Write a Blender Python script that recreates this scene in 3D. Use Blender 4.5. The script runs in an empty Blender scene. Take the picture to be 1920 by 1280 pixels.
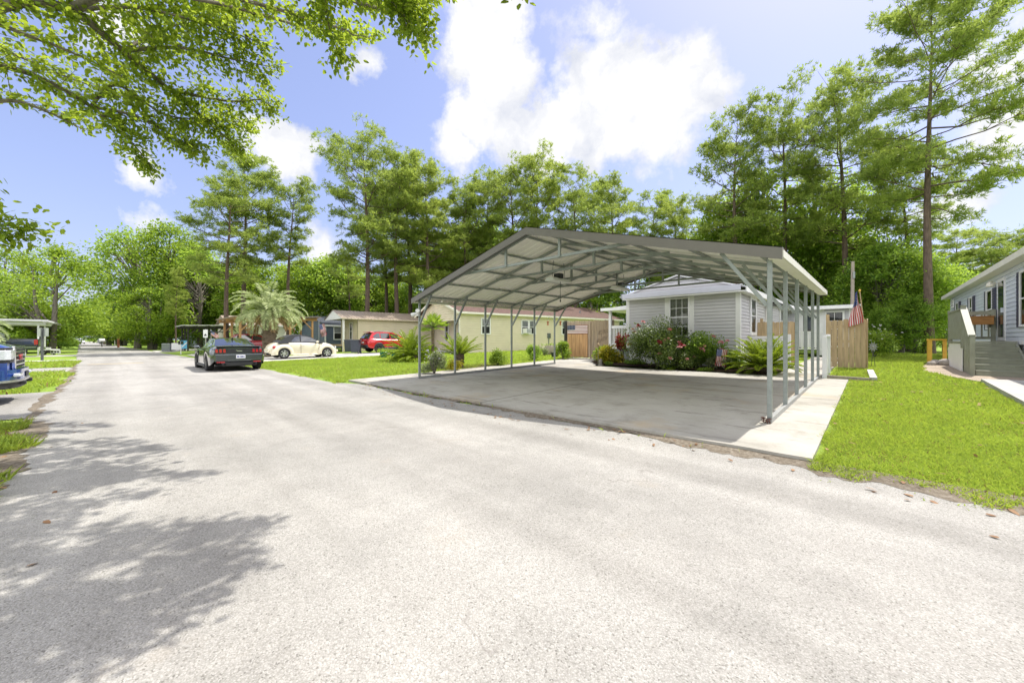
import bpy, bmesh, math, random
import numpy as np
from mathutils import Vector, Matrix
random.seed(7)
rng = np.random.default_rng(11)
R = math.radians
scene = bpy.context.scene
COL = scene.collection

# ------------------------------------------------------------------ camera
CAM_H = 1.3
YAW = R(43.47)
CY, SY = math.cos(YAW), math.sin(YAW)
FPX, HZ = 710.0, 637.0            # focal length and horizon row measured on the photo (1920 px wide)
cd = bpy.data.cameras.new('camera'); cam = bpy.data.objects.new('camera', cd); COL.objects.link(cam)
cam.location = (0, 0, CAM_H); cam.rotation_euler = (R(90), 0, YAW)
cd.sensor_width = 36; cd.lens = 36*FPX/1920; cd.shift_y = -3/1920
cd.clip_start = 0.05; cd.clip_end = 6000
scene.camera = cam

def ray(px, py):
    a = (px-960)/FPX; b = (HZ-py)/FPX
    return Vector((a*CY-SY, a*SY+CY, b))
def gz(x, y):
    """height of the ground"""
    if y < 4.55: return 0.0
    if y < 4.95: return (y-4.55)/.4*.07
    return 0.07+0.019*(min(y, 23.0)-4.95)
def at(px, D):
    """ground point in the column px at depth D"""
    d = ray(px, HZ); x, y = d.x*D, d.y*D
    return Vector((x, y, gz(x, y)))
def hgt(py, D): return CAM_H+(HZ-py)/FPX*D
def V3(px, py, D):
    d = ray(px, py); return Vector((d.x*D, d.y*D, CAM_H+d.z*D))

# ------------------------------------------------------------------ materials
MATS = {}
def nt(name):
    m = bpy.data.materials.new(name); m.use_nodes = True
    n = m.node_tree; n.nodes.clear()
    o = n.nodes.new('ShaderNodeOutputMaterial')
    return m, n, o
def N(n, t, **kw):
    x = n.nodes.new(t)
    for k, v in kw.items():
        if k.startswith('i_'):
            key = k[2:]
            key = int(key) if key.isdigit() else key.replace('_', ' ')
            x.inputs[key].default_value = v
        else: setattr(x, k, v)
    return x
def L(n, a, b): n.links.new(a, b)
def c4(c): return (c[0], c[1], c[2], 1)
def ramp(n, fac, stops):
    r = N(n, 'ShaderNodeValToRGB')
    while len(r.color_ramp.elements) < len(stops): r.color_ramp.elements.new(.5)
    for e, (p, c) in zip(r.color_ramp.elements, stops):
        e.position = p; e.color = c4(c) if len(c) == 3 else c
    L(n, fac, r.inputs[0]); return r
def noise(n, vec, scale, detail=4, rough=.55, dist=0):
    x = N(n, 'ShaderNodeTexNoise'); x.inputs['Scale'].default_value = scale
    x.inputs['Detail'].default_value = detail; x.inputs['Roughness'].default_value = rough
    x.inputs['Distortion'].default_value = dist
    L(n, vec, x.inputs['Vector']); return x
def mixc(n, fac, a, b, mode='MIX'):
    x = N(n, 'ShaderNodeMix', data_type='RGBA', blend_type=mode)
    for i, s in ((0, fac), (6, a), (7, b)):
        if hasattr(s, 'links'): L(n, s, x.inputs[i])
        elif i == 0: x.inputs[0].default_value = s
        else: x.inputs[i].default_value = c4(s)
    return x.outputs[2]
def math_(n, op, a, b=None, clamp=False):
    x = N(n, 'ShaderNodeMath', operation=op, use_clamp=clamp)
    for i, s in ((0, a), (1, b)):
        if s is None: continue
        if hasattr(s, 'links'): L(n, s, x.inputs[i])
        else: x.inputs[i].default_value = s
    return x.outputs[0]
def coords(n, which='Object'):
    return N(n, 'ShaderNodeTexCoord').outputs[which]

def pm(name, col, rough=.6, var=.12, scale=6, metal=0, bump=0, bscale=40, coat=0, spec=.5, dirt=None, stretch=None):
    """a plain paint / metal / wood with gentle uneven colour"""
    m, n, o = nt(name)
    b = N(n, 'ShaderNodeBsdfPrincipled'); L(n, b.outputs[0], o.inputs[0])
    tc = coords(n)
    if stretch:
        mp = N(n, 'ShaderNodeMapping'); mp.inputs['Scale'].default_value = stretch
        L(n, tc, mp.inputs[0]); tc = mp.outputs[0]
    f = noise(n, tc, scale, 5).outputs['Fac']
    lo = tuple(c*(1-var) for c in col); hi = tuple(min(1, c*(1+var)) for c in col)
    r = ramp(n, f, [(.3, lo), (.7, hi)]).outputs[0]
    if dirt:
        g = noise(n, tc, scale*.35, 6, .65).outputs['Fac']
        r = mixc(n, ramp(n, g, [(.5, (0, 0, 0)), (.75, (.8, .8, .8))]).outputs[0], r, dirt)
    L(n, r, b.inputs['Base Color'])
    b.inputs['Roughness'].default_value = rough; b.inputs['Metallic'].default_value = metal
    b.inputs['Specular IOR Level'].default_value = spec
    if coat: b.inputs['Coat Weight'].default_value = coat; b.inputs['Coat Roughness'].default_value = .05
    if bump:
        bp = N(n, 'ShaderNodeBump'); bp.inputs['Strength'].default_value = bump; bp.inputs['Distance'].default_value = .01
        L(n, noise(n, tc, bscale, 4).outputs['Fac'], bp.inputs['Height']); L(n, bp.outputs[0], b.inputs['Normal'])
    MATS[name] = m; return m

def leafmat(name, dark, light, trans=(.25, .4, .04), tf=.4, rough=.5, cscale=.5):
    """leaves: every leaf has its own tint, clumps of older and newer growth, light passes through"""
    m, n, o = nt(name)
    at_ = N(n, 'ShaderNodeAttribute', attribute_name='tint')
    big = noise(n, coords(n), cscale, 3).outputs['Fac']
    f = math_(n, 'ADD', math_(n, 'MULTIPLY', at_.outputs['Fac'], .55), math_(n, 'MULTIPLY', big, .55))
    col = ramp(n, f, [(.25, dark), (.8, light)]).outputs[0]
    b = N(n, 'ShaderNodeBsdfPrincipled'); L(n, col, b.inputs['Base Color']); b.inputs['Roughness'].default_value = rough
    b.inputs['Specular IOR Level'].default_value = .35
    t = N(n, 'ShaderNodeBsdfTranslucent')
    L(n, mixc(n, .5, col, trans), t.inputs[0])
    mx = N(n, 'ShaderNodeMixShader'); mx.inputs[0].default_value = tf
    L(n, b.outputs[0], mx.inputs[1]); L(n, t.outputs[0], mx.inputs[2]); L(n, mx.outputs[0], o.inputs[0])
    MATS[name] = m; return m

# ------------------------------------------------------------------ objects
def empty(name, loc, label=None, cat=None, group=None, rz=0, kind=None):
    o = bpy.data.objects.new(name, None); COL.objects.link(o)
    o.location = loc; o.rotation_euler = (0, 0, rz); o.empty_display_size = .3
    tag(o, label, cat, group, kind); return o
def tag(o, label=None, cat=None, group=None, kind=None):
    if label: o['label'] = label
    if cat: o['category'] = cat
    if group: o['group'] = group
    if kind: o['kind'] = kind
    return o
def rootof(o):
    while o.parent: o = o.parent
    return o
def children(o): return [c for c in COL.objects if c.parent == o]
def copy_tree(o, parent=None):
    kids = list(o.children)
    c = o.copy(); COL.objects.link(c)
    if parent: c.parent = parent
    for k in kids: copy_tree(k, c)
    return c

class MB:
    """collects solids into one mesh"""
    def __init__(s): s.v = []; s.f = []; s.m = []; s.mi = 0; s.smooth = []
        
    def mat(s, i): s.mi = i; return s
    def add(s, vs, fs, smooth=False):
        k = len(s.v); s.v += [tuple(v) for v in vs]
        for f in fs: s.f.append(tuple(i+k for i in f)); s.m.append(s.mi); s.smooth.append(smooth)
        return s
    def obox(s, c, ax, ay, az):
        """box from centre and three half-axis vectors"""
        c, ax, ay, az = Vector(c), Vector(ax), Vector(ay), Vector(az)
        vs = [c+ax*i+ay*j+az*k for i in (-1, 1) for j in (-1, 1) for k in (-1, 1)]
        fs = [(0, 1, 3, 2), (4, 6, 7, 5), (0, 4, 5, 1), (2, 3, 7, 6), (0, 2, 6, 4), (1, 5, 7, 3)]
        if ax.cross(ay).dot(az) < 0: fs = [f[::-1] for f in fs]
        return s.add(vs, fs)
    def box(s, x0, x1, y0, y1, z0, z1):
        return s.obox(((x0+x1)/2, (y0+y1)/2, (z0+z1)/2), ((x1-x0)/2, 0, 0), (0, (y1-y0)/2, 0), (0, 0, (z1-z0)/2))
    def beam(s, p0, p1, w, h, up=(0, 0, 1)):
        p0, p1 = Vector(p0), Vector(p1); d = p1-p0; l = d.length; d.normalize()
        u = Vector(up)
        if abs(d.dot(u)) > .99: u = Vector((1, 0, 0))
        x = d.cross(u).normalized(); z = x.cross(d).normalized()
        return s.obox((p0+p1)/2, x*(w/2), d*(l/2), z*(h/2))
    def tube(s, pts, rs, n=8, cap=True, smooth=True):
        pts = [Vector(p) for p in pts]; vs = []; fs = []
        if not hasattr(rs, '__len__'): rs = [rs]*len(pts)
        px = None
        for i, p in enumerate(pts):
            d = (pts[min(i+1, len(pts)-1)]-pts[max(i-1, 0)]).normalized()
            ref = px if px is not None else (Vector((1, 0, 0)) if abs(d.x) < .9 else Vector((0, 1, 0)))
            x = (ref-d*ref.dot(d)).normalized(); y = d.cross(x); px = x
            for k in range(n):
                a = 2*math.pi*k/n; vs.append(p+(x*math.cos(a)+y*math.sin(a))*rs[i])
        for i in range(len(pts)-1):
            for k in range(n):
                a, b = i*n+k, i*n+(k+1) % n
                fs.append((a, b, b+n, a+n))
        s.add(vs, fs, smooth)
        if cap:
            s.add(vs[:n], [tuple(range(n))[::-1]]); s.add(vs[-n:], [tuple(range(n))])
        return s
    def lathe(s, prof, c=(0, 0, 0), n=16, axis='z', smooth=True):
        """prof: list of (r, h) revolved round an axis through c"""
        vs = []; fs = []; c = Vector(c)
        for r, h in prof:
            for k in range(n):
                a = 2*math.pi*k/n; u, w = r*math.cos(a), r*math.sin(a)
                vs.append(c+Vector({'z': (u, w, h), 'y': (u, h, -w), 'x': (h, u, w)}[axis]))
        for i in range(len(prof)-1):
            for k in range(n):
                a, b = i*n+k, i*n+(k+1) % n
                fs.append((a, b, b+n, a+n))
        return s.add(vs, fs, smooth)
    def prism(s, poly, d):
        """closed polygon of 3-D points swept along vector d"""
        poly = [Vector(p) for p in poly]; d = Vector(d); n = len(poly)
        nrm = Vector((0, 0, 0))
        for i in range(n): nrm += poly[i].cross(poly[(i+1) % n])
        if nrm.dot(d) > 0: poly = poly[::-1]
        vs = poly+[p+d for p in poly]
        fs = [tuple(range(n)), tuple(range(2*n-1, n-1, -1))]
        fs += [((i+1) % n, i, i+n, (i+1) % n+n) for i in range(n)]
        return s.add(vs, fs)
    def blob(s, c, rx, ry, rz, seg=10, ring=7, jit=0):
        vs = []; fs = []; c = Vector(c)
        for i in range(ring+1):
            t = math.pi*i/ring
            for k in range(seg):
                a = 2*math.pi*k/seg; j = 1+random.uniform(-jit, jit)
                vs.append(c+Vector((rx*math.sin(t)*math.cos(a)*j, ry*math.sin(t)*math.sin(a)*j, rz*math.cos(t)*j)))
        for i in range(ring):
            for k in range(seg):
                a, b = i*seg+k, i*seg+(k+1) % seg
                fs.append((a, a+seg, b+seg, b))
        return s.add(vs, fs, True)
    def build(s, name, mats, parent=None, world=True, bevel=0, smooth_angle=None, label=None):
        me = bpy.data.meshes.new(name)
        off = Vector((0, 0, 0)); rot = 0
        if parent is not None and world:
            r = rootof(parent)
            off = Vector(r.location); rot = r.rotation_euler.z
        vs = s.v
        if world and parent is not None:
            c, q = math.cos(-rot), math.sin(-rot)
            vs = [((v[0]-off.x)*c-(v[1]-off.y)*q, (v[0]-off.x)*q+(v[1]-off.y)*c, v[2]-off.z) for v in vs]
        me.from_pydata(vs, [], s.f)
        if not isinstance(mats, (list, tuple)): mats = [mats]
        for m in mats: me.materials.append(MATS[m] if isinstance(m, str) else m)
        me.polygons.foreach_set('material_index', s.m)
        me.polygons.foreach_set('use_smooth', [True]*len(s.f) if smooth_angle else s.smooth)
        if smooth_angle: me.set_sharp_from_angle(angle=R(smooth_angle))
        me.update()
        o = bpy.data.objects.new(name, me); COL.objects.link(o)
        if parent is not None: o.parent = parent
        if bevel:
            b = o.modifiers.new('edge', 'BEVEL'); b.width = bevel; b.segments = 1; b.limit_method = 'ANGLE'
        if label: o['label'] = label
        return o

def npmesh(name, verts, faces, mats, parent=None, tint=None, smooth=False, mi=None):
    """mesh from numpy arrays; faces (M,k)"""
    me = bpy.data.meshes.new(name)
    verts = np.asarray(verts, np.float32); faces = np.asarray(faces, np.int32); M, k = faces.shape
    me.vertices.add(len(verts)); me.vertices.foreach_set('co', verts.ravel())
    me.loops.add(M*k); me.loops.foreach_set('vertex_index', faces.ravel())
    me.polygons.add(M); me.polygons.foreach_set('loop_start', np.arange(M, dtype=np.int32)*k)
    me.polygons.foreach_set('loop_total', np.full(M, k, np.int32)) if False else None
    if smooth: me.polygons.foreach_set('use_smooth', np.ones(M, bool))
    if not isinstance(mats, (list, tuple)): mats = [mats]
    for m in mats: me.materials.append(MATS[m] if isinstance(m, str) else m)
    if mi is not None: me.polygons.foreach_set('material_index', np.asarray(mi, np.int32))
    me.update(calc_edges=True)
    if tint is not None:
        a = me.attributes.new('tint', 'FLOAT', 'FACE'); a.data.foreach_set('value', np.asarray(tint, np.float32))
    me.validate()
    o = bpy.data.objects.new(name, me); COL.objects.link(o)
    if parent is not None: o.parent = parent
    return o

def unit(a): return a/np.maximum(np.linalg.norm(a, axis=1, keepdims=True), 1e-9)
def randdir(n): return unit(rng.normal(size=(n, 3)))
def leaves(c, d, l, w, nrm=None, fold=0.0):
    """one rhombic leaf per row: base point c, direction d, length l, width w -> verts, faces"""
    n = len(c); d = unit(d)
    if nrm is None: nrm = randdir(n)
    side = unit(np.cross(d, nrm)); up = np.cross(side, d)
    l = np.broadcast_to(l, (n,))[:, None]; w = np.broadcast_to(w, (n,))[:, None]
    v = np.empty((n, 4, 3))
    v[:, 0] = c; v[:, 1] = c+d*l*.45+side*w*.5+up*fold*w; v[:, 2] = c+d*l; v[:, 3] = c+d*l*.45-side*w*.5+up*fold*w
    return v.reshape(-1, 3), np.arange(n*4).reshape(n, 4)
# ------------------------------------------------------------------ light and sky
SUN_EL, SUN_AZ = R(62), R(14)      # azimuth from +Y towards +X
SUN = Vector((math.sin(SUN_AZ)*math.cos(SUN_EL), math.cos(SUN_AZ)*math.cos(SUN_EL), math.sin(SUN_EL)))
w = bpy.data.worlds.new('World'); scene.world = w; w.use_nodes = True
n = w.node_tree; n.nodes.clear()
out = N(n, 'ShaderNodeOutputWorld'); bg = N(n, 'ShaderNodeBackground'); L(n, bg.outputs[0], out.inputs[0])
sky = N(n, 'ShaderNodeTexSky', sky_type='NISHITA'); sky.sun_disc = False
sky.sun_elevation = SUN_EL; sky.sun_rotation = SUN_AZ
sky.air_density = 1.0; sky.dust_density = 1.2; sky.ozone_density = 2.0
SKY_S = .12
bg.inputs['Strength'].default_value = SKY_S
tc = coords(n, 'Generated')
nm = N(n, 'ShaderNodeVectorMath', operation='NORMALIZE'); L(n, tc, nm.inputs[0]); D_ = nm.outputs[0]
# cloud banks stand at fixed bearings in the sky; fractal noise frays them
wob = noise(n, D_, 5.0, 9, .62)
off = N(n, 'ShaderNodeVectorMath', operation='SUBTRACT'); L(n, wob.outputs['Color'], off.inputs[0]); off.inputs[1].default_value = (.5, .5, .5)
sc_ = N(n, 'ShaderNodeVectorMath', operation='SCALE'); L(n, off.outputs[0], sc_.inputs[0]); sc_.inputs['Scale'].default_value = .15
wd = N(n, 'ShaderNodeVectorMath', operation='ADD'); L(n, D_, wd.inputs[0]); L(n, sc_.outputs[0], wd.inputs[1])
CLOUDS = [(915, 20, 85, 1), (890, 95, 85, 1), (925, 150, 85, 1), (905, 215, 75, .9), (960, 240, 75, 1), (1030, 255, 75, 1), (860, 280, 55, .8), (1100, 160, 80, 1), (1160, 130, 85, 1), (1215, 175, 95, 1), (1280, 165, 85, 1), (1170, 235, 90, 1),
          (1240, 245, 80, 1), (1325, 175, 60, .9), (1090, 230, 85, 1), (1060, 40, 55, .4), (1125, 30, 60, .5), (1120, 290, 55, .7),
          (683, 120, 45, .6), (672, 150, 28, .5), (535, 290, 60, .9), (505, 255, 45, .7), (1915, 120, 100, .6), (1905, 240, 110, .6), (1780, 390, 65, .6), (265, 415, 45, .4), (1225, 335, 55, .35),
          (270, 325, 50, .6), (210, 60, 80, .6), (600, 470, 60, .7), (1560, 480, 110, .5)]
NVIS = len(CLOUDS)
CLOUDS = [(ray(px, py).normalized(), r/FPX/ray(px, py).length, s) for px, py, r, s in CLOUDS]
# unseen cloud banks added behind and above the viewer to raise the ambient light
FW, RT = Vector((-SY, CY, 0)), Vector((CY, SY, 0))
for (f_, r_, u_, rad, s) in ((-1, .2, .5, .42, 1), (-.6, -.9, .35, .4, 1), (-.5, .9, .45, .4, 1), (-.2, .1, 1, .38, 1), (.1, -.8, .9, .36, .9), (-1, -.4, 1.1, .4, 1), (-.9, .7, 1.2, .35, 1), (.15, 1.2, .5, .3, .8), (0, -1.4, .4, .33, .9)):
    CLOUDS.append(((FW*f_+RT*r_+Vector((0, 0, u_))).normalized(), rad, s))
acc = None
acc_fill = None
for ci, (d, ang, s) in enumerate(CLOUDS):
    vd = N(n, 'ShaderNodeVectorMath', operation='DISTANCE'); L(n, wd.outputs[0], vd.inputs[0]); vd.inputs[1].default_value = d
    q = math_(n, 'MULTIPLY', math_(n, 'SUBTRACT', 1.0, math_(n, 'DIVIDE', vd.outputs['Value'], ang*1.2), True), s)
    acc = q if acc is None else math_(n, 'MAXIMUM', acc, q)
    if ci >= NVIS: acc_fill = q if acc_fill is None else math_(n, 'MAXIMUM', acc_fill, q)
fine = noise(n, D_, 16, 12, .66).outputs['Fac']
dens = math_(n, 'ADD', acc, math_(n, 'MULTIPLY', math_(n, 'SUBTRACT', fine, .5), .95))
cf = ramp(n, dens, [(.17, (0, 0, 0)), (.30, (.45, .45, .45)), (.46, (.97, .97, .97))]).outputs[0]
shade = ramp(n, math_(n, 'ADD', noise(n, wd.outputs[0], 9, 8, .6).outputs['Fac'], math_(n, 'MULTIPLY', acc, .16)), [(.40, (3.75, 3.9, 4.35)), (.62, (5.1, 5.1, 5.1))]).outputs[0]
shade = mixc(n, ramp(n, acc_fill, [(.1, (0, 0, 0)), (.4, (1, 1, 1))]).outputs[0], shade, (11.5, 11.3, 10.9))   # added unseen banks set brighter than the visible cloud, as fill light
tint = mixc(n, 1.0, sky.outputs[0], (1.3, 1.1, 1.2), 'MULTIPLY')
# pale summer haze low in the sky
sep = N(n, 'ShaderNodeSeparateXYZ'); L(n, D_, sep.inputs[0])
hz = ramp(n, sep.outputs['Z'], [(0, (.62, .62, .62)), (.3, (.42, .42, .42)), (.8, (.2, .2, .2))]).outputs[0]
tint = mixc(n, hz, tint, (2.35, 2.9, 4.7))
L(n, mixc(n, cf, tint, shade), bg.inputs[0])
sl = bpy.data.lights.new('sun', 'SUN'); sl.energy = 3.7; sl.angle = R(.45); sl.color = (1, .955, .885)
so = bpy.data.objects.new('sun', sl); COL.objects.link(so)
so.rotation_euler = SUN.to_track_quat('Z', 'Y').to_euler(); so.location = SUN*100
scene.view_settings.view_transform = 'Standard'; scene.view_settings.look = 'None'
scene.view_settings.exposure = .76; scene.view_settings.gamma = 1
scene.render.engine = 'CYCLES'
scene.cycles.max_bounces = 8; scene.cycles.transparent_max_bounces = 6
scene.cycles.use_denoising = True

# ------------------------------------------------------------------ palette
pm('galv', (.27, .295, .28), .5, .12, 14, metal=.35)
pm('rail_galv', (.36, .37, .37), .45, .12, 10, metal=.5)
pm('roof_metal', (.87, .84, .77), .42, .05, 3)
pm('taupe_trim', (.135, .125, .107), .45, .06, 5)
pm('cream_trim', (.78, .75, .66), .5, .05, 5)
pm('grey_siding', (.60, .59, .62), .55, .04, 2)
pm('white_paint', (.80, .80, .80), .5, .04, 4)
pm('white_vinyl', (.82, .82, .83), .42, .03, 3)
pm('lilac_fascia', (.58, .59, .68), .5, .04, 4)
pm('cream_siding', (.69, .62, .48), .55, .05, 1.5)
pm('tan_siding', (.66, .59, .44), .55, .05, 1.5)
pm('blue_siding', (.68, .725, .79), .5, .04, 2)
pm('navy_siding', (.10, .13, .18), .55, .1, 2)
pm('shingle_red', (.105, .062, .05), .95, .35, 5, bump=.8, bscale=14)
pm('shingle_dark', (.05, .058, .075), .85, .3, 5, bump=.8, bscale=14)
pm('tan_metal', (.30, .24, .19), .45, .1, 2)
pm('roof_white', (.62, .62, .64), .5, .06, 3)
pm('shutter', (.06, .06, .10), .5, .1, 4)
pm('deck_green', (.27, .28, .215), .6, .12, 6, dirt=(.22, .22, .17))
pm('fence_wood', (.34, .26, .17), .8, .3, 3, bump=.5, bscale=20, stretch=(6, 6, .5), dirt=(.22, .19, .15))
pm('new_wood', (.44, .325, .185), .7, .22, 3, bump=.3, bscale=20, stretch=(6, 6, .6))
pm('gate_wood', (.40, .31, .22), .8, .3, 3, bump=.5, bscale=20, stretch=(6, 6, .5), dirt=(.25, .22, .18))
pm('raw_wood', (.50, .29, .13), .7, .25, 3, stretch=(6, 6, .6))
pm('yellow_wood', (.62, .38, .05), .6, .15, 5)
pm('black_wood', (.03, .028, .025), .7, .3, 5)
pm('pole_wood', (.30, .26, .21), .85, .2, 4, stretch=(8, 8, .5))
pm('planter_wood', (.38, .18, .05), .6, .3, 4, stretch=(1, 1, 8))
pm('black_plastic', (.03, .032, .036), .5, .2, 5)
pm('bin_plastic', (.05, .06, .08), .55, .2, 5)
pm('teal_glaze', (.02, .16, .16), .2, .2, 5, coat=.6)
pm('terracotta', (.35, .13, .06), .8, .2, 6)
pm('stone', (.34, .31, .28), .9, .25, 9, bump=.6, bscale=20)
pm('rust', (.10, .05, .035), .9, .4, 20)
pm('flag_red', (.50, .05, .05), .8, .08, 4)
pm('flag_white', (.76, .72, .70), .8, .05, 4)
pm('flag_blue', (.04, .07, .25), .8, .08, 4)
pm('plaque_red', (.30, .10, .08), .7, .15, 8)
pm('plaque_blue', (.03, .045, .10), .7, .15, 8)
pm('sign_white', (.78, .78, .77), .4, .03, 4)
pm('sign_back', (.42, .44, .43), .35, .1, 6, metal=.6)
pm('sign_black', (.02, .02, .02), .5, 0, 4)
pm('banner_blue', (.12, .42, .62), .6, .1, 4)
pm('curtain', (.72, .72, .70), .9, .05, 8)
pm('blinds', (.62, .61, .58), .7, .05, 8)
pm('tyre', (.018, .018, .019), .85, .15, 20)
pm('alloy', (.55, .56, .58), .28, .06, 8, metal=.9)
pm('dark_alloy', (.09, .095, .10), .3, .1, 8, metal=.8)
pm('chrome', (.78, .79, .80), .12, .03, 8, metal=1)
pm('car_black_trim', (.022, .023, .025), .5, .1, 8)
pm('car_underside', (.012, .012, .012), .9, .1, 8)
pm('plate_white', (.75, .76, .80), .4, .03, 8)
pm('plate_ink', (.06, .08, .25), .5, .1, 8)
pm('car_graphite', (.10, .115, .125), .15, .03, 3, metal=.75, coat=1)
pm('car_cream', (.72, .66, .50), .3, .03, 3, coat=.8)
pm('car_red', (.50, .012, .018), .25, .03, 3, metal=.15, coat=1)
pm('car_dark_red', (.36, .01, .02), .25, .03, 3, coat=.8)
pm('car_blue', (.012, .06, .30), .2, .05, 3, metal=.35, coat=1)
pm('car_navy', (.012, .02, .035), .2, .05, 3, metal=.3, coat=1)
pm('car_white', (.75, .76, .78), .3, .02, 3, coat=.7)
pm('car_grey', (.20, .22, .24), .25, .03, 3, metal=.5, coat=.8)
pm('soft_top', (.030, .032, .036), .9, .2, 30)
pm('bark_pine', (.115, .083, .062), .95, .45, 3.0, bump=1.0, bscale=9, stretch=(4, 4, .8))
pm('bark_grey', (.16, .14, .115), .95, .35, 4, bump=.8, bscale=12, stretch=(4, 4, .8))
pm('bark_palm', (.14, .105, .07), .95, .5, 5, bump=1, bscale=14, stretch=(1, 1, 4))
pm('concrete_new', (.42, .41, .38), .85, .16, 1.5, bump=.15, bscale=60)
pm('steel_pole', (.10, .11, .11), .5, .2, 8, metal=.4)
pm('iron', (.025, .025, .025), .5, .1, 8, metal=.5)
pm('petal_pink', (.68, .30, .30), .6, .35, 3)
pm('petal_red', (.36, .02, .05), .6, .35, 3)
pm('petal_white', (.72, .72, .68), .7, .1, 5)
pm('petal_pale', (.62, .60, .72), .7, .2, 5)
leafmat('leaf_near', (.05, .105, .012), (.22, .33, .03), (.68, .80, .07), .56, .42, .7)
leafmat('leaf_bright', (.065, .14, .014), (.29, .41, .035), (.55, .72, .07), .48, .5, .22)
leafmat('leaf_mid', (.065, .135, .02), (.29, .43, .05), (.62, .82, .10), .55, .5, .25)
leafmat('leaf_deep', (.045, .105, .018), (.23, .36, .045), (.52, .74, .09), .54, .5, .3)
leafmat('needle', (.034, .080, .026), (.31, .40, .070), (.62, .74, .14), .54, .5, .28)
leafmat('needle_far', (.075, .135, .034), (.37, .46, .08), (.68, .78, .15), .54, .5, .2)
leafmat('rose_leaf', (.03, .07, .014), (.21, .28, .06), (.25, .36, .05), .35, .4, 2)
leafmat('grey_leaf', (.11, .15, .06), (.36, .40, .20), (.30, .38, .12), .3, .6, 2)
leafmat('croton_leaf', (.10, .16, .01), (.55, .46, .02), (.60, .55, .03), .35, .4, 3)
leafmat('croton_red', (.16, .012, .02), (.42, .06, .03), (.5, .1, .03), .35, .4, 3)
leafmat('sago_leaf', (.07, .13, .012), (.34, .44, .03), (.55, .68, .05), .42, .35, 1.2)
leafmat('pindo_leaf', (.20, .27, .11), (.58, .63, .34), (.55, .64, .24), .3, .5, 1.2)
leafmat('dead_frond', (.22, .14, .06), (.45, .32, .17), (.3, .2, .1), .2, .7, 2)
leafmat('blade', (.12, .215, .028), (.42, .54, .075), (.60, .72, .08), .47, .5, .6)
leafmat('dry_leaf', (.16, .08, .035), (.34, .20, .10), (.3, .2, .1), .15, .7, 3)

def glassmat(name, col=(.02, .025, .03), rough=.04):
    m, n, o = nt(name)
    b = N(n, 'ShaderNodeBsdfPrincipled'); L(n, b.outputs[0], o.inputs[0])
    f = noise(n, coords(n), 1.7, 3)
    L(n, ramp(n, f.outputs['Fac'], [(.3, tuple(c*.7 for c in col)), (.7, tuple(c*1.4 for c in col))]).outputs[0], b.inputs['Base Color'])
    b.inputs['Roughness'].default_value = rough; b.inputs['Specular IOR Level'].default_value = .8
    if 'car' in name: b.inputs['Coat Weight'].default_value = 1; b.inputs['Coat IOR'].default_value = 2.1; b.inputs['Coat Roughness'].default_value = .03
    bp = N(n, 'ShaderNodeBump'); bp.inputs['Strength'].default_value = .06; bp.inputs['Distance'].default_value = .02
    L(n, f.outputs['Fac'], bp.inputs['Height']); L(n, bp.outputs[0], b.inputs['Normal'])
    MATS[name] = m
glassmat('window_glass', (.035, .045, .055))
def clearglass(name):
    m, n, o = nt(name)
    t = N(n, 'ShaderNodeBsdfTransparent'); t.inputs[0].default_value = (.86, .9, .9, 1)
    g = N(n, 'ShaderNodeBsdfGlossy'); g.inputs['Roughness'].default_value = .02
    lw = N(n, 'ShaderNodeFresnel'); lw.inputs[0].default_value = 1.6
    x = N(n, 'ShaderNodeMixShader'); L(n, lw.outputs[0], x.inputs[0]); L(n, t.outputs[0], x.inputs[1]); L(n, g.outputs[0], x.inputs[2]); L(n, x.outputs[0], o.inputs[0])
    MATS[name] = m
clearglass('clear_glass')
glassmat('car_glass', (.012, .014, .016), .02)
def lampmat(name, col, rough=.12):
    pm(name, col, rough, .15, 30, coat=1)
lampmat('tail_red', (.38, .008, .014)); lampmat('head_lens', (.62, .66, .70)); lampmat('amber', (.6, .2, .02))

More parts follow.
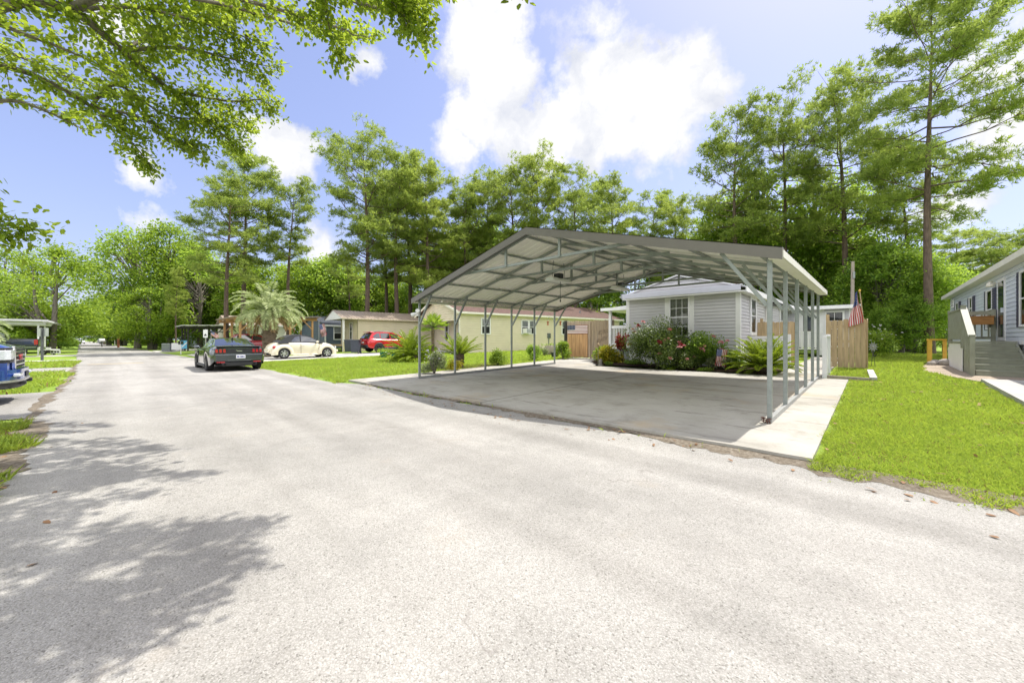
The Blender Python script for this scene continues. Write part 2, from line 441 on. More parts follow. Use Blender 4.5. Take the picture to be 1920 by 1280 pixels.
def groundmats():
    # --- old asphalt bleached by the sun, exposed aggregate
    m, n, o = nt('asphalt'); b = N(n, 'ShaderNodeBsdfPrincipled'); L(n, b.outputs[0], o.inputs[0])
    tc = coords(n)
    v1 = N(n, 'ShaderNodeTexVoronoi', feature='F1'); v1.inputs['Scale'].default_value = 150; L(n, tc, v1.inputs['Vector'])
    cell = N(n, 'ShaderNodeSeparateColor'); L(n, v1.outputs['Color'], cell.inputs[0])
    st = ramp(n, cell.outputs[0], [(0, (.16, .157, .145)), (.07, (.283, .281, .266)), (.6, (.338, .336, .320)), (1, (.412, .410, .394))]).outputs[0]
    gap = ramp(n, v1.outputs['Distance'], [(.45, (1, 1, 1)), (.85, (.78, .77, .75))]).outputs[0]
    st = mixc(n, 1, st, gap, 'MULTIPLY')
    big = noise(n, tc, .55, 6, .6).outputs['Fac']
    st = mixc(n, 1, st, ramp(n, big, [(.3, (.82, .815, .80)), (.7, (1.12, 1.105, 1.08))]).outputs[0], 'MULTIPLY')
    mid = noise(n, tc, 3.2, 5, .65).outputs['Fac']
    st = mixc(n, 1, st, ramp(n, mid, [(.25, (.9, .89, .88)), (.65, (1.05, 1.04, 1.03))]).outputs[0], 'MULTIPLY')
    # wheel lanes run with the road (x) and are a little paler; thin tar lines
    mp = N(n, 'ShaderNodeMapping'); mp.inputs['Scale'].default_value = (.05, 1.1, 1); L(n, tc, mp.inputs[0])
    lane = noise(n, mp.outputs[0], 1.0, 3).outputs['Fac']
    st = mixc(n, 1, st, ramp(n, lane, [(.38, (.86, .855, .85)), (.6, (1.06, 1.06, 1.06))]).outputs[0], 'MULTIPLY')
    wv = noise(n, tc, .35, 5, .6, .4).outputs['Fac']
    cr = math_(n, 'ABSOLUTE', math_(n, 'SUBTRACT', wv, .5))
    crm = ramp(n, cr, [(0, (1, 1, 1)), (.004, (0, 0, 0))]).outputs[0]
    brk = ramp(n, noise(n, tc, .8, 2).outputs['Fac'], [(.52, (0, 0, 0)), (.6, (.55, .55, .55))]).outputs[0]
    st = mixc(n, mixc(n, 1, crm, brk, 'MULTIPLY'), st, (.17, .155, .14))
    # tannin-brown stains
    sp = noise(n, tc, 1.1, 7, .7).outputs['Fac']
    st = mixc(n, ramp(n, sp, [(.6, (0, 0, 0)), (.78, (.45, .45, .45))]).outputs[0], st, (.30, .25, .19))
    L(n, st, b.inputs['Base Color']); b.inputs['Roughness'].default_value = .9; b.inputs['Specular IOR Level'].default_value = .25
    bp = N(n, 'ShaderNodeBump'); bp.inputs['Strength'].default_value = .4; bp.inputs['Distance'].default_value = .005
    L(n, math_(n, 'SUBTRACT', 1.0, v1.outputs['Distance']), bp.inputs['Height']); L(n, bp.outputs[0], b.inputs['Normal'])
    MATS['asphalt'] = m
    # --- broom finished concrete with stains and a saw joint
    m, n, o = nt('concrete'); b = N(n, 'ShaderNodeBsdfPrincipled'); L(n, b.outputs[0], o.inputs[0])
    tc = coords(n)
    c = ramp(n, noise(n, tc, .9, 7, .62).outputs['Fac'], [(.25, (.29, .275, .235)), (.5, (.39, .375, .33)), (.75, (.46, .445, .40))]).outputs[0]
    c = mixc(n, 1, c, ramp(n, noise(n, tc, 90, 3).outputs['Fac'], [(.3, (.9, .9, .9)), (.7, (1.06, 1.06, 1.06))]).outputs[0], 'MULTIPLY')
    s1 = noise(n, tc, 1.6, 8, .72).outputs['Fac']
    c = mixc(n, ramp(n, s1, [(.53, (0, 0, 0)), (.68, (.85, .85, .85))]).outputs[0], c, (.25, .235, .20))
    mp = N(n, 'ShaderNodeMapping'); mp.inputs['Scale'].default_value = (.5, 2.6, 1); mp.inputs['Rotation'].default_value = (0, 0, .5); L(n, tc, mp.inputs[0])
    s2 = noise(n, mp.outputs[0], 1.4, 7, .7).outputs['Fac']
    c = mixc(n, ramp(n, s2, [(.57, (0, 0, 0)), (.66, (.8, .8, .8))]).outputs[0], c, (.17, .16, .145))
    s3 = noise(n, tc, .7, 5, .6).outputs['Fac']
    c = mixc(n, ramp(n, s3, [(.56, (0, 0, 0)), (.70, (.5, .5, .5))]).outputs[0], c, (.42, .31, .17))
    # saw joints
    sx = N(n, 'ShaderNodeSeparateXYZ'); L(n, tc, sx.inputs[0])
    wob = math_(n, 'MULTIPLY', math_(n, 'SUBTRACT', noise(n, tc, 2, 3).outputs['Fac'], .5), .05)
    for val, ax in ((-5.45, 'X'), (9.2, 'Y'), (-9.93, 'X')):
        dd = math_(n, 'ABSOLUTE', math_(n, 'ADD', math_(n, 'SUBTRACT', sx.outputs[ax], val), wob))
        c = mixc(n, ramp(n, dd, [(0, (.75, .75, .75)), (.012, (.6, .6, .6)), (.05, (0, 0, 0))]).outputs[0], c, (.16, .15, .13))
    L(n, c, b.inputs['Base Color']); b.inputs['Roughness'].default_value = .88; b.inputs['Specular IOR Level'].default_value = .3
    bp = N(n, 'ShaderNodeBump'); bp.inputs['Strength'].default_value = .2; bp.inputs['Distance'].default_value = .004
    L(n, noise(n, tc, 60, 4).outputs['Fac'], bp.inputs['Height']); L(n, bp.outputs[0], b.inputs['Normal'])
    MATS['concrete'] = m
    # --- lawn soil and thatch under the blades
    m, n, o = nt('lawn'); b = N(n, 'ShaderNodeBsdfPrincipled'); L(n, b.outputs[0], o.inputs[0])
    tc = coords(n)
    c = ramp(n, noise(n, tc, 14, 6, .7).outputs['Fac'], [(.25, (.10, .165, .03)), (.5, (.22, .32, .055)), (.75, (.36, .45, .09))]).outputs[0]
    c = mixc(n, 1, c, ramp(n, noise(n, tc, .35, 5).outputs['Fac'], [(.3, (.8, .86, .8)), (.7, (1.12, 1.06, 1.1))]).outputs[0], 'MULTIPLY')
    c = mixc(n, ramp(n, noise(n, tc, .9, 6, .65).outputs['Fac'], [(.62, (0, 0, 0)), (.74, (.6, .6, .6))]).outputs[0], c, (.30, .27, .10))
    L(n, c, b.inputs['Base Color']); b.inputs['Roughness'].default_value = .95; b.inputs['Specular IOR Level'].default_value = .1
    bp = N(n, 'ShaderNodeBump'); bp.inputs['Strength'].default_value = .8; bp.inputs['Distance'].default_value = .03
    L(n, noise(n, tc, 30, 5, .7).outputs['Fac'], bp.inputs['Height']); L(n, bp.outputs[0], b.inputs['Normal'])
    MATS['lawn'] = m
    # --- bare dirt, mulch, gravel
    for nm_, lo, mi_, hi, s in (('dirt', (.11, .09, .065), (.20, .17, .13), (.32, .285, .235), 18), ('mulch', (.022, .014, .01), (.06, .038, .025), (.13, .085, .055), 26),
                                ('chips', (.24, .19, .14), (.42, .35, .27), (.56, .49, .40), 34)):
        m, n, o = nt(nm_); b = N(n, 'ShaderNodeBsdfPrincipled'); L(n, b.outputs[0], o.inputs[0]); tc = coords(n)
        f = noise(n, tc, s, 7, .75).outputs['Fac']
        c = ramp(n, f, [(.3, lo), (.5, mi_), (.7, hi)]).outputs[0]
        c = mixc(n, 1, c, ramp(n, noise(n, tc, 1.2, 4).outputs['Fac'], [(.3, (.75, .75, .75)), (.7, (1.1, 1.1, 1.1))]).outputs[0], 'MULTIPLY')
        L(n, c, b.inputs['Base Color']); b.inputs['Roughness'].default_value = .95; b.inputs['Specular IOR Level'].default_value = .1
        bp = N(n, 'ShaderNodeBump'); bp.inputs['Strength'].default_value = 1; bp.inputs['Distance'].default_value = .02
        L(n, f, bp.inputs['Height']); L(n, bp.outputs[0], b.inputs['Normal'])
        MATS[nm_] = m
    pm('faded_yellow', (.46, .36, .17), .85, .15, 3, dirt=(.40, .38, .33))
groundmats()
# ------------------------------------------------------------------ ground, road, slab
def wob(x, f=1.0, a=1.0): return a*(math.sin(x*1.7*f+1.3)*.5+math.sin(x*4.1*f+.4)*.3+math.sin(x*9.7*f)*.2)
def road_mid(x): return 1.8 if x > -20 else 1.8+.039*(x+20)
def strip_mesh(name, rows, mat, z, kind='structure', cat=None, label=None):
    """rows: list of (x, y0, y1): a ribbon lying on the ground"""
    vs = []; fs = []
    for (x, a, b) in rows: vs += [(x, a, gz(x, a)+z), (x, b, gz(x, b)+z)]
    for i in range(len(rows)-1): k = 2*i; fs.append((k, k+2, k+3, k+1))
    mb = MB().add(vs, fs); o = mb.build(name, mat); o['kind'] = kind
    return o
B = 2500
gy = [-B, 4.55, 4.95, 23, B]
mb = MB()
vs = [(x, y, gz(0, y)-.012) for y in gy for x in (-B, B)]
mb.add(vs, [(2*i, 2*i+1, 2*i+3, 2*i+2) for i in range(len(gy)-1)])
o = mb.build('ground', 'lawn'); o['kind'] = 'structure'
xs = list(np.arange(12, -30, -.25))+list(np.arange(-30, -120, -2))+list(np.arange(-120, -620, -20))
rows = []
for x in xs:
    m_ = road_mid(x); rows.append((x, m_-2.75+.10*wob(x), m_+2.78+.05*wob(x+5, .8)+.20*max(0, min(1, (x+12)/1.2))))
vs = []; fs = []
for (x, a, b_) in rows:
    mid = min(4.54, b_-.05); vs += [(x, a, gz(x, a)+.008), (x, mid, gz(x, mid)+.008), (x, b_, gz(x, b_)+.008)]
for i in range(len(rows)-1):
    k = 3*i; fs += [(k, k+3, k+4, k+1), (k+1, k+4, k+5, k+2)]
o = MB().add(vs, fs).build('road', 'asphalt'); o['kind'] = 'structure'
# bare dirt along both edges
def dirt_ribbon(name, xs_, y0f, y1f, z):
    vs = []; fs = []; K = 7
    for x in xs_:
        a, b_ = y0f(x), y1f(x)
        for k in range(K): y = a+(b_-a)*k/(K-1); vs.append((x, y, gz(x, y)+z))
    for i in range(len(vs)//K-1):
        for k in range(K-1): q = i*K+k; fs.append((q, q+K, q+K+1, q+1))
    o = MB().add(vs, fs).build(name, 'dirt'); o['kind'] = 'structure'
dirt_ribbon('dirt_verge', np.arange(9, -10.6, -.06), lambda x: (4.60 if x > -.4 else 4.70+.016*min(9, -.4-x))+.06*wob(x, 1.3)+.035*wob(x, 5)+.025*wob(x, 13), lambda x: 4.90, .0115)
dirt_ribbon('dirt_edge', np.arange(3, -30, -.08), lambda x: road_mid(x)-(3.1 if x > -9.6 else 2.86)+.10*wob(x, .7), lambda x: road_mid(x)-(2.46 if x > -9.6 else 2.70)+.09*wob(x+2, 1.7)+.05*wob(x, 6)+.03*wob(x, 14), .0125)
# paved side drives
def sheet(name, x0, x1, y0, y1, mat, z=.005):
    ys = sorted({y0, y1}|{v for v in (4.55, 4.95, 23) if y0 < v < y1})
    vs = []; fs = []
    for y in ys: vs += [(x0, y, gz(0, y)+z), (x1, y, gz(0, y)+z)]
    for i in range(len(ys)-1): k = 2*i; fs.append((k, k+1, k+3, k+2))
    o = MB().add(vs, fs).build(name, mat); o['kind'] = 'structure'; return o
sheet('driveway', -14.9, -10.2, -16, -.9, 'asphalt', .005)
sheet('driveway', -27.5, -23.6, -16, -1.0, 'asphalt', .005)
sheet('driveway', -38, -35, -16, -1.4, 'concrete_new', .005)
sheet('driveway', -50, -46.5, -20, -2, 'concrete_new', .005)
sheet('driveway', -30.2, -24.4, 4.5, 23, 'concrete_new', .012)
sheet('driveway', -43, -35.5, 4.4, 14, 'concrete_new', .012)
sheet('driveway', -62, -54, 3.2, 9, 'concrete_new', .012)
# worn yellow line across the road, tree shade beyond
strip_mesh('road_marking', [(-29.6, -.9, 1.2), (-29.9, -.9, 1.2)], 'faded_yellow', .013)

SX0, SX1, SY0, SY1 = -11.4, -.43, 4.88, 13.25
def zs(y): return .10+.019*(y-4.88)
def slab(name, poly, mat='concrete', th=.3, zf=zs):
    mb = MB(); n_ = len(poly)
    top = [(x, y, zf(y)) for x, y in poly]; bot = [(x, y, zf(y)-th) for x, y in poly]
    mb.add(top+bot, [tuple(range(n_))]+[(i, i+n_, (i+1) % n_+n_, (i+1) % n_) for i in range(n_)])
    o = mb.build(name, mat); o['kind'] = 'structure'; return o
edge = [(x, SY0+.012*wob(x, 3)) for x in np.linspace(SX0, SX1, 40)]
slab('driveway_slab', edge+[(SX1, SY1), (-.95, SY1), (-.95, 24), (-2.05, 24), (-2.05, SY1), (-8.1, SY1), (-8.4, 14.2), (-8.9, 15.0), (-8.9, 17.4), (-11.9, 17.4), (SX0, 12)])
# planting bed before the grey house
bed = MB()
def blobpoly(pts, z):
    top = [(x, y, gz(x, y)+z) for x, y in pts]; return MB().add(top, [tuple(range(len(pts)))])
o = blobpoly([(-9.3, 15.1), (-8.75, 14.4), (-8.2, 13.7), (-7.4, 13.55), (-5, 13.42), (-3, 13.3), (-2.1, 13.3), (-2.05, 16.9), (-9.3, 17.0)], .075).build('mulch_bed', 'mulch'); o['kind'] = 'structure'
o = blobpoly([(-12.6, 9.0), (-11.5, 8.3), (-11.42, 12.0), (-12.2, 12.6), (-13.0, 12.0)], .02).build('mulch_patch', 'mulch'); o['kind'] = 'structure'
# dropped-in edging timber beyond the walk and grey border stones
mb = MB(); mb.beam((-.98, 13.42, zs(13.4)+.02), (.02, 13.55, zs(13.5)-.02), .1, .12); o = mb.build('edging_timber', 'pole_wood'); tag(o, 'weathered timber edging lying at the end of the carport walk', 'edging')
mb = MB(); mb.beam((.05, 13.5, gz(0, 13.5)+.04), (-.02, 16.2, gz(0, 16)+.04), .14, .12); o = mb.build('edging_timber', 'concrete_new'); tag(o, 'pale edging kerb running from the walk back to the privacy fence', 'edging')
# pad and chips at the neighbouring home
def zpad(y): return gz(0, y)+.10
slab('concrete_pad', [(1.72, 5), (5.5, 5), (5.5, 14.6), (1.95, 14.6)], 'concrete_new', .3, zpad)
o = blobpoly([(1.55, 15.9), (1.95, 14.75), (6, 14.75), (6, 17), (3.2, 21), (1.6, 22), (1.35, 20), (1.2, 17.6)], .02).build('wood_chip_path', 'chips'); o['kind'] = 'structure'

# ------------------------------------------------------------------ carport
CX0, CX1, CY0, CY1 = -9.93, -1.04, 6.4, 13.15
MX = (CX0+CX1)/2
cp = empty('carport', (MX, 9.8, zs(9.8)), 'large open metal carport of galvanised posts and trusses under a gabled ribbed roof', 'carport')
EAVE, RISE = 2.40, 1.17
half = (CX1-CX0)/2
def zr(x, y): return zs(y)*.75+.03+EAVE+.04+RISE*(1-abs(x-MX)/half)     # underside of roof sheet
frames = [CY0+i*(CY1-CY0)/5 for i in range(6)]
PW = .058
for side in (-1, 1):
    x = MX+side*half
    b = MB(); b.beam((x, CY0-.04, zs(CY0)+.035), (x, CY1+.04, zs(CY1)+.035), PW, .065); b.build('base_rail', 'rail_galv', cp)
    for y in frames:
        p = MB(); p.box(x-PW/2, x+PW/2, y-PW/2, y+PW/2, zs(y)+.069, zr(x, y)-.11); p.build('post', 'galv', cp, bevel=.004)
        k = MB()
        s0 = Vector((x-side*.03, y, zr(x, y)-.78)); s1 = Vector((x-side*.62, y, zr(x-side*.62, y)-.11))
        k.beam(s0, s1, .05, .05); k.build('knee_brace', 'galv', cp)
for y in frames:
    for side in (-1, 1):
        r = MB(); x0 = MX+side*half
        r.beam((x0+side*.03, y, zr(x0, y)-.078), (MX+side*.005, y, zr(MX, y)-.078), PW-.006, PW, up=(0, 0, 1)); r.build('rafter', 'galv', cp)
    t = MB(); zc = zs(y)*.75+.03+EAVE+.52
    t.beam((MX-half*.565, y+.031, zc), (MX+half*.565, y+.031, zc), .05, .055); t.build('collar_tie', 'galv', cp)
    for dx in (-.78, .78):
        v = MB(); v.box(MX+dx-.027, MX+dx+.027, y-.022, y+.024, zc-.02, zr(MX+dx, y)-.10); v.build('web_strut', 'galv', cp)
for side in (-1, 1):
    for q in (.04, .28, .52, .75, .95):
        x = MX+side*half*(1-q)
        p = MB(); p.beam((x, CY0-.1, zr(x, CY0-.1)-.028), (x, CY1+.1, zr(x, CY1+.1)-.028), .055, .036); p.build('purlin', 'galv', cp)
RY0, RY1, OV = CY0-.17, CY1+.2, .17
# ribbed sheets: trapezoid ribs every 0.23 m, running down the slope
prof = []
y = RY0
while y < RY1-.01:
    for dy, h in ((0, 0), (.15, 0), (.168, .02), (.205, .02), (.223, 0)):
        if y+dy <= RY1: prof.append((y+dy, h))
    y += .229
prof.append((RY1, 0))
for side in (-1, 1):
    m_ = MB(); vs = []
    for (yy, h) in prof:
        for q in (0, 1):
            x = MX+side*(.0 if q == 0 else half+OV)
            vs.append((x, yy, zr(x, yy)+h+.002))
    fs = [(2*i, 2*i+1, 2*i+3, 2*i+2) for i in range(len(prof)-1)]
    m_.add(vs, fs); m_.build('roof_sheet', 'roof_metal', cp)
    # rake trims front and back, eave trim
    for yy, nm_ in ((RY0-.012, 0), (RY1+.012, 1)):
        t = MB(); xe = MX+side*(half+OV)
        a = Vector((MX, yy, zr(MX, yy)-.045)); b = Vector((xe, yy, zr(xe, yy)-.045))
        t.prism([a+Vector((0, 0, .085)), b+Vector((0, 0, .085)), b-Vector((0, 0, .085)), a-Vector((0, 0, .085))], (0, .02 if nm_ == 0 else -.02, 0))
        t.prism([a+Vector((0, 0, .0855)), b+Vector((0, 0, .0855)), b+Vector((0, 0, .073)), a+Vector((0, 0, .073))], (0, .16*(1 if nm_ == 0 else -1), 0))
        t.build('rake_trim', 'taupe_trim', cp)
    t = MB(); xe = MX+side*(half+OV)
    t.beam((xe+side*.006, RY0+.02, zr(xe, RY0)-.05), (xe+side*.006, RY1-.02, zr(xe, RY1)-.05), .012, .10)
    t.beam((xe-side*.085, RY0+.02, zr(xe, RY0)-.094), (xe-side*.085, RY1-.02, zr(xe, RY1)-.094), .16, .012); t.build('eave_trim', 'cream_trim', cp)
r_ = MB(); r_.prism([(MX-.16, RY0, zr(MX-.16, RY0)+.028), (MX, RY0, zr(MX, RY0)+.036), (MX+.16, RY0, zr(MX+.16, RY0)+.028), (MX, RY0, zr(MX, RY0)+.02)], (0, RY1-RY0, (RY1-RY0)*.014)); r_.build('ridge_cap', 'roof_metal', cp)

# lights hung under the carport trusses
def shop_lamp(x, y, label):
    t = empty('hanging_lamp', (x, y, 2.4), label, 'lamp', 'lamps under the carport roof')
    z = zr(x, y)-.62
    s = MB(); s.prism([(x-.17, y-.42, z), (x+.17, y-.42, z), (x+.09, y-.42, z+.09), (x-.09, y-.42, z+.09)], (0, .84, 0)); s.build('shade', 'white_paint', t)
    s = MB(); s.box(x-.10, x+.10, y-.09, y+.09, z+.091, z+.23); s.build('motor_box', 'black_plastic', t)
    for dy in (-.3, .3):
        c = MB(); c.tube([(x, y+dy, z+.09), (x, y+dy*.8, zr(x, y)-.06)], .007, 5); c.build('cable', 'black_plastic', t)
    c = MB(); c.tube([(x+.06, y, z), (x+.06, y, z-.52)], .006, 5); c.blob((x+.06, y, z-.53), .02, .02, .04, 6, 4); c.build('pull_cord', 'black_plastic', t)
shop_lamp(-6.35, 8.6, 'pale hanging lamp with black box and long pull cord under the carport front trusses')
shop_lamp(-6.2, 11.9, 'pale hanging lamp under the carport rear trusses near the grey house')
t = empty('security_lamp', (CX0, CY0-.03, 1.9), 'small white twin-head lamp clipped high on the far front carport post', 'lamp')
s = MB(); s.box(CX0-.05, CX0+.05, CY0-.09, CY0-.03, 2.02, 2.14); s.build('bracket', 'white_paint', t)
for d in (-1, 1):
    s = MB(); s.tube([(CX0+d*.03, CY0-.08, 2.1), (CX0+d*.16, CY0-.17, 2.17 if d > 0 else 2.05)], [.035, .065], 8); s.build('lamp_head', 'white_paint', t)
t = empty('rusty_chain', (CX1-.08, CY0-.06, zs(CY0)), 'rusty chain heaped at the foot of the nearest carport post', 'chain')
s = MB()
for i in range(9):
    a = random.uniform(0, 6.28); s.lathe([(.018, -.006), (.026, 0), (.018, .006), (.011, 0), (.018, -.006)], (CX1-.03+.045*math.cos(a), CY0-.07+.03*math.sin(a), zs(CY0)+.015+.008*i), 9, random.choice('xyz'))
s.build('chain_link', 'rust', t)

# ------------------------------------------------------------------ house kit
def lap(mb, p0, p1, z0, z1, nrm, course=.12, depth=.03, gable=None):
    """lapped boards from p0 to p1 (plan points); gable=(apex height) narrows the courses to a peak above z1"""
    p0, p1 = Vector(p0), Vector(p1); nv = Vector((nrm[0], nrm[1])); z = z0
    def seg(z, zt):
        if gable is None or z < z1: return (0, 1), (0, 1)
        def e(q): t_ = (q-z1)/(gable-z1)*.5; return (min(t_, .5), max(1-t_, .5))
        return e(z), e(min(zt, gable))
    top = gable if gable else z1
    while z < top-.005:
        zt = min(z+course, top)
        if gable and z < z1 < zt-.01: zt = z1
        (a0, a1), (b0, b1) = seg(z, zt)
        def P(t_, zz, d): q = p0+(p1-p0)*t_+nv*d; return (q.x, q.y, zz)
        m0, m1 = a0+(b0-a0)*.74, a1+(b1-a1)*.74; q0, q1 = a0+(b0-a0)*.82, a1+(b1-a1)*.82; zm = z+(zt-z)*.74; zq = z+(zt-z)*.82
        mb.add([P(a0, z, depth), P(a1, z, depth), P(m1, zm, depth*.85), P(m0, zm, depth*.85), P(a0, z, 0), P(a1, z, 0), P(q1, zq, .002), P(q0, zq, .002), P(b1, zt, .001), P(b0, zt, .001)], [(0, 1, 2, 3), (4, 5, 1, 0), (3, 2, 6, 7), (7, 6, 8, 9)])
        z = zt
    return mb
def window(root, p, r, nrm, w, h, z0, cols=1, rows=2, trim=.07, frame_mat='white_vinyl', blind=True, shutter=0, sash=True, label=None, blind_h=1.0, mat_sh='shutter'):
    nv = Vector(nrm); p = Vector(p)+nv*.02; r = Vector(r)
    def pt(u, d, z): q = p+r*u+nv*d; return Vector((q.x, q.y, z))
    R3 = Vector((r.x, r.y, 0)); N3 = Vector((nv.x, nv.y, 0)); Z3 = Vector((0, 0, 1))
    def bar(mb, u0, u1, za, zb, d0, d1): mb.obox(pt((u0+u1)/2, (d0+d1)/2, (za+zb)/2), R3*((u1-u0)/2), N3*((d1-d0)/2), Z3*((zb-za)/2))
    f = MB(); z1 = z0+h; hw = w/2
    bar(f, -hw-trim, -hw, z0-trim, z1+trim, .0, .055); bar(f, hw, hw+trim, z0-trim, z1+trim, .0, .055)
    bar(f, -hw, hw, z1, z1+trim, .0, .055); bar(f, -hw-.02, hw+.02, z0-trim, z0, .0, .065)
    if sash: bar(f, -hw, hw, z0+h*.5-.02, z0+h*.5+.02, .02, .048)
    for i in range(1, cols):
        u = -hw+w*i/cols; bar(f, u-.009, u+.009, z0, z1, .036, .046)
    nr = rows*1
    for i in range(1, nr):
        if sash and abs(i/nr-.5) < .01: continue
        z = z0+h*i/nr; bar(f, -hw, hw, z-.009, z+.009, .036, .046)
    wnd = f.build('window', frame_mat, root, label=label)
    g = MB(); g.add([pt(-hw, .034, z0), pt(hw, .034, z0), pt(hw, .034, z1), pt(-hw, .034, z1)], [(0, 1, 2, 3)]); g.build('pane', 'clear_glass', wnd)
    g = MB(); g.add([pt(-hw, .017, z0), pt(hw, .017, z0), pt(hw, .017, z1), pt(-hw, .017, z1)], [(0, 1, 2, 3)]); g.build('dark_interior', 'sign_black', wnd)
    if blind:
        b = MB(); z = z1-.02
        while z > z1-h*blind_h+.03:
            b.add([pt(-hw+.02, .020, z), pt(hw-.02, .020, z), pt(hw-.02, .028, z-.028), pt(-hw+.02, .028, z-.028)], [(0, 1, 2, 3)]); z -= .037
        b.build('blind', 'blinds', wnd)
    if shutter:
        for sd in (-1, 1):
            s = MB(); u = sd*(hw+trim+shutter/2+.01)
            bar(s, u-shutter/2, u+shutter/2, z0-.06, z1+.06, .0, .04)
            for i in range(14):
                z = z0+h*(i+.5)/14; bar(s, u-shutter/2+.035, u+shutter/2-.035, z-.022, z+.012, .04, .052)
            s.build('shutter', mat_sh, wnd)
    return wnd
def railing(name, root, p0, p1, z, h=.9, mat='white_paint', step=.11, mid=None, bal=.035, top=(.09, .05)):
    p0, p1 = Vector(p0), Vector(p1); b = MB(); d = (p1-p0); l = d.length; u = d/l
    b.beam((p0.x, p0.y, z+h), (p1.x, p1.y, z+h), *top); b.beam((p0.x, p0.y, z+.1), (p1.x, p1.y, z+.1), .05, .06)
    k = max(2, int(l/step))
    for i in range(1, k):
        q = p0+d*(i/k); b.box(q.x-bal/2, q.x+bal/2, q.y-bal/2, q.y+bal/2, z+.12, z+h-.02)
    return b.build(name, mat, root)

# ------------------------------------------------------------------ grey house behind the carport
HX0, HX1, HY = -7.5, -3.38, 15.1
gh = gz(0, HY); FL = 1.02; EV = 2.98; APX = 3.72
house = empty('grey_house', ((HX0+HX1)/2, 20, gh), 'grey lap-sided single-wide house with white trim behind the carport', 'house')
LEN = 17.0
w_ = MB()
lap(w_, (HX0, HY), (HX1, HY), FL, EV, (0, -1), gable=None)
lap(w_, (HX1, HY), (HX1, HY+LEN), FL, EV, (1, 0)); lap(w_, (HX0, HY+LEN), (HX0, HY), FL, EV, (-1, 0))
lap(w_, (HX1, HY+LEN), (HX0, HY+LEN), FL, EV, (0, 1))
lap(w_, (HX0-.1, HY-.02), (HX1+.1, HY-.02), EV+.2, EV+.205, (0, -1), gable=APX)
w_.build('wall', 'grey_siding', house)
s = MB()
x = HX0+.01
while x < HX1-.05: s.box(x, x+.145, HY+.03, HY+.05, gh-.1, FL-.012); x += .15
y = HY+.06
while y < HY+8: s.box(HX1-.05, HX1-.03, y, y+.145, gh-.1, FL-.012); y += .15
s.box(HX0-.01, HX1+.01, HY-.012, HY+.02, FL-.09, FL+.0)
s.build('skirting', 'white_vinyl', house)
s = MB()
for x in (HX0, HX1): s.box(x-.075, x+.075, HY-.035, HY+.10, FL-.1, EV)
s.box(HX1-.03, HX1+.035, HY+.10, HY+.2, FL-.1, EV)
s.box(HX0-.02, HX1+.02, HY-.30, HY-.02, EV-.02, EV+.02)                    # soffit
s.box(HX0-.10, HX1+.12, HY-.33, HY-.30, EV-.03, EV+.045)
s.box(HX1-.02, HX1+.30, HY-.3, HY+LEN, EV-.02, EV+.02); s.box(HX1+.30, HX1+.33, HY-.33, HY+LEN, EV-.04, EV+.12)
s.build('trim', 'white_paint', house)
s = MB(); s.box(HX0-.13, HX1+.15, HY-.36, HY-.335, EV+.03, EV+.23); s.build('fascia', 'lilac_fascia', house)
s = MB()
for sd in (-1, 1):
    xm = (HX0+HX1)/2; xe = xm+sd*((HX1-HX0)/2+.33)
    s.prism([(xm, HY-.12, APX+.04), (xe, HY-.12, EV+.12), (xe, HY-.12, EV+.16), (xm, HY-.12, APX+.10)], (0, LEN+.3, 0))
s.prism([(HX0-.14, HY-.345, EV+.21), (HX0-.14, HY-.02, EV+.27), (HX0-.14, HY-.02, EV+.23)], (HX1-HX0+.29, 0, 0))
s.build('roof', 'roof_white', house)
# front window with wide white side panels
window(house, (-5.37, HY-.012), (1, 0), (0, -1), .66, 1.4, 1.47, 3, 4, trim=.05, blind=True, blind_h=.8)
s = MB(); s.box(-5.93, -5.70, HY-.045, HY-.012, FL, EV-.025); s.box(-5.04, -4.83, HY-.045, HY-.012, FL, EV-.025); s.box(-5.70, -5.04, HY-.04, HY-.012, 2.98-.025, EV-.022); s.build('window_surround', 'white_paint', house)
window(house, (HX1+.012, 17.15), (0, 1), (1, 0), .75, 1.25, 1.6, 1, 2, trim=.12, blind_h=.5)
window(house, (HX1+.012, 20.2), (0, 1), (1, 0), .95, 1.05, 1.75, 2, 2, trim=.1, blind_h=1)
window(house, (HX1+.012, 23.6), (0, 1), (1, 0), .8, 1.1, 1.7, 1, 2, trim=.1)
# small awning lamp bracket shelf over the second window
s = MB(); s.box(HX1, HX1+.5, 19.4, 21, 2.86, 2.92); s.build('awning', 'iron', house)
# side porch
pz = 1.0; PX = -9.25
s = MB(); s.box(PX-.05, HX0-.08, 16.7, 20.5, pz-.12, pz); s.build('porch_floor', 'white_paint', house)
for (x, y) in ((PX, 16.75), (PX, 20.4)):
    s = MB(); s.box(x-.06, x+.06, y-.06, y+.06, gh-.2, 2.72); s.build('porch_post', 'white_paint', house)
s = MB(); s.box(PX-.02, HX0-.1, 16.74, 16.76, gh-.1, pz-.125); s.build('porch_skirt', 'car_grey', house)
railing('porch_railing', house, (PX+.07, 16.75), (HX0-.06, 16.75), pz, .92, step=.13, top=(.06, .13))
railing('porch_railing', house, (PX, 16.82), (PX, 20.3), pz, .92, step=.13, top=(.06, .13))
s = MB(); s.prism([(PX-.35, 16.45, 2.72), (HX0-.07, 16.45, 2.86), (HX0-.07, 16.45, 2.94), (PX-.35, 16.45, 2.80)], (0, 4.3, 0)); s.box(PX-.35, HX0-.1, 16.42, 16.447, 2.70, 2.84); s.build('porch_roof', 'white_paint', house)
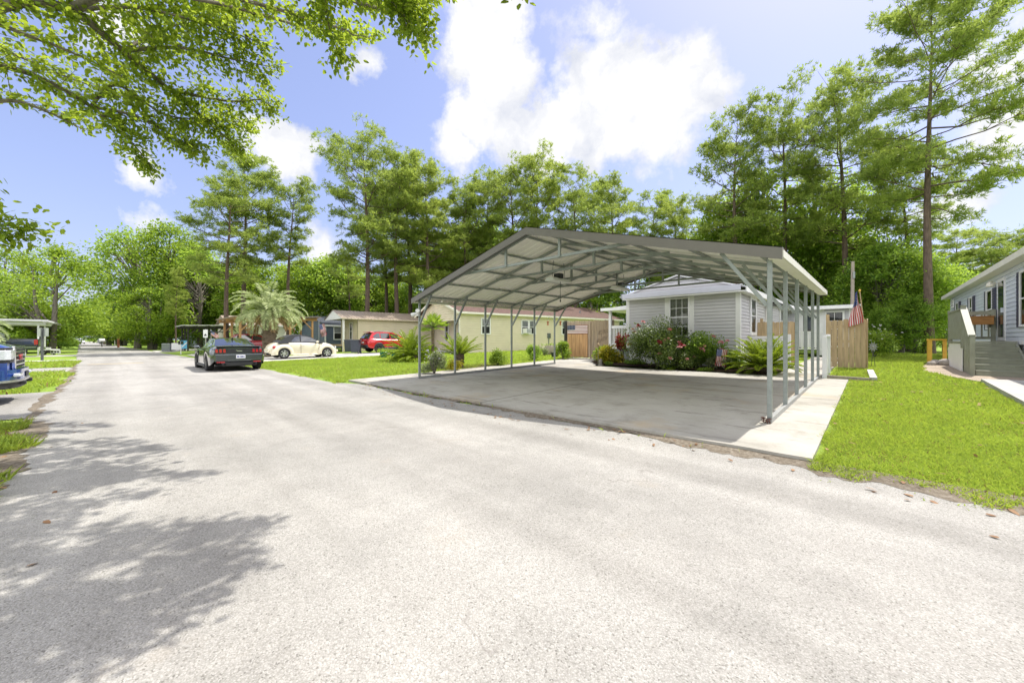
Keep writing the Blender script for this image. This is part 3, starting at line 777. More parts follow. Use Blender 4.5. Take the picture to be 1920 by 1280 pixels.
# rear wing facing the road
WY = 25.4
s = MB(); lap(s, (HX1+.02, WY), (-.7, WY), .95, 2.93, (0, -1)); lap(s, (-.7, WY), (-.7, WY+6), .95, 2.93, (1, 0)); s.build('wing_wall', 'grey_siding', house)
s = MB(); s.box(HX1+.02, -.35, WY-.45, WY+6.2, 2.96, 3.04); s.build('wing_roof', 'roof_white', house)
s = MB(); s.box(-.8, -.62, WY-.03, WY+.08, .4, 2.96); s.box(HX1+.1, -.6, WY-.47, WY-.44, 2.86, 3.0); s.box(-1.95, -1.75, WY-.03, WY, .5, 2.9); s.box(-3.0, -2.85, WY-.03, WY, .5, 2.9); s.build('wing_trim', 'white_paint', house)
window(house, (-1.35, WY-.012), (1, 0), (0, -1), .62, 1.7, 1.0, 2, 4, trim=.08, blind=False)
s = MB(); s.box(-2.8, -2.05, WY-.05, WY-.014, .9, 2.75); dr = s.build('door', 'white_paint', house)
s = MB(); s.box(-2.62, -2.23, WY-.058, WY-.051, 1.75, 2.6); s.build('door_glass', 'window_glass', dr)
railing('wing_railing', house, (-3.2, WY-1.6), (-1.7, WY-1.6), .75, .95, step=.13)

# ------------------------------------------------------------------ fences and gates by the house
def picket(root, p0, p1, z0f, h, mat, bw=.14, gap=.005, dog=True, name='board_panel', th=.02, jit=.02):
    p0, p1 = Vector(p0), Vector(p1); d = p1-p0; l = d.length; u = d/l; nv = Vector((u.y, -u.x)); b = MB(); s_ = 0
    while s_ < l-.05:
        w_ = min(bw, l-s_); zz = z0f((p0+u*s_).y)+random.uniform(0, jit); zt = zz+h+random.uniform(-jit, jit); c = .028 if dog else .001; t_ = random.uniform(-.004, .004)
        def P(a, z): q = p0+u*(s_+a)+nv*t_; return (q.x, q.y, z)
        b.prism([P(0, zz), P(w_, zz), P(w_, zt-c), P(w_-c, zt), P(c, zt), P(0, zt-c)], (nv.x*th, nv.y*th, 0)); s_ += w_+gap+random.uniform(0, .006)
    return b.build(name, mat, root)
def rails_(root, p0, p1, zl, mat, name='fence_rail', off=.03):
    p0, p1 = Vector(p0), Vector(p1); u = (p1-p0).normalized(); nv = Vector((-u.y, u.x))*off
    for z in zl:
        b = MB(); b.beam((p0.x+nv.x, p0.y+nv.y, z), (p1.x+nv.x, p1.y+nv.y, z), .04, .09); b.build(name, mat, root)
gf = empty('wooden_gate', (-10.7, 17.1, gz(0, 17)), 'weathered double board gate carrying a painted flag plaque beside the porch', 'gate')
picket(gf, (-12.05, 17.1), (-10.55, 17.1), lambda y: gz(0, y)+.06, 1.93, 'gate_wood', name='gate_leaf')
picket(gf, (-10.52, 17.12), (-9.3, 17.12), lambda y: gz(0, y)+.06, 1.93, 'fence_wood', name='gate_leaf', label=None) if False else picket(gf, (-10.52, 17.12), (-9.32, 17.12), lambda y: gz(0, y)+.06, 1.93, 'fence_wood', name='gate_leaf')
b = MB(); b.box(-12.18, -12.06, 17.0, 17.12, gz(0, 17)-.1, 2.33); b.build('gate_post', 'black_wood', gf)
for x in (-10.6, -9.36):
    b = MB(); b.box(x-.05, x+.05, 17.15, 17.25, gz(0, 17)-.1, 2.3); b.build('gate_post', 'gate_wood', gf)
# curly iron ornament on the gate
b = MB()
for (ox, oz) in ((-9.95, 1.72), (-9.75, 1.4), (-10.05, 1.3), (-9.65, 1.75)):
    for q in range(2):
        b.tube([(ox+.17*math.cos(t_*.5+q*2)*(.4+t_*.08), 17.085, oz+.15*math.sin(t_*.8+q)*(.5+t_*.07)) for t_ in range(9)], .009, 5)
o = b.build('iron_scroll', 'gate_wood'); tag(o, 'scrolled lettering ornament fixed to the plain gate leaf', 'ornament')
o.location = (0, 0, 0)
# flag plaque: canton, thirteen stripes, on a raw-wood board below
t = empty('flag_plaque', (-11.3, 17.06, gz(0, 17)+1.1), 'wooden plaque painted with stars and stripes hung on the board gate', 'flag plaque')
b = MB(); x0, x1, z0, z1 = -11.98, -10.72, 1.62, 2.08; sh = (z1-z0)/13
for i in range(13):
    b.mat(0 if i % 2 == 0 else 1); b.box(x0, x1, 17.02, 17.05, z0+i*sh, z0+(i+1)*sh)
b.mat(2); b.box(x0, x0+.5, 17.012, 17.0195, z0+6*sh, z1); b.mat(1)
for i in range(5):
    for j in range(4): b.lathe([(0, -.001), (.016, 0), (0, .001)], (x0+.06+i*.095, 17.0105, z0+6*sh+.035+j*.062), 5, 'y')
b.build('painted_face', ['plaque_red', 'flag_white', 'plaque_blue'], t)
b = MB()
for i in range(5): b.box(x0+i*.252, x0+i*.252+.24, 17.035, 17.055, gz(0, 17)+.1, z0-.012)
b.build('backing_board', 'raw_wood', t)

# privacy fence in front of the wing
pf = empty('privacy_fence', (-.65, 17.2, gz(0, 17)), 'new board privacy fence panel with a side return and flag at its corner', 'fence')
picket(pf, (-1.13, 17.15), (-.13, 17.15), lambda y: gz(0, y)+.05, 1.62, 'new_wood', name='front_panel')
picket(pf, (-.1, 17.2), (-.1, 19.6), lambda y: gz(0, y)+.05, 1.62, 'new_wood', name='side_panel')
for (x, y) in ((-1.1, 17.22), (-.16, 17.24), (-.16, 19.5)):
    b = MB(); b.box(x-.045, x+.045, y-.03, y+.06, gz(0, y)-.1, gz(0, y)+1.66+(.22 if x < -1 else 0)); b.build('fence_post', 'new_wood', pf)
rails_(pf, (-1.1, 17.15), (-.16, 17.15), (.6, 1.25, 1.75), 'new_wood')
ff = empty('board_fence', (-2.6, 17.2, gz(0, 17)), 'short tan board fence joining the grey house wall behind the sago', 'fence')
picket(ff, (-3.32, 17.9), (-2.1, 17.9), lambda y: gz(0, y)+.05, 1.63, 'new_wood', name='board_panel')
for x in (-3.2, -2.12):
    b = MB(); b.box(x-.045, x+.045, 17.95, 18.04, gz(0, 17)-.1, 2.15 if x < -3 else 1.98); b.build('fence_post', 'new_wood', ff)
vf = empty('vinyl_fence', (-2.7, 16.5, gz(0, 16.5)), 'low white vinyl fence section behind the sago palm', 'fence')
b = MB(); x = -3.25
while x < -2.2: b.box(x, x+.145, 16.5, 16.52, gz(0, 16.5)+.03, 1.36); x += .15
b.build('vinyl_panel', 'white_vinyl', vf)
b = MB(); b.beam((-3.28, 16.5, 1.4), (-2.1, 16.5, 1.4), .06, .07); b.build('top_rail', 'white_vinyl', vf)
b = MB(); b.box(-2.18, -2.06, 16.45, 16.57, gz(0, 16.5)-.1, 1.5); b.build('fence_post', 'white_vinyl', vf)
vg = empty('vinyl_gate', (-.9, 13.6, zs(13.3)), 'open white picket gate standing behind the last carport post', 'gate')
b = MB()
for i in range(8):
    y = 13.48+i*.13; b.box(-.93, -.91, y, y+.09, zs(13.4)+.06, zs(13.4)+1.12)
b.build('picket_panel', 'white_vinyl', vg)
for z in (.25, .9):
    b = MB(); b.beam((-.955, 13.45, zs(13.4)+z), (-.955, 14.55, zs(13.4)+z), .04, .08); b.build('gate_rail', 'white_vinyl', vg)
b = MB(); b.beam((-.92, 13.42, zs(13.4)+1.15), (-.92, 14.58, zs(13.4)+1.15), .10, .05); b.build('top_rail', 'white_vinyl', vg)
for y in (13.42, 14.6):
    b = MB(); b.box(-.97, -.87, y-.05, y+.05, zs(13.4)-.05, zs(13.4)+1.2 if y > 14 else zs(13.4)+1.12); b.build('gate_post', 'white_vinyl', vg)

# ------------------------------------------------------------------ cream house with red shingles
A = R(-10)
ch = empty('cream_house', (-22, 17.6, gz(0, 17.6)), 'cream vinyl-sided house with reddish shingle roof beyond the carport', 'house', rz=0)
uw = Vector((math.sin(R(10)), math.cos(R(10)))); ug = Vector((-uw.y, uw.x)); c0 = Vector((-22, 17.6)); LW, GW = 18.5, 7.4
def cpnt(a, g, z=None): q = c0+uw*a+ug*g; return (q.x, q.y) if z is None else (q.x, q.y, z)
nl = (uw.y, -uw.x); nf = (-uw.x, -uw.y)
CE, CAp = 3.32, 4.62; cb = gz(0, 17.6)-.1
b = MB(); lap(b, cpnt(0, 0), cpnt(LW, 0), cb+.15, CE, nl, course=.18); lap(b, cpnt(0, GW), cpnt(0, 0), CE-.55, CE, nf, course=.18, gable=CAp)
lap(b, cpnt(1.5, GW), cpnt(1.5, 0), cb+.15, CE-.3, nf, course=.18)
lap(b, cpnt(LW, 0), cpnt(LW, GW), cb+.15, CE, (-nf[0], -nf[1]), course=.18, gable=CAp); lap(b, cpnt(LW, GW), cpnt(0, GW), cb+.15, CE, (-nl[0], -nl[1]), course=.18)
b.build('wall', 'cream_siding', ch)
b = MB()
for sd in (0, 1):
    g0, g1 = (-.35, GW/2) if sd == 0 else (GW+.35, GW/2); ze = CE-.02
    p = [cpnt(-.3, g0, ze), cpnt(-.3, g1, CAp+.08), cpnt(-.3, g1, CAp+.16), cpnt(-.3, g0, ze+.08)]
    b.prism(p, (uw.x*(LW+.6), uw.y*(LW+.6), 0))
b.build('roof', 'shingle_red', ch)
for aa, gg in ((5.2, 1.6), (9.6, 2.2), (14.0, 1.2)):
    b = MB(); zz = CE+(CAp-CE)*(gg+.35)/(GW/2+.35); b.tube([cpnt(aa, gg, zz), cpnt(aa, gg, zz+.35)], .06, 8); b.build('vent_pipe', 'car_grey', ch)
b = MB()
for sd in (0, 1):
    g0, g1 = (-.37, GW/2) if sd == 0 else (GW+.37, GW/2)
    p = [cpnt(-.335, g0, CE-.10), cpnt(-.335, g1, CAp-.02), cpnt(-.335, g1, CAp+.15), cpnt(-.335, g0, CE+.07)]
    b.prism(p, (uw.x*.03, uw.y*.03, 0))
p = [cpnt(-.3, -.40, CE-.10), cpnt(-.3, -.36, CE-.10), cpnt(-.3, -.36, CE+.05), cpnt(-.3, -.40, CE+.05)]; b.prism(p, (uw.x*(LW+.6), uw.y*(LW+.6), 0))
p = [cpnt(-.3, -.35, CE-.09), cpnt(-.3, .0, CE-.09), cpnt(-.3, .0, CE-.06), cpnt(-.3, -.35, CE-.06)]; b.prism(p, (uw.x*(LW+.6), uw.y*(LW+.6), 0))
b.beam(cpnt(.0, .0, cb), cpnt(.0, .0, CE), .16, .16) if False else b.prism([cpnt(-.02, -.02, cb), cpnt(.1, -.02, cb), cpnt(.1, .1, cb), cpnt(-.02, .1, cb)], (0, 0, CE-cb-.1))
b.build('trim', 'cream_trim', ch)
b = MB(); b.prism([cpnt(-.1, -.05, cb-.05), cpnt(LW+.05, -.05, cb-.05), cpnt(LW+.05, GW, cb-.05), cpnt(-.1, GW, cb-.05)], (0, 0, .2)); b.build('foundation', 'concrete_new', ch)
for (aa, ww, hh, zz) in ((2.25, .7, 1.1, 1.8),):
    window(ch, cpnt(aa, -.014), uw, nl, ww, hh, zz, 1, 2, trim=.08, blind_h=.5)
wn = window(ch, cpnt(6.1, -.014), uw, nl, .62, 1.05, 1.83, 1, 2, trim=.07, blind_h=.5); window(ch, cpnt(6.9, -.014), uw, nl, .62, 1.05, 1.83, 1, 2, trim=.07, blind_h=.5)
window(ch, cpnt(10.75, -.014), uw, nl, .75, 1.1, 1.83, 1, 2, trim=.08, blind_h=.5)
window(ch, cpnt(1.48, 2.3), (-ug.x, -ug.y), nf, .95, 1.0, 1.65, 1, 2, trim=.08, blind=False); window(ch, cpnt(1.48, 4.9), (-ug.x, -ug.y), nf, .5, 1.6, 1.2, 1, 2, trim=.08, blind=False)
t = empty('electric_meter', cpnt(8.75, -.1, 1.6), 'small grey electric meter box on the cream wall beside the paired windows', 'meter box')
b = MB(); b.prism([cpnt(8.6, -.03, 1.45), cpnt(8.9, -.03, 1.45), cpnt(8.9, -.16, 1.45), cpnt(8.6, -.16, 1.45)], (0, 0, .42)); b.build('casing', 'car_grey', t)
b = MB(); b.prism([cpnt(8.72, -.03, .6), cpnt(8.78, -.03, .6), cpnt(8.78, -.09, .6), cpnt(8.72, -.09, .6)], (0, 0, .85)); b.build('conduit', 'galv', t)
t = empty('window_air_conditioner', cpnt(6.12, -.2, 1.9), 'white window air conditioner jutting from the cream house wall', 'air conditioner')
b = MB(); q0 = cpnt(5.8, -.05); b.prism([cpnt(5.84, -.08, 1.84), cpnt(6.40, -.08, 1.84), cpnt(6.40, -.55, 1.84), cpnt(5.84, -.55, 1.84)], (0, 0, .40)); b.build('casing', 'white_paint', t)
b = MB()
for i in range(7): z = 1.88+i*.05; b.prism([cpnt(5.89, -.551, z), cpnt(6.35, -.551, z), cpnt(6.35, -.56, z), cpnt(5.89, -.56, z)], (0, 0, .025))
b.build('grille', 'car_grey', t)

# ------------------------------------------------------------------ tan mobile home
th_o = Vector((-33.4, 13.8)); ua = Vector((math.sin(R(4)), math.cos(R(4)))); ub = Vector((-ua.y, ua.x))
tb = empty('tan_mobile_home', (-33.4, 13.8, gz(0, 13.8)), 'tan mobile home with ribbed metal roof and white gable porch', 'house')
def tp(a, g, z=None): q = th_o+ua*a+ub*g; return (q.x, q.y) if z is None else (q.x, q.y, z)
TE, TA, TW, TL = 3.2, 3.95, 4.3, 15; tz = gz(0, 14)
nl = (ua.y, -ua.x); nf = (-ua.x, -ua.y)
b = MB(); lap(b, tp(1.3, 0), tp(TL, 0), tz+.05, TE, nl, course=.19); lap(b, tp(1.3, TW), tp(1.3, 0), tz+.6, TE, nf, course=.19); lap(b, tp(TL, 0), tp(TL, TW), tz, TE, (-nf[0], -nf[1]), course=.19); lap(b, tp(TL, TW), tp(1.3, TW), tz, TE, (-nl[0], -nl[1]), course=.19)
lap(b, tp(.0, 0), tp(1.3, 0), tz+.05, tz+.95, nl, course=.19)
b.build('wall', 'tan_siding', tb)
b = MB(); b.prism([tp(-.15, -.25, TE-.06), tp(-.15, TW+.25, TE-.06), tp(-.15, TW/2, TA+.02)], (ua.x*.05, ua.y*.05, 0)); b.build('gable', 'white_paint', tb)
b = MB()
for sd in (0, 1):
    g0, g1 = (-.3, TW/2) if sd == 0 else (TW+.3, TW/2); vs = []; a = -.22
    pr = []
    while a < TL+.2: pr += [(a, 0), (a+.2, 0), (a+.22, .025), (a+.27, .025), (a+.29, 0)]; a += .3
    for (a_, h) in pr: vs += [tp(a_, g0, TE+h), tp(a_, g1, TA+.06+h)]
    b.add(vs, [(2*i, 2*i+1, 2*i+3, 2*i+2) for i in range(len(pr)-1)])
b.build('roof', 'tan_metal', tb)
b = MB(); b.prism([tp(-.2, -.31, TE-.08), tp(-.2, -.27, TE-.08), tp(-.2, -.27, TE+.0), tp(-.2, -.31, TE+.0)], (ua.x*(TL+.4), ua.y*(TL+.4), 0)); b.build('eave_trim', 'tan_siding', tb)
b = MB(); b.prism([tp(.02, .02, tz), tp(.16, .02, tz), tp(.16, .16, tz), tp(.02, .16, tz)], (0, 0, TE-tz-.06)); b.build('porch_post', 'white_paint', tb)
b = MB(); b.prism([tp(0.02, .2, tz+.5), tp(1.28, .2, tz+.5), tp(1.28, TW, tz+.5), tp(0.02, TW, tz+.5)], (0, 0, .15)); b.build('porch_floor', 'new_wood', tb)
window(tb, tp(1.28, 1.5), (-ub.x, -ub.y), nf, .5, 1.5, 1.35, 1, 2, trim=.06, blind=False)
window(tb, tp(8.3, -.014), ua, nl, .95, 1.45, 1.25, 1, 2, trim=.08, blind_h=.7)
window(tb, tp(13.4, -.014), ua, nl, .9, 1.4, 1.25, 1, 2, trim=.08, blind_h=.5)

# ------------------------------------------------------------------ navy house far behind, and pale house behind pavilion
def far_house(label, x0, x1, y0, y1, ze, za, wall, roof, name='far_house', wins=(), ridge='y'):
    t = empty(name, ((x0+x1)/2, (y0+y1)/2, gz(0, y0)), label, 'house')
    b = MB(); z = gz(0, y0)-.1
    lap(b, (x1, y0), (x1, y1), z, ze, (1, 0), course=.2); lap(b, (x0, y0), (x1, y0), z, ze, (0, -1), course=.2, gable=za if ridge == 'y' else None)
    lap(b, (x0, y1), (x0, y0), z, ze, (-1, 0), course=.2); b.build('wall', wall, t)
    b = MB()
    for sd in (-1, 1):
        if ridge == 'y':
            xm = (x0+x1)/2; xe = xm+sd*((x1-x0)/2+.35); b.prism([(xm, y0-.3, za+.05), (xe, y0-.3, ze-.05), (xe, y0-.3, ze+.05), (xm, y0-.3, za+.15)], (0, y1-y0+.6, 0))
    b.build('roof', roof, t)
    b = MB(); b.box(x1-.05, x1+.05, y0-.05, y0+.08, z, ze); b.box(x1+.32, x1+.36, y0-.3, y1+.3, ze-.14, ze+.05); b.build('trim', 'white_paint', t)
    for (yy, ww, hh, zz) in wins: window(t, (x1+.014, yy), (0, 1), (1, 0), ww, hh, zz, 1, 2, trim=.1, blind_h=.5)
    return t
far_house('dark blue house with slate roof behind the timber pavilion', -54, -46, 17, 36, 3.0, 4.1, 'navy_siding', 'shingle_dark', wins=((18.5, 1, 1.4, 1.4), (20.6, 1, 1.4, 1.4), (23.5, 1, 1.4, 1.4), (28, 1, 1.4, 1.4)))
far_house('pale house with plain wall seen through the timber pavilion', -62, -55, 9.5, 15.5, 3.1, 4.2, 'cream_trim', 'tan_metal', wins=((11.6, .9, 1.2, 1.5),))
far_house('light grey house behind trees on the far verge', -84, -74, 9, 22, 3.2, 4.6, 'blue_siding', 'shingle_dark', wins=((11, 1, 1.2, 1.4), (15, 1, 1.2, 1.4)))
far_house('white house glimpsed behind the flat carport', -74, -60, -28, -17, 3.0, 4.2, 'white_vinyl', 'shingle_dark', wins=((-24, 1, 1.2, 1.4),))

# ------------------------------------------------------------------ blue-grey mobile home on the right with its deck
MHX = 3.12; mz = gz(0, 22)
mh = empty('blue_mobile_home', (MHX+2.2, 22, mz), 'long pale blue mobile home with dark shutters and raised green deck', 'house')
M0, M1, MF, ME = 8.5, 31.0, 1.27, 3.52
b = MB(); lap(b, (MHX, M1), (MHX, M0), MF, ME, (-1, 0), course=.13); lap(b, (MHX, M0), (MHX+4.4, M0), MF, ME, (0, -1), gable=ME+.8); lap(b, (MHX+4.4, M1), (MHX, M1), MF, ME, (0, 1)); b.build('wall', 'blue_siding', mh)
b = MB(); b.prism([(MHX-.3, M0-.25, ME+.03), (MHX+2.2, M0-.25, ME+.85), (MHX+2.2, M0-.25, ME+.95), (MHX-.3, M0-.25, ME+.11)], (0, M1-M0+.5, 0)); b.prism([(MHX+4.7, M0-.25, ME+.03), (MHX+2.2, M0-.25, ME+.85), (MHX+2.2, M0-.25, ME+.95), (MHX+4.7, M0-.25, ME+.11)], (0, M1-M0+.5, 0)); b.build('roof', 'roof_white', mh)
b = MB(); b.box(MHX-.33, MHX-.305, M0-.25, M1+.25, ME-.05, ME+.12); b.box(MHX-.3, MHX-.01, M0-.25, M1+.25, ME-.03, ME+.0); b.build('gutter', 'cream_trim', mh)
b = MB(); y = M0
while y < M1: b.box(MHX+.03, MHX+.045, y, y+.145, mz-.3, MF-.1); y += .15
b.box(MHX-.035, MHX+.02, M0, M1, MF-.1, MF+.0); b.build('skirting', 'white_vinyl', mh)
for (yy, ww, hh, zz, sh) in ((17.15, .85, 1.45, 1.72, .33), (21.45, .85, 1.30, 1.72, .33), (24.9, .62, .85, 2.2, .3), (28.4, .8, 1.35, 1.72, .33), (29.9, .5, .3, 3.0, 0)):
    window(mh, (MHX-.014, yy), (0, -1), (-1, 0), ww, hh, zz, 1, 2, trim=.05, blind=False, shutter=sh)
b = MB(); b.box(MHX-.05, MHX-.016, 19.42, 20.38, MF, MF+2.02); dr = b.build('door', 'white_paint', mh)
b = MB(); b.box(MHX-.058, MHX-.0505, 19.56, 20.24, MF+.12, MF+1.92); b.build('door_glass', 'window_glass', dr)
b = MB(); b.box(MHX-.12, MHX-.058, 19.5, 19.54, MF+.9, MF+1.05); b.build('handle', 'chrome', dr)
t = empty('porch_lamp', (MHX-.1, 20.75, 3.2), 'pale wall lamp above the deck beside the glazed door', 'lamp')
b = MB(); b.lathe([(0, .18), (.05, .17), (.09, .08), (.11, 0), (.07, -.02)], (MHX-.14, 20.75, 3.13), 10); b.build('lamp_shade', 'cream_trim', t)
b = MB(); b.box(MHX-.11, MHX-.016, 20.72, 20.78, 3.2, 3.26); b.build('bracket', 'cream_trim', t)

DX0, DX1, DY0, DY1, DZ = 2.02, MHX-.06, 17.9, 20.6, 1.25
dk = empty('entry_deck', ((DX0+DX1)/2, 19, mz), 'olive painted entry deck with five steps and railing at the blue mobile home', 'deck')
b = MB(); y = DY0
while y < DY1-.05: b.box(DX0-.04, DX1, y, min(y+.138, DY1), DZ-.04, DZ); y += .143
b.build('deck_floor', 'deck_green', dk)
b = MB(); y = DY0
while y < DY1: b.box(DX0, DX0+.02, y, y+.145, mz-.25, DZ-.06); y += .15
x = DX0+.02
while x < DX1-.1: b.box(x, x+.145, DY1-.02, DY1, mz-.25, DZ-.06); x += .15
b.box(DX0-.02, DX1, DY0-.02, DY0+.02, DZ-.16, DZ-.045)
b.build('deck_skirt', 'white_vinyl', dk)
gb = gz(0, 16.7)
ns = 5; rise = (DZ-gb)/(ns+1)*1.0; run = .27
for i in range(ns):
    z = DZ-rise*(i+1); y = DY0-.02-run*i
    b = MB(); b.box(DX0+.10, DX1-.02, y-run-.02, y, z-.04, z); b.box(DX0+.10, DX1-.02, y-.02, y, z, z+rise-.045); b.build('step', 'deck_green', dk)
y0 = DY0-.02-run*ns; b = MB(); b.box(DX0+.10, DX1-.02, y0-.02, y0, gb-.1, gb+rise-.045); b.build('riser', 'deck_green', dk)
for x in (DX0+.08, DX1+.0):
    b = MB(); b.prism([(x, y0, gb-.05), (x, DY0, gb-.05), (x, DY0, DZ-.05), (x, y0, gb+.22)], (-.045, 0, 0)); b.build('stringer', 'deck_green', dk)
y1 = y0-.02
for (x, y, z0, z1) in ((DX0+.03, y1, gb-.1, gb+1.12), (DX0+.03, DY0+.02, DZ-.2, DZ+1.08), (DX0+.03, DY1-.05, DZ-.2, DZ+1.05), (DX1-.05, DY1-.05, DZ-.2, DZ+1.05)):
    b = MB(); b.box(x-.05, x+.05, y-.05, y+.05, z0, z1); b.box(x-.062, x+.062, y-.062, y+.062, z1, z1+.03); b.build('newel_post', 'deck_green', dk)
b = MB(); b.beam((DX0+.03, y1, gb+1.08), (DX0+.03, DY0, DZ+1.02), .14, .045)
b.build('handrail', 'deck_green', dk)
b = MB(); 
for i in range(1, 6):
    f = i/6; y = y1+(DY0-y1)*f; z = gb+(DZ-gb)*f; b.box(DX0+.01, DX0+.05, y-.03, y+.03, z+.05, z+1.04)
b.build('stair_baluster', 'deck_green', dk)
b = MB(); y = DY0+.09
while y < DY1-.15: b.box(DX0+.0, DX0+.02, y, y+.14, DZ+.06, DZ+.98); y += .145
b.build('privacy_panel', 'deck_green', dk)
b = MB(); b.beam((DX0+.03, DY0+.05, DZ+1.0), (DX0+.03, DY1, DZ+1.0), .12, .045); b.beam((DX0, DY1-.05, DZ+.97), (DX1, DY1-.05, DZ+.97), .05, .13); b.beam((DX0, DY1-.05, DZ+.12), (DX1, DY1-.05, DZ+.12), .05, .09); b.build('railing', 'deck_green', dk)
for i in range(1, 7):
    x = DX0+(DX1-DX0)*i/7; b = MB(); b.box(x-.019, x+.019, DY1-.068, DY1-.03, DZ+.16, DZ+.91); b.build('baluster', 'deck_green', dk)
t = empty('planter_box', (2.65, DY1-.2, DZ+.6), 'brown wooden planter box hung on the deck railing', 'planter')
b = MB(); b.box(2.30, 3.0, DY1-.26, DY1-.075, DZ+.57, DZ+.83); b.build('box', 'planter_wood', t, bevel=.006)
b = MB(); b.box(2.28, 3.02, DY1-.275, DY1-.07, DZ+.83, DZ+.86); b.build('box_rim', 'planter_wood', t)
# yellow ramp rail
t = empty('yellow_handrail', (1.7, 21, gz(0, 21)), 'unpainted yellow timber handrail end beside the olive deck', 'handrail')
g_ = gz(0, 21)
for (x, y) in ((1.60, 21.0), (1.66, 22.2), (1.98, 21.2)):
    b = MB(); b.box(x-.05, x+.05, y-.05, y+.05, g_-.1, g_+.9); b.build('rail_post', 'yellow_wood', t)
b = MB(); b.beam((1.55, 20.98, g_+.93), (2.0, 21.2, g_+.93), .15, .06); b.build('top_rail', 'yellow_wood', t); b = MB(); b.beam((1.6, 20.98, g_+.93), (1.66, 22.2, g_+.93), .13, .058); b.build('side_rail', 'yellow_wood', t)
for (x, y, r_) in ((1.72, 20.75, .17), (1.95, 20.6, .2), (1.6, 20.5, .13)):
    b = MB(); b.blob((x, y, g_+r_*.5), r_, r_*.9, r_*.7, 9, 6, .12); o = b.build('stone', 'stone'); tag(o, 'rough grey stone lying under the yellow handrail by the deck', 'stone', 'stones under the yellow handrail')
# ------------------------------------------------------------------ vehicles (local x = forward)
def interp(keys, x):
    ks = sorted(keys)
    if x <= ks[0][0]: return ks[0]
    if x >= ks[-1][0]: return ks[-1]
    for i in range(len(ks)-1):
        if ks[i][0] <= x <= ks[i+1][0]:
            t = (x-ks[i][0])/(ks[i+1][0]-ks[i][0]); p0, p1, p2, p3 = ks[max(i-1, 0)], ks[i], ks[i+1], ks[min(i+2, len(ks)-1)]
            o = [x]
            for j in range(1, len(p1)):
                d = p2[0]-p1[0]
                m1 = (p2[j]-p0[j])/(p2[0]-p0[0])*d if i > 0 else p2[j]-p1[j]
                m2 = (p3[j]-p1[j])/(p3[0]-p1[0])*d if i+2 < len(ks) else p2[j]-p1[j]
                lo, hi = min(p1[j], p2[j])-.03, max(p1[j], p2[j])+.03
                v = (2*t**3-3*t*t+1)*p1[j]+(t**3-2*t*t+t)*m1+(-2*t**3+3*t*t)*p2[j]+(t**3-t*t)*m2
                o.append(min(max(v, lo), hi))
            return o
def car_body(root, keys, wheels, wr, paint, arch=.05, name='body', nst=44):
    xa, xb = min(k[0] for k in keys), max(k[0] for k in keys)
    xs = set(np.linspace(xa, xb, nst)); ar = wr+arch
    for (xw, _) in wheels: xs |= {xw+ar*math.cos(t) for t in np.linspace(0, math.pi, 15)}
    vs = []; rows = []; xs = sorted(xs)
    for x in xs:
        _, zsill, zb, zt, wb, wt, ws = interp(keys, x); z0 = zsill; w0 = ws
        for (xw, zw) in wheels:
            if abs(x-xw) <= ar+1e-6: z0 = max(z0, zw+math.sqrt(max(ar*ar-(x-xw)**2, 0)))
        z0 = min(z0, zb-.02); f = (z0-zsill)/(zb-zsill) if zb > zsill else 0; w0 = ws+(wb-ws)*f
        half = [(0, zt+.012), (wt*.55, zt+.008), (wt, zt-.012), (wt+(wb-wt)*.7, zb+(zt-zb)*.55), (wb, zb), ((wb*1.01*.6+w0*.4), zb+(z0-zb)*.45), (w0, z0)]
        row = [(x, -y, z) for y, z in half[::-1]]+[(x, y, z) for y, z in half[1:]]
        rows.append(row)
    k = len(rows[0]); mb = MB()
    vs = [p for r in rows for p in r]; fs = []
    for i in range(len(rows)-1):
        for j in range(k-1): a = i*k+j; fs.append((a, a+1, a+k+1, a+k))
    fs.append(tuple(range(k))); fs.append(tuple(range((len(rows)-1)*k+k-1, (len(rows)-1)*k-1, -1)))
    mb.add(vs, fs, True); b = mb.build(name, paint, root, world=False, smooth_angle=38)
    u = MB(); zmin = min(k_[1] for k_ in keys); wmin = min(k_[6] for k_ in keys[2:-2])*.86
    u.box(xa+.12, xb-.12, -wmin+.08, wmin-.08, zmin+.03, min(k_[2] for k_ in keys[1:-1])-.05); u.build('underbody', 'car_underside', root, world=False)
    return b
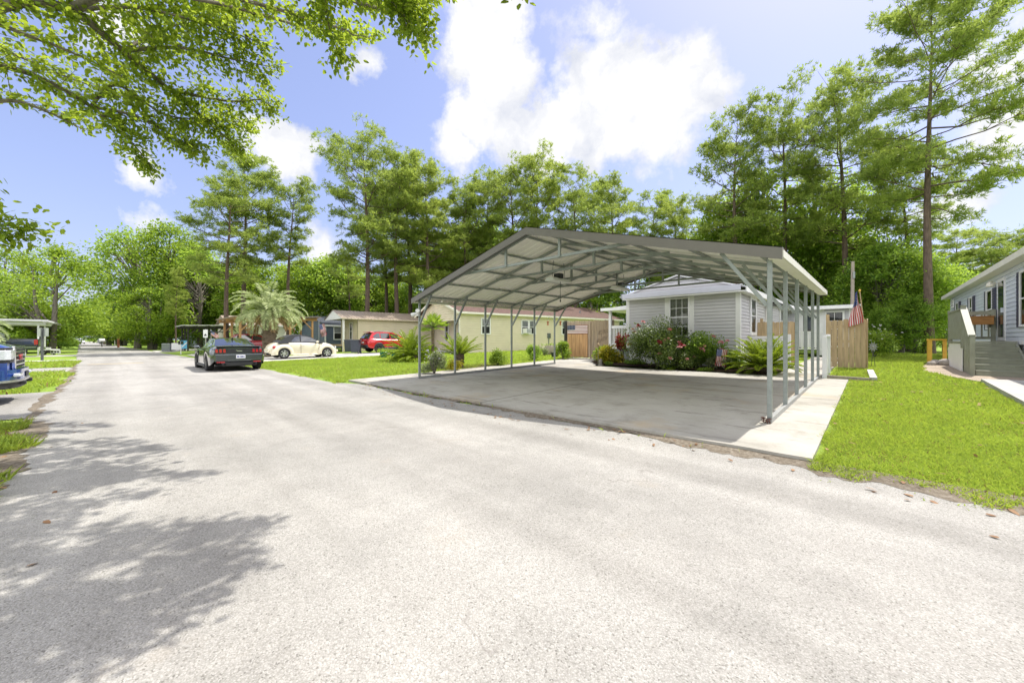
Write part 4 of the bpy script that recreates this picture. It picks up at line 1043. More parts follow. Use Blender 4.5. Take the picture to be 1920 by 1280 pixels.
def cabin(root, prof, zb, wb, wr, paint, ws_seg, rw_seg, side_glass, roof_mat=None, side_mat=None):
    """prof: outline (x, z) from windscreen foot over the roof to the rear-window foot"""
    zr_ = max(z for _, z in prof)
    def W(z): t = max(0, min(1, (z-zb)/(zr_-zb))); return wb+(wr-wb)*t**.9
    rows = [[(x, -W(z), z-.02), (x, -W(z)*.86, z+.0), (x, 0, z+.022), (x, W(z)*.86, z+.0), (x, W(z), z-.02)] for x, z in prof]
    def strip(i0, i1, nm, mat, par=root):
        mb = MB(); vs = [p for r in rows[i0:i1+1] for p in r]; fs = []
        for i in range(i1-i0):
            for j in range(4): a = i*5+j; fs.append((a, a+1, a+6, a+5))
        mb.add(vs, fs, True); return mb.build(nm, mat, par, world=False)
    strip(ws_seg[0], ws_seg[1], 'windshield', 'car_glass'); strip(rw_seg[0], rw_seg[1], 'rear_window', 'car_glass')
    rm = roof_mat or paint
    roof = strip(ws_seg[1], rw_seg[0], 'roof', rm)
    if rw_seg[1] < len(prof)-1: strip(rw_seg[1], len(prof)-1, 'rear_deck', rm)
    s = MB()
    for sd in (-1, 1):
        vs = []; 
        for x, z in prof: vs += [(x, sd*W(z), z-.02), (x, sd*wb, zb-.06)]
        s.add(vs, [(2*i, 2*i+1, 2*i+3, 2*i+2) for i in range(len(prof)-1)])
    s.build('pillar', side_mat or rm, root, world=False)
    for sd in (-1, 1):
        for poly in side_glass:
            g = MB(); g.add([(x, sd*(W(z+.02)+.008), z) for x, z in poly], [tuple(range(len(poly)))]); g.build('side_window', 'car_glass', root, world=False)
def wheel(root, x, y, r, wd, rim='alloy', spokes=5, sp_w=.05):
    sd = 1 if y > 0 else -1; t = MB(); h = wd/2
    t.lathe([(r*.66, -h), (r*.93, -h), (r, -h*.75), (r, h*.75), (r*.93, h), (r*.66, h), (r*.66, -h)], (x, y, r), 24, 'y')
    w_ = t.build('wheel', 'tyre', root, world=False)
    m = MB(); yo = y+sd*h
    m.lathe([(r*.68, -h*.9), (r*.68, h*.96), (r*.62, h*.9), (r*.60, 0), (0.0, -h*.1)] if sd > 0 else [(r*.68, h*.9), (r*.68, -h*.96), (r*.62, -h*.9), (r*.60, 0), (0.0, h*.1)], (x, y, r), 24, 'y')
    for k in range(spokes):
        a = 2*math.pi*k/spokes+.3; c = Vector((math.cos(a), 0, math.sin(a)))
        p0 = Vector((x, yo-sd*.015, r))+c*.03; p1 = Vector((x, yo-sd*.02, r))+c*(r*.64); m.beam(p0, p1, sp_w, .03, up=(0, 1, 0))
    m.lathe([(.055, -.02), (.055, .0), (0, .008)] if sd > 0 else [(.055, .02), (.055, 0), (0, -.008)], (x, yo-sd*.004, r), 12, 'y')
    m.build('rim', rim, w_, world=False)
    b = MB(); b.lathe([(r*.58, 0), (0, 0)], (x, y, r), 16, 'y'); b.build('brake_disc', 'car_underside', w_, world=False)
def wheels4(root, xr, xf, track, r, wd=.22, **k):
    for x in (xr, xf):
        for sd in (-1, 1): wheel(root, x, sd*track, r, wd, **k)
def bx(root, name, mat, *dims, bevel=.012, mirror=False):
    for s in ((1, -1) if mirror else (1,)):
        x0, x1, y0, y1, z0, z1 = dims
        if s < 0: y0, y1 = -y1, -y0
        b = MB(); b.box(x0, x1, y0, y1, z0, z1); b.build(name, mat, root, world=False, bevel=bevel)
def side_mirrors(root, x, y, z, mat):
    for sd in (-1, 1):
        b = MB(); b.blob((x, sd*(y+.10), z), .09, .12, .075, 10, 6); b.beam((x, sd*(y-.03), z-.05), (x, sd*(y+.05), z-.03), .05, .03); b.build('mirror', mat, root, world=False)
def seam(root, pts, mat='car_underside', w_=.012):
    b = MB()
    for i in range(len(pts)-1): b.beam(pts[i], pts[i+1], w_, w_)
    b.build('door_seam', mat, root, world=False)

# --- graphite coupe on the road
ma = empty('sports_coupe', (-21.45, 3.62, 0.008), 'dark graphite sports coupe with triple tail lamps parked along the road', 'car', rz=math.pi)
ks = [(-2.40, .46, .74, .95, .84, .72, .80), (-2.34, .34, .78, 1.01, .91, .78, .88), (-2.05, .26, .82, 1.03, .955, .79, .92), (-1.4, .22, .85, 1.02, .965, .75, .94),
      (-.6, .20, .82, .97, .925, .75, .92), (.6, .20, .80, .95, .925, .76, .92), (1.3, .22, .80, .93, .95, .77, .93), (2.0, .24, .70, .84, .92, .70, .89), (2.3, .28, .60, .73, .84, .6, .82), (2.4, .34, .54, .62, .74, .5, .7)]
wl = [(-1.38, .345), (1.34, .345)]
car_body(ma, ks, wl, .345, 'car_graphite')
cabin(ma, [(1.05, .94), (.75, 1.08), (.25, 1.31), (-.05, 1.365), (-.55, 1.375), (-.95, 1.33), (-1.35, 1.20), (-1.78, 1.05), (-2.0, 1.02)], .93, .80, .56, 'car_graphite', (0, 2), (5, 7),
      [[(.62, .99), (.2, 1.26), (-.1, 1.31), (-.5, 1.315), (-.78, 1.26), (-1.05, 1.06), (-.6, .99)]])
wheels4(ma, -1.38, 1.34, .84, .345, .25, rim='dark_alloy', spokes=10, sp_w=.03)
bx(ma, 'tail_panel', 'car_black_trim', -2.425, -2.38, -.80, .80, .755, .925)
for sd in (-1, 1):
    for k in range(3):
        y = sd*(.50+k*.125); b = MB(); b.prism([(-2.45, y-.04, .775), (-2.45, y+.04, .775), (-2.45, y+.047, .91), (-2.45, y-.033, .91)], (.04, 0, 0)); b.build('tail_lamp', 'tail_red', ma, world=False)
bx(ma, 'spoiler', 'car_graphite', -2.46, -2.22, -.76, .76, 1.005, 1.045)
bx(ma, 'bumper', 'car_graphite', -2.47, -2.36, -.83, .83, .40, .72, bevel=.04)
bx(ma, 'diffuser', 'car_black_trim', -2.455, -2.30, -.62, .62, .22, .40, bevel=.03)
bx(ma, 'bumper_lip', 'dark_alloy', -2.478, -2.40, -.40, .40, .425, .455)
pl = MB(); pl.box(-2.482, -2.47, -.20, .12, .53, .67); p_ = pl.build('number_plate', 'plate_white', ma, world=False, bevel=.004)
pi_ = MB()
for k, wdt in enumerate((.028, .034, .03, .02, .034, .03)): pi_.box(-2.4845, -2.482, -.165+k*.045, -.165+k*.045+wdt, .565, .635)
pi_.build('plate_lettering', 'plate_ink', p_, world=False)
bx(ma, 'reflector', 'tail_red', -2.475, -2.44, .48, .76, .365, .40, mirror=True)
for sd in (-1, 1):
    for y in (.50, .62):
        e = MB(); e.lathe([(.042, -.10), (.048, 0), (.048, .10), (.038, .10)], (-2.44, sd*y, .30), 12, 'x'); e.build('exhaust_tip', 'chrome', ma, world=False)
        e = MB(); e.lathe([(.036, 0), (0, 0)], (-2.5, sd*y, .30), 12, 'x'); e.build('exhaust_bore', 'car_underside', ma, world=False)
em = MB(); em.beam((-2.428, -.10, .83), (-2.428, .08, .845), .012, .035); em.beam((-2.428, -.08, .845), (-2.428, .11, .86), .012, .02); em.build('running_emblem', 'chrome', ma, world=False)
side_mirrors(ma, .62, .90, .98, 'car_graphite')
b = MB(); b.tube([(-1.05, 0, 1.335), (-1.16, 0, 1.40)], [.035, .012], 6); b.build('roof_antenna', 'car_black_trim', ma, world=False)
for sd in (-1, 1):
    seam(ma, [(.75, sd*.945, .30), (.82, sd*.938, .80)]); seam(ma, [(-.72, sd*.945, .32), (-.80, sd*.94, .83)])
    bx(ma, 'side_skirt', 'car_black_trim', -.95, .92, sd*.93-.03, sd*.93+.03, .16, .26)
    b = MB(); b.box(2.28, 2.38, sd*.66-.14, sd*.66+.14, .58, .66); b.build('headlight', 'head_lens', ma, world=False)

# --- cream rounded convertible
be = empty('convertible_car', (-26.86, 8.5, gz(0, 8.5)+.012), 'cream rounded convertible with black soft top on the concrete drive', 'car', rz=math.pi/2)
ks = [(-2.03, .36, .52, .62, .50, .25, .45), (-1.92, .28, .60, .80, .64, .42, .58), (-1.6, .24, .72, .98, .72, .54, .68), (-1.2, .22, .82, 1.06, .74, .62, .70), (-.5, .20, .84, 1.02, .79, .68, .75),
      (.4, .20, .82, .98, .79, .68, .75), (1.0, .2, .80, .98, .74, .6, .7), (1.5, .24, .72, .90, .66, .48, .64), (1.85, .28, .58, .73, .55, .34, .52), (2.03, .36, .48, .54, .42, .2, .4)]
wl = [(-1.27, .32), (1.24, .32)]
car_body(be, ks, wl, .32, 'car_cream')
cabin(be, [(1.0, .98), (.72, 1.14), (.30, 1.36), (-.02, 1.45), (-.45, 1.49), (-.85, 1.45), (-1.15, 1.32), (-1.42, 1.12), (-1.58, 1.02)], .96, .74, .54, 'car_cream', (0, 2), (6, 7),
      [[(.78, 1.02), (.32, 1.29), (-.02, 1.37), (-.28, 1.40), (-.30, 1.02)], [(-.36, 1.02), (-.36, 1.39), (-.62, 1.33), (-.88, 1.03)]], roof_mat='soft_top')
for xw in (-1.27, 1.24):
    for sd in (-1, 1):
        pr = [(.345, .84), (.40, .865), (.46, .86), (.53, .80), (.575, .70), (.58, .58)]; vs = []; fs = []
        an = np.linspace(R(-12), R(192), 22)
        for a in an:
            st = 1+.12*max(0, math.cos(a))*(1 if xw > 0 else 0)+.12*max(0, -math.cos(a))*(0 if xw > 0 else 1)
            for (r_, y_) in pr: vs.append((xw+r_*math.cos(a)*(st if r_ > .4 else 1), sd*y_, .32+r_*math.sin(a)))
        k = len(pr)
        for i in range(len(an)-1):
            for j in range(k-1): a = i*k+j; fs.append((a, a+1, a+k+1, a+k) if sd < 0 else (a, a+k, a+k+1, a+1))
        MB().add(vs, fs, True).build('fender', 'car_cream', be, world=False)
wheels4(be, -1.27, 1.24, .735, .32, .20, rim='alloy', spokes=6, sp_w=.075)
for sd in (-1, 1):
    b = MB(); b.lathe([(.10, -.02), (.10, .03), (0, .05)] if sd > 0 else [(.10, .02), (.10, -.03), (0, -.05)], (-1.78, sd*.70, .70), 14, 'y'); b.build('tail_lamp', 'tail_red', be, world=False)
    b = MB(); b.lathe([(.11, -.03), (.11, .02), (0, .06)], (1.86, sd*.55, .64), 14, 'x'); b.build('headlight', 'head_lens', be, world=False)
    bx(be, 'running_board', 'car_cream', -.80, .78, sd*.76-.06, sd*.76+.06, .19, .26, bevel=.02)
    bx(be, 'marker_lamp', 'amber', -1.93, -1.85, sd*.62-.02, sd*.62+.02, .5, .53)
    bx(be, 'door_handle', 'car_cream', -.28, -.12, sd*.80-.012, sd*.80+.012, .80, .835)
    seam(be, [(-.33, sd*.805, .28), (-.33, sd*.80, .94)], 'rust'); seam(be, [(.72, sd*.775, .28), (.78, sd*.76, .94)], 'rust')
side_mirrors(be, .62, .76, 1.02, 'car_cream')
bx(be, 'rear_bumper', 'car_cream', -2.08, -1.96, -.55, .55, .38, .52, bevel=.04); bx(be, 'front_bumper', 'car_cream', 1.96, 2.08, -.5, .5, .34, .50, bevel=.04)

# --- crossovers
def crossover(name, loc, rz, label, paint, details=True, group=None, cat='car'):
    s = empty(name, loc, label, cat, group, rz)
    ks = [(-2.27, .50, .72, .98, .80, .70, .78), (-2.2, .40, .86, 1.10, .88, .78, .86), (-1.4, .32, .96, 1.10, .925, .8, .90), (0, .30, .94, 1.06, .92, .8, .90), (1.1, .32, .95, 1.06, .925, .8, .90),
          (1.9, .34, .85, .98, .88, .72, .86), (2.2, .40, .70, .84, .80, .6, .78), (2.27, .45, .6, .7, .7, .5, .7)]
    car_body(s, ks, [(-1.36, .35), (1.32, .35)], .35, paint, nst=30)
    cabin(s, [(1.1, 1.05), (.75, 1.26), (.35, 1.48), (-.05, 1.61), (-.75, 1.665), (-1.5, 1.64), (-1.86, 1.55), (-2.02, 1.36), (-2.16, 1.12)], 1.04, .84, .62, paint, (0, 2), (6, 8),
          [[(.68, 1.10), (.30, 1.38), (-.05, 1.49), (-.33, 1.53), (-.33, 1.10)], [(-.40, 1.10), (-.40, 1.53), (-.75, 1.56), (-1.18, 1.545), (-1.18, 1.10)], [(-1.25, 1.12), (-1.25, 1.54), (-1.5, 1.52), (-1.82, 1.30), (-1.74, 1.15)]])
    wheels4(s, -1.36, 1.32, .82, .35, .23, rim='dark_alloy' if paint == 'car_red' else 'alloy', spokes=7)
    for sd in (-1, 1):
        b = MB(); b.prism([(-2.30, sd*.48, .94), (-2.30, sd*.83, .90), (-2.28, sd*.86, 1.03), (-2.30, sd*.50, 1.05)], (.12, 0, 0)); b.build('tail_lamp', 'tail_red', s, world=False)
        b = MB(); b.box(2.0, 2.26, sd*.70-.12, sd*.70+.12, .72, .84); b.build('headlight', 'head_lens', s, world=False)
        bx(s, 'sill_cladding', 'car_black_trim', -.96, .92, sd*.90-.03, sd*.90+.03, .28, .42)
        for xw in (-1.36, 1.32):
            pr = [(.37, .93), (.44, .935), (.445, .90)]; vs = []; fs = []; an = np.linspace(R(-18), R(198), 16)
            for a in an:
                for (r_, y_) in pr: vs.append((xw+r_*math.cos(a), sd*y_, .35+r_*math.sin(a)))
            for i in range(15):
                for j in range(2): a = i*3+j; fs.append((a, a+1, a+4, a+3))
            MB().add(vs, fs, True).build('arch_cladding', 'car_black_trim', s, world=False)
    bx(s, 'rear_bumper', 'car_black_trim', -2.34, -2.18, -.80, .80, .38, .62, bevel=.04); bx(s, 'front_bumper', 'car_black_trim', 2.15, 2.32, -.74, .74, .36, .55, bevel=.04)
    if details:
        side_mirrors(s, .72, .90, 1.10, paint)
        pl = MB(); pl.box(-2.315, -2.29, -.16, .16, .74, .86); pl.build('number_plate', 'plate_white', s, world=False)
        for sd in (-1, 1):
            b = MB(); b.tube([(.0, sd*.58, 1.66), (-.4, sd*.585, 1.705), (-1.4, sd*.585, 1.695), (-1.65, sd*.57, 1.65)], .018, 6); b.build('roof_rail', 'dark_alloy', s, world=False)
            seam(s, [(-.365, sd*.93, .42), (-.365, sd*.925, 1.02)]); seam(s, [(.78, sd*.93, .42), (.78, sd*.92, 1.02)]); seam(s, [(-1.1, sd*.93, .80), (-1.2, sd*.925, 1.02)])
            bx(s, 'door_handle', paint, -.25, -.08, sd*.935-.012, sd*.935+.012, .92, .95); bx(s, 'door_handle', paint, -1.05, -.9, sd*.935-.012, sd*.935+.012, .93, .96)
        bx(s, 'roof_spoiler', paint, -1.99, -1.72, -.6, .6, 1.60, 1.645)
    return s
crossover('crossover_car', (-29.25, 15.95, gz(0, 15.9)+.012), math.pi/2, 'bright red crossover parked before the cream house behind a sago palm', 'car_red')
crossover('crossover_car', (-39.3, 9.0, gz(0, 9)+.012), R(60), 'dark red crossover parked in shade under the timber pavilion', 'car_dark_red')
p = at(151, 125); crossover('crossover_car', (p.x, p.y, .01), R(3), 'white car seen head-on far down the road', 'car_white', False)
p = at(202, 118); crossover('crossover_car', (p.x, p.y, .01), R(100), 'dark grey car on the verge beyond the mailbox', 'car_grey', False)
p = at(236, 96); crossover('crossover_car', (p.x, p.y, .01), R(80), 'navy car parked under the far flat-roofed shelter', 'car_navy', False)
p = at(117, 80); crossover('crossover_car', (p.x, p.y, .01), R(-70), 'small white car on the far verge beneath the bright spreading tree', 'car_white', False)

# --- pickups
def pickup(name, loc, rz, label, paint):
    s = empty(name, loc, label, 'pickup truck', None, rz)
    ks = [(-2.90, .56, .92, 1.28, .96, .88, .94), (-2.82, .50, 1.0, 1.34, 1.0, .92, .97), (-1.9, .48, 1.02, 1.35, 1.01, .93, .98), (-.9, .46, 1.02, 1.33, 1.0, .92, .98), (.6, .44, 1.03, 1.28, 1.0, .9, .98),
          (1.2, .44, 1.05, 1.27, 1.0, .88, .98), (2.2, .46, 1.04, 1.25, 1.01, .86, .99), (2.75, .48, .98, 1.20, .99, .84, .97), (2.92, .55, .90, 1.13, .96, .80, .94)]
    car_body(s, ks, [(-1.75, .40), (1.85, .40)], .40, paint, arch=.06)
    cabin(s, [(1.25, 1.26), (.95, 1.47), (.55, 1.73), (.2, 1.84), (-.5, 1.87), (-1.0, 1.85), (-1.25, 1.72), (-1.4, 1.34)], 1.25, .90, .68, paint, (0, 2), (6, 7),
          [[(.88, 1.31), (.5, 1.62), (.2, 1.70), (-.12, 1.73), (-.12, 1.31)], [(-.2, 1.31), (-.2, 1.73), (-1.0, 1.71), (-1.18, 1.60), (-1.24, 1.33)]])
    wheels4(s, -1.75, 1.85, .87, .40, .26, rim='alloy', spokes=6, sp_w=.07)
    side_mirrors(s, .85, .98, 1.32, 'car_black_trim')
    for sd in (-1, 1):
        b = MB(); b.box(-2.93, -2.74, sd*.93-.06, sd*.93+.075, .92, 1.30); b.build('tail_lamp', 'tail_red', s, world=False, bevel=.015)
        seam(s, [(.95, sd*1.012, .55), (.95, sd*1.005, 1.2)]); seam(s, [(-.16, sd*1.012, .55), (-.16, sd*1.005, 1.25)])
        bx(s, 'rocker_step', 'car_black_trim', -1.2, 1.3, sd*1.0-.05, sd*1.0+.05, .42, .50)
        bx(s, 'side_moulding', 'chrome', -2.85, 2.3, sd*1.012-.006, sd*1.012+.006, .70, .73, bevel=0)
    bx(s, 'tonneau', 'car_black_trim', -2.84, -1.42, -.86, .86, 1.335, 1.375)
    bx(s, 'rear_bumper', 'chrome', -3.08, -2.88, -.96, .96, .50, .72, bevel=.03)
    bx(s, 'tailgate', paint, -2.945, -2.90, -.85, .85, .78, 1.30)
    # nose
    bx(s, 'grille_back', 'car_black_trim', 2.90, 2.955, -.56, .56, .72, 1.10, bevel=.02)
    fr = MB()
    for (a, b_) in (((-.62, 1.13), (.62, 1.13)), ((-.54, .70), (.54, .70)), ((-.62, 1.13), (-.54, .70)), ((.62, 1.13), (.54, .70))):
        fr.beam((2.955, a[0], a[1]), (2.955, b_[0], b_[1]), .06, .055, up=(1, 0, 0))
    fr.build('grille_frame', 'chrome', s, world=False, bevel=.01)
    for z in (.79, .88, .97, 1.05): bx(s, 'grille_bar', 'chrome', 2.945, 2.985, -.565, .565, z-.018, z+.018, bevel=.008)
    for sd in (-1, 1):
        b = MB(); b.prism([(2.62, sd*.60, .84), (2.952, sd*.60, .84), (2.952, sd*.93, .84), (2.90, sd*.985, .84), (2.62, sd*1.0, .84)], (0, 0, .30)); b.build('headlight_surround', 'car_black_trim', s, world=False, bevel=.01)
        b = MB(); b.prism([(2.70, sd*.64, .90), (2.964, sd*.64, .90), (2.964, sd*.935, .90), (2.905, sd*.997, .90), (2.70, sd*1.012, .90)], (0, 0, .19)); b.build('headlight', 'head_lens', s, world=False, bevel=.012)
        b = MB(); b.box(2.98, 3.072, sd*.72-.17, sd*.72+.17, .565, .63); b.build('fog_lamp', 'head_lens', s, world=False, bevel=.015)
        bx(s, 'tow_hook', 'car_black_trim', 2.95, 3.10, sd*.42-.05, sd*.42+.05, .38, .46)
    b = MB()
    n_ = 12; up = []
    for i in range(n_+1):
        y = -1.0+2.0*i/n_; xo = 3.06-.20*abs(y)**4-.0; up.append((xo, y))
    for (z0, z1, of, nm_, mt) in ((.50, .70, 0, 'front_bumper', paint), (.33, .495, -.03, 'lower_valance', 'car_black_trim'), (.455, .50, .012, 'bumper_trim', 'alloy')):
        b = MB(); vs = []
        for (xo, y) in up: vs += [(xo+of, y, z0), (xo+of, y, z1), (2.7, y, z0), (2.7, y, z1)]
        fs = []
        for i in range(n_): a = 4*i; fs += [(a, a+4, a+5, a+1), (a+1, a+5, a+7, a+3), (a, a+2, a+6, a+4)]
        fs += [(0, 1, 3, 2), (4*n_, 4*n_+2, 4*n_+3, 4*n_+1)]
        b.add(vs, fs); b.build(nm_, mt, s, world=False, smooth_angle=40)
    bx(s, 'hood_scoop', paint, .95, 2.6, -.45, .45, 1.255, 1.285, bevel=.02)
    bx(s, 'license_bracket', 'car_black_trim', 3.06, 3.075, -.17, .17, .52, .64)
    # red block initials on the grille
    cu = bpy.data.curves.new('letters', 'FONT'); cu.body = 'GMC'; cu.size = .17; cu.extrude = .006; cu.align_x = 'CENTER'; cu.align_y = 'CENTER'
    tmp = bpy.data.objects.new('tmp', cu); COL.objects.link(tmp); bpy.context.view_layer.update()
    me = bpy.data.meshes.new_from_object(tmp.evaluated_get(bpy.context.evaluated_depsgraph_get())); bpy.data.objects.remove(tmp)
    me.materials.clear(); me.materials.append(MATS['tail_red'])
    e = bpy.data.objects.new('grille_lettering', me); COL.objects.link(e); e.parent = s; e.location = (2.992, 0, .925); e.rotation_euler = (R(90), 0, R(90))
    return s
pickup('pickup_truck', (-13.15, -4.33, .006), R(90), 'bright blue pickup with chrome grille nosing out of the side drive', 'car_blue')
p = at(74, 30); h_ = R(-93)
pickup('pickup_truck', (p.x-1.0, p.y-2.95, .006), h_, 'navy pickup with red tail lamp parked by the signpost', 'car_navy')
# --- golf cart
gp = at(417, 35)
gc = empty('golf_cart', (gp.x, gp.y, gp.z), 'black-roofed golf cart parked between the timber pavilion and the black shelter', 'golf cart', rz=R(95))
bx(gc, 'roof', 'car_black_trim', -1.15, .75, -.62, .62, 1.88, 1.95, bevel=.03)
for x, y in ((-1.0, .52), (-1.0, -.52), (.72, .52), (.72, -.52)):
    b = MB(); b.tube([(x, y, .55), (x-.1 if x > 0 else x, y, 1.9)], .02, 6); b.build('roof_post', 'iron', gc, world=False)
b = MB(); b.prism([(-1.2, -.55, .35), (1.15, -.55, .35), (1.2, -.55, .6), (.75, -.55, .85), (.5, -.55, .5), (-.2, -.55, .5), (-.3, -.55, .75), (-1.2, -.55, .8)], (0, 1.1, 0)); b.build('body', 'car_grey', gc, world=False)
bx(gc, 'seat', 'cream_trim', -.75, -.2, -.52, .52, .76, .88, bevel=.03); bx(gc, 'seat_back', 'cream_trim', -.85, -.75, -.52, .52, .86, 1.3, bevel=.03)
wheels4(gc, -.8, .8, .5, .24, .2, rim='alloy', spokes=5)
b = MB(); b.add([(.70, -.5, .9), (.70, .5, .9), (.62, .5, 1.85), (.62, -.5, 1.85)], [(0, 1, 2, 3)]); b.build('windscreen', 'clear_glass', gc, world=False)
# ------------------------------------------------------------------ shelters along the road
def shelter(name, x0, x1, y0, y1, h0, h1, label, wood, roofm, cat='shelter', nx=3, ny=3, braces=True, post=.14, rt=.06):
    """posts on a grid along the sides, beams, flat-pitched roof rising from h0 (y0) to h1 (y1)"""
    xm, ym = (x0+x1)/2, (y0+y1)/2
    t = empty(name, (xm, ym, gz(xm, ym)), label, cat)
    for i in range(nx):
        for j in range(ny):
            if 0 < i < nx-1 and 0 < j < ny-1: continue
            x = x0+(x1-x0)*i/(nx-1); y = y0+(y1-y0)*j/(ny-1); h = h0+(h1-h0)*j/(ny-1)
            b = MB(); b.box(x-post/2, x+post/2, y-post/2, y+post/2, gz(x, y)-.1, h-.12); b.build('post', wood, t)
            if braces:
                for dy in (-1, 1):
                    if y0-.01 <= y+dy*.7 <= y1+.01 and i in (0, nx-1):
                        b = MB(); b.beam((x, y+dy*.06, h-.9), (x, y+dy*.7, h-.2), .09, .09); b.build('brace', wood, t)
    for i in range(nx):
        x = x0+(x1-x0)*i/(nx-1); b = MB(); b.beam((x, y0-.4, h0-.06-.0), (x, y1+.4, h1-.06), .09, .2); b.build('beam', wood, t)
    for j in range(6):
        y = y0-.3+(y1-y0+.6)*j/5; h = h0+(h1-h0)*j/5; b = MB(); b.beam((x0-.5, y, h+.09), (x1+.5, y, h+.09), .05, .09); b.build('rafter', wood, t)
    b = MB(); b.prism([(x0-.6, y0-.55, h0+.12), (x1+.6, y0-.55, h0+.12), (x1+.6, y1+.55, h1+.12), (x0-.6, y1+.55, h1+.12)], (0, 0, rt)); b.build('roof', roofm, t)
    return t
shelter('timber_pavilion', -42.0, -36.0, 6.9, 12.2, 2.95, 3.15, 'orange-brown timber pavilion with slightly sloping roof behind the round palm', 'raw_wood', 'tan_metal', ny=4)
shelter('black_shelter', -58.5, -53.5, 5.6, 10.2, 2.7, 2.85, 'black timber shelter with grey tin roof beside the road sign', 'black_wood', 'roof_white', braces=True)
shelter('flat_carport', -66, -52, -14, -4.4, 2.75, 2.75, 'long low white flat-roofed carport across the road', 'white_vinyl', 'roof_white', cat='carport', nx=4, ny=2, braces=False, post=.1, rt=.16)
p = at(232, 92); shelter('far_shelter', p.x-4, p.x+4, p.y-1.5, p.y+5, 2.5, 2.5, 'small white flat roof shelter far along the verge', 'white_vinyl', 'roof_white', cat='shelter', nx=2, ny=2, braces=False, post=.1)
p = at(222, 64); t = empty('road_post', (p.x, p.y, 0), 'short reddish post standing at the edge of the road', 'post')
b = MB(); b.box(p.x-.14, p.x+.14, p.y-.14, p.y+.14, 0, 1.9); b.build('shaft', 'terracotta', t, bevel=.02); b = MB(); b.box(p.x-.17, p.x+.17, p.y-.17, p.y+.17, 1.9, 1.98); b.build('post_cap', 'terracotta', t)
p = at(191, 70); t = empty('mailbox', (p.x, p.y, 0), 'white mailbox on a dark post by the far road edge', 'mailbox')
b = MB(); b.box(p.x-.07, p.x+.07, p.y-.07, p.y+.07, 0, 1.0); b.build('post', 'black_wood', t)
b = MB(); b.lathe([(0, -.36), (.26, -.36), (.26, .36), (0, .36)], (p.x, p.y, 1.25), 14, 'y'); b.build('box', 'white_paint', t)

# ------------------------------------------------------------------ signs
p = at(386, 28.5); g_ = p.z
t = empty('road_sign', (p.x, p.y, g_), 'small white square road sign with black symbol near the black shelter', 'sign', rz=YAW-R(18))
b = MB(); b.box(-.03, .03, -.02, .02, -.1, 2.05); b.build('sign_post', 'sign_back', t, world=False)
b = MB(); b.box(-.24, .24, -.035, -.022, 1.42, 2.02); pl = b.build('sign_panel', 'sign_white', t, world=False, bevel=.004)
b = MB(); b.box(-.13, .13, -.040, -.036, 1.56, 1.63); b.prism([(-.09, -.040, 1.63), (.11, -.040, 1.63), (.06, -.040, 1.70), (-.05, -.040, 1.70)], (0, .004, 0))
for x in (-.08, .08): b.lathe([(.035, -.004), (.035, 0), (0, 0)], (x, -.038, 1.555), 10, 'y')
b.build('sign_symbol', 'sign_black', pl, world=False)
p = at(79, 24); t = empty('street_sign', (p.x, p.y, 0), 'twin-panel grey road sign seen from behind on a dark post', 'sign', rz=YAW)
b = MB(); b.box(-.04, .04, -.05, .05, -.1, 2.02); b.build('sign_post', 'steel_pole', t, world=False)
for sd in (-1, 1):
    b = MB(); b.box(sd*.20-.16, sd*.20+.16, .03, .05, 1.52, 2.05); b.build('sign_panel', 'sign_back', t, world=False, bevel=.004)
# yard banners beside the black shelter
p = at(325, 43); t = empty('utility_box', (p.x, p.y, p.z), 'grey utility box with a white sheet facing the road', 'utility box', rz=YAW)
b = MB(); b.box(-1.0, -.05, -.4, .4, 0, .85); b.build('cabinet', 'car_grey', t, world=False, bevel=.03)
b = MB(); b.box(-.03, 1.15, -.25, .2, .12, .9); b.build('white_crate', 'sign_white', t, world=False, bevel=.03)
p = at(346, 42); t = empty('yard_banner', (p.x, p.y, p.z), 'sky blue yard banner with white stripe beside the utility box', 'banner', rz=YAW)
b = MB(); b.mat(0).box(-.45, .45, -.012, .012, .25, 1.15); b.mat(1).prism([(-.3, -.016, .35), (.4, -.016, .95), (.4, -.016, 1.1), (-.3, -.016, .5)], (0, .003, 0)); b.build('cloth', ['banner_blue', 'flag_white'], t, world=False)
b = MB(); b.tube([(-.45, 0, 0), (-.45, 0, 1.2)], .02, 6); b.build('stake', 'steel_pole', t, world=False)
p = at(339, 34); t = empty('yard_stake', (p.x, p.y, p.z), 'thin white marker stake with dark tag in the verge grass', 'marker')
b = MB(); b.box(p.x-.03, p.x+.03, p.y-.03, p.y+.03, p.z-.1, p.z+1.15); b.build('stake', 'white_paint', t); b = MB(); b.obox((p.x, p.y, p.z+1.05), (.22*CY, .22*SY, 0), (-.03*SY, .03*CY, 0), (0, 0, .16)); b.build('tag_plate', 'car_navy', t)
p = at(104, 33); t = empty('house_number_sign', (p.x, p.y, 0), 'low white sign with dark squares standing in the verge grass', 'sign', rz=YAW)
b = MB(); b.box(-.42, .42, -.03, .03, .12, .40); q = b.build('board', 'sign_white', t, world=False)
b = MB()
for x in (-.25, .02, .26): b.box(x-.09, x+.09, -.035, -.031, .2, .34)
b.build('dark_square', 'sign_black', q, world=False)
for x in (-.3, .3):
    b = MB(); b.box(x-.02, x+.02, -.02, .02, -.05, .12); b.build('foot', 'white_paint', t, world=False)
p = at(91, 33); t = empty('flat_trailer', (p.x, p.y, 0), 'small pale utility trailer parked behind the navy pickup', 'trailer', rz=YAW+R(10))
b = MB(); b.box(-.5, .5, -.4, .4, .42, .48); b.build('bed', 'white_paint', t, world=False)
for y in (-.4, .4): wheel(t, 0, y, .2, .12)
b = MB(); b.box(-.5, .5, -.4, -.37, .48, .66); b.build('side_rail', 'white_paint', t, world=False)

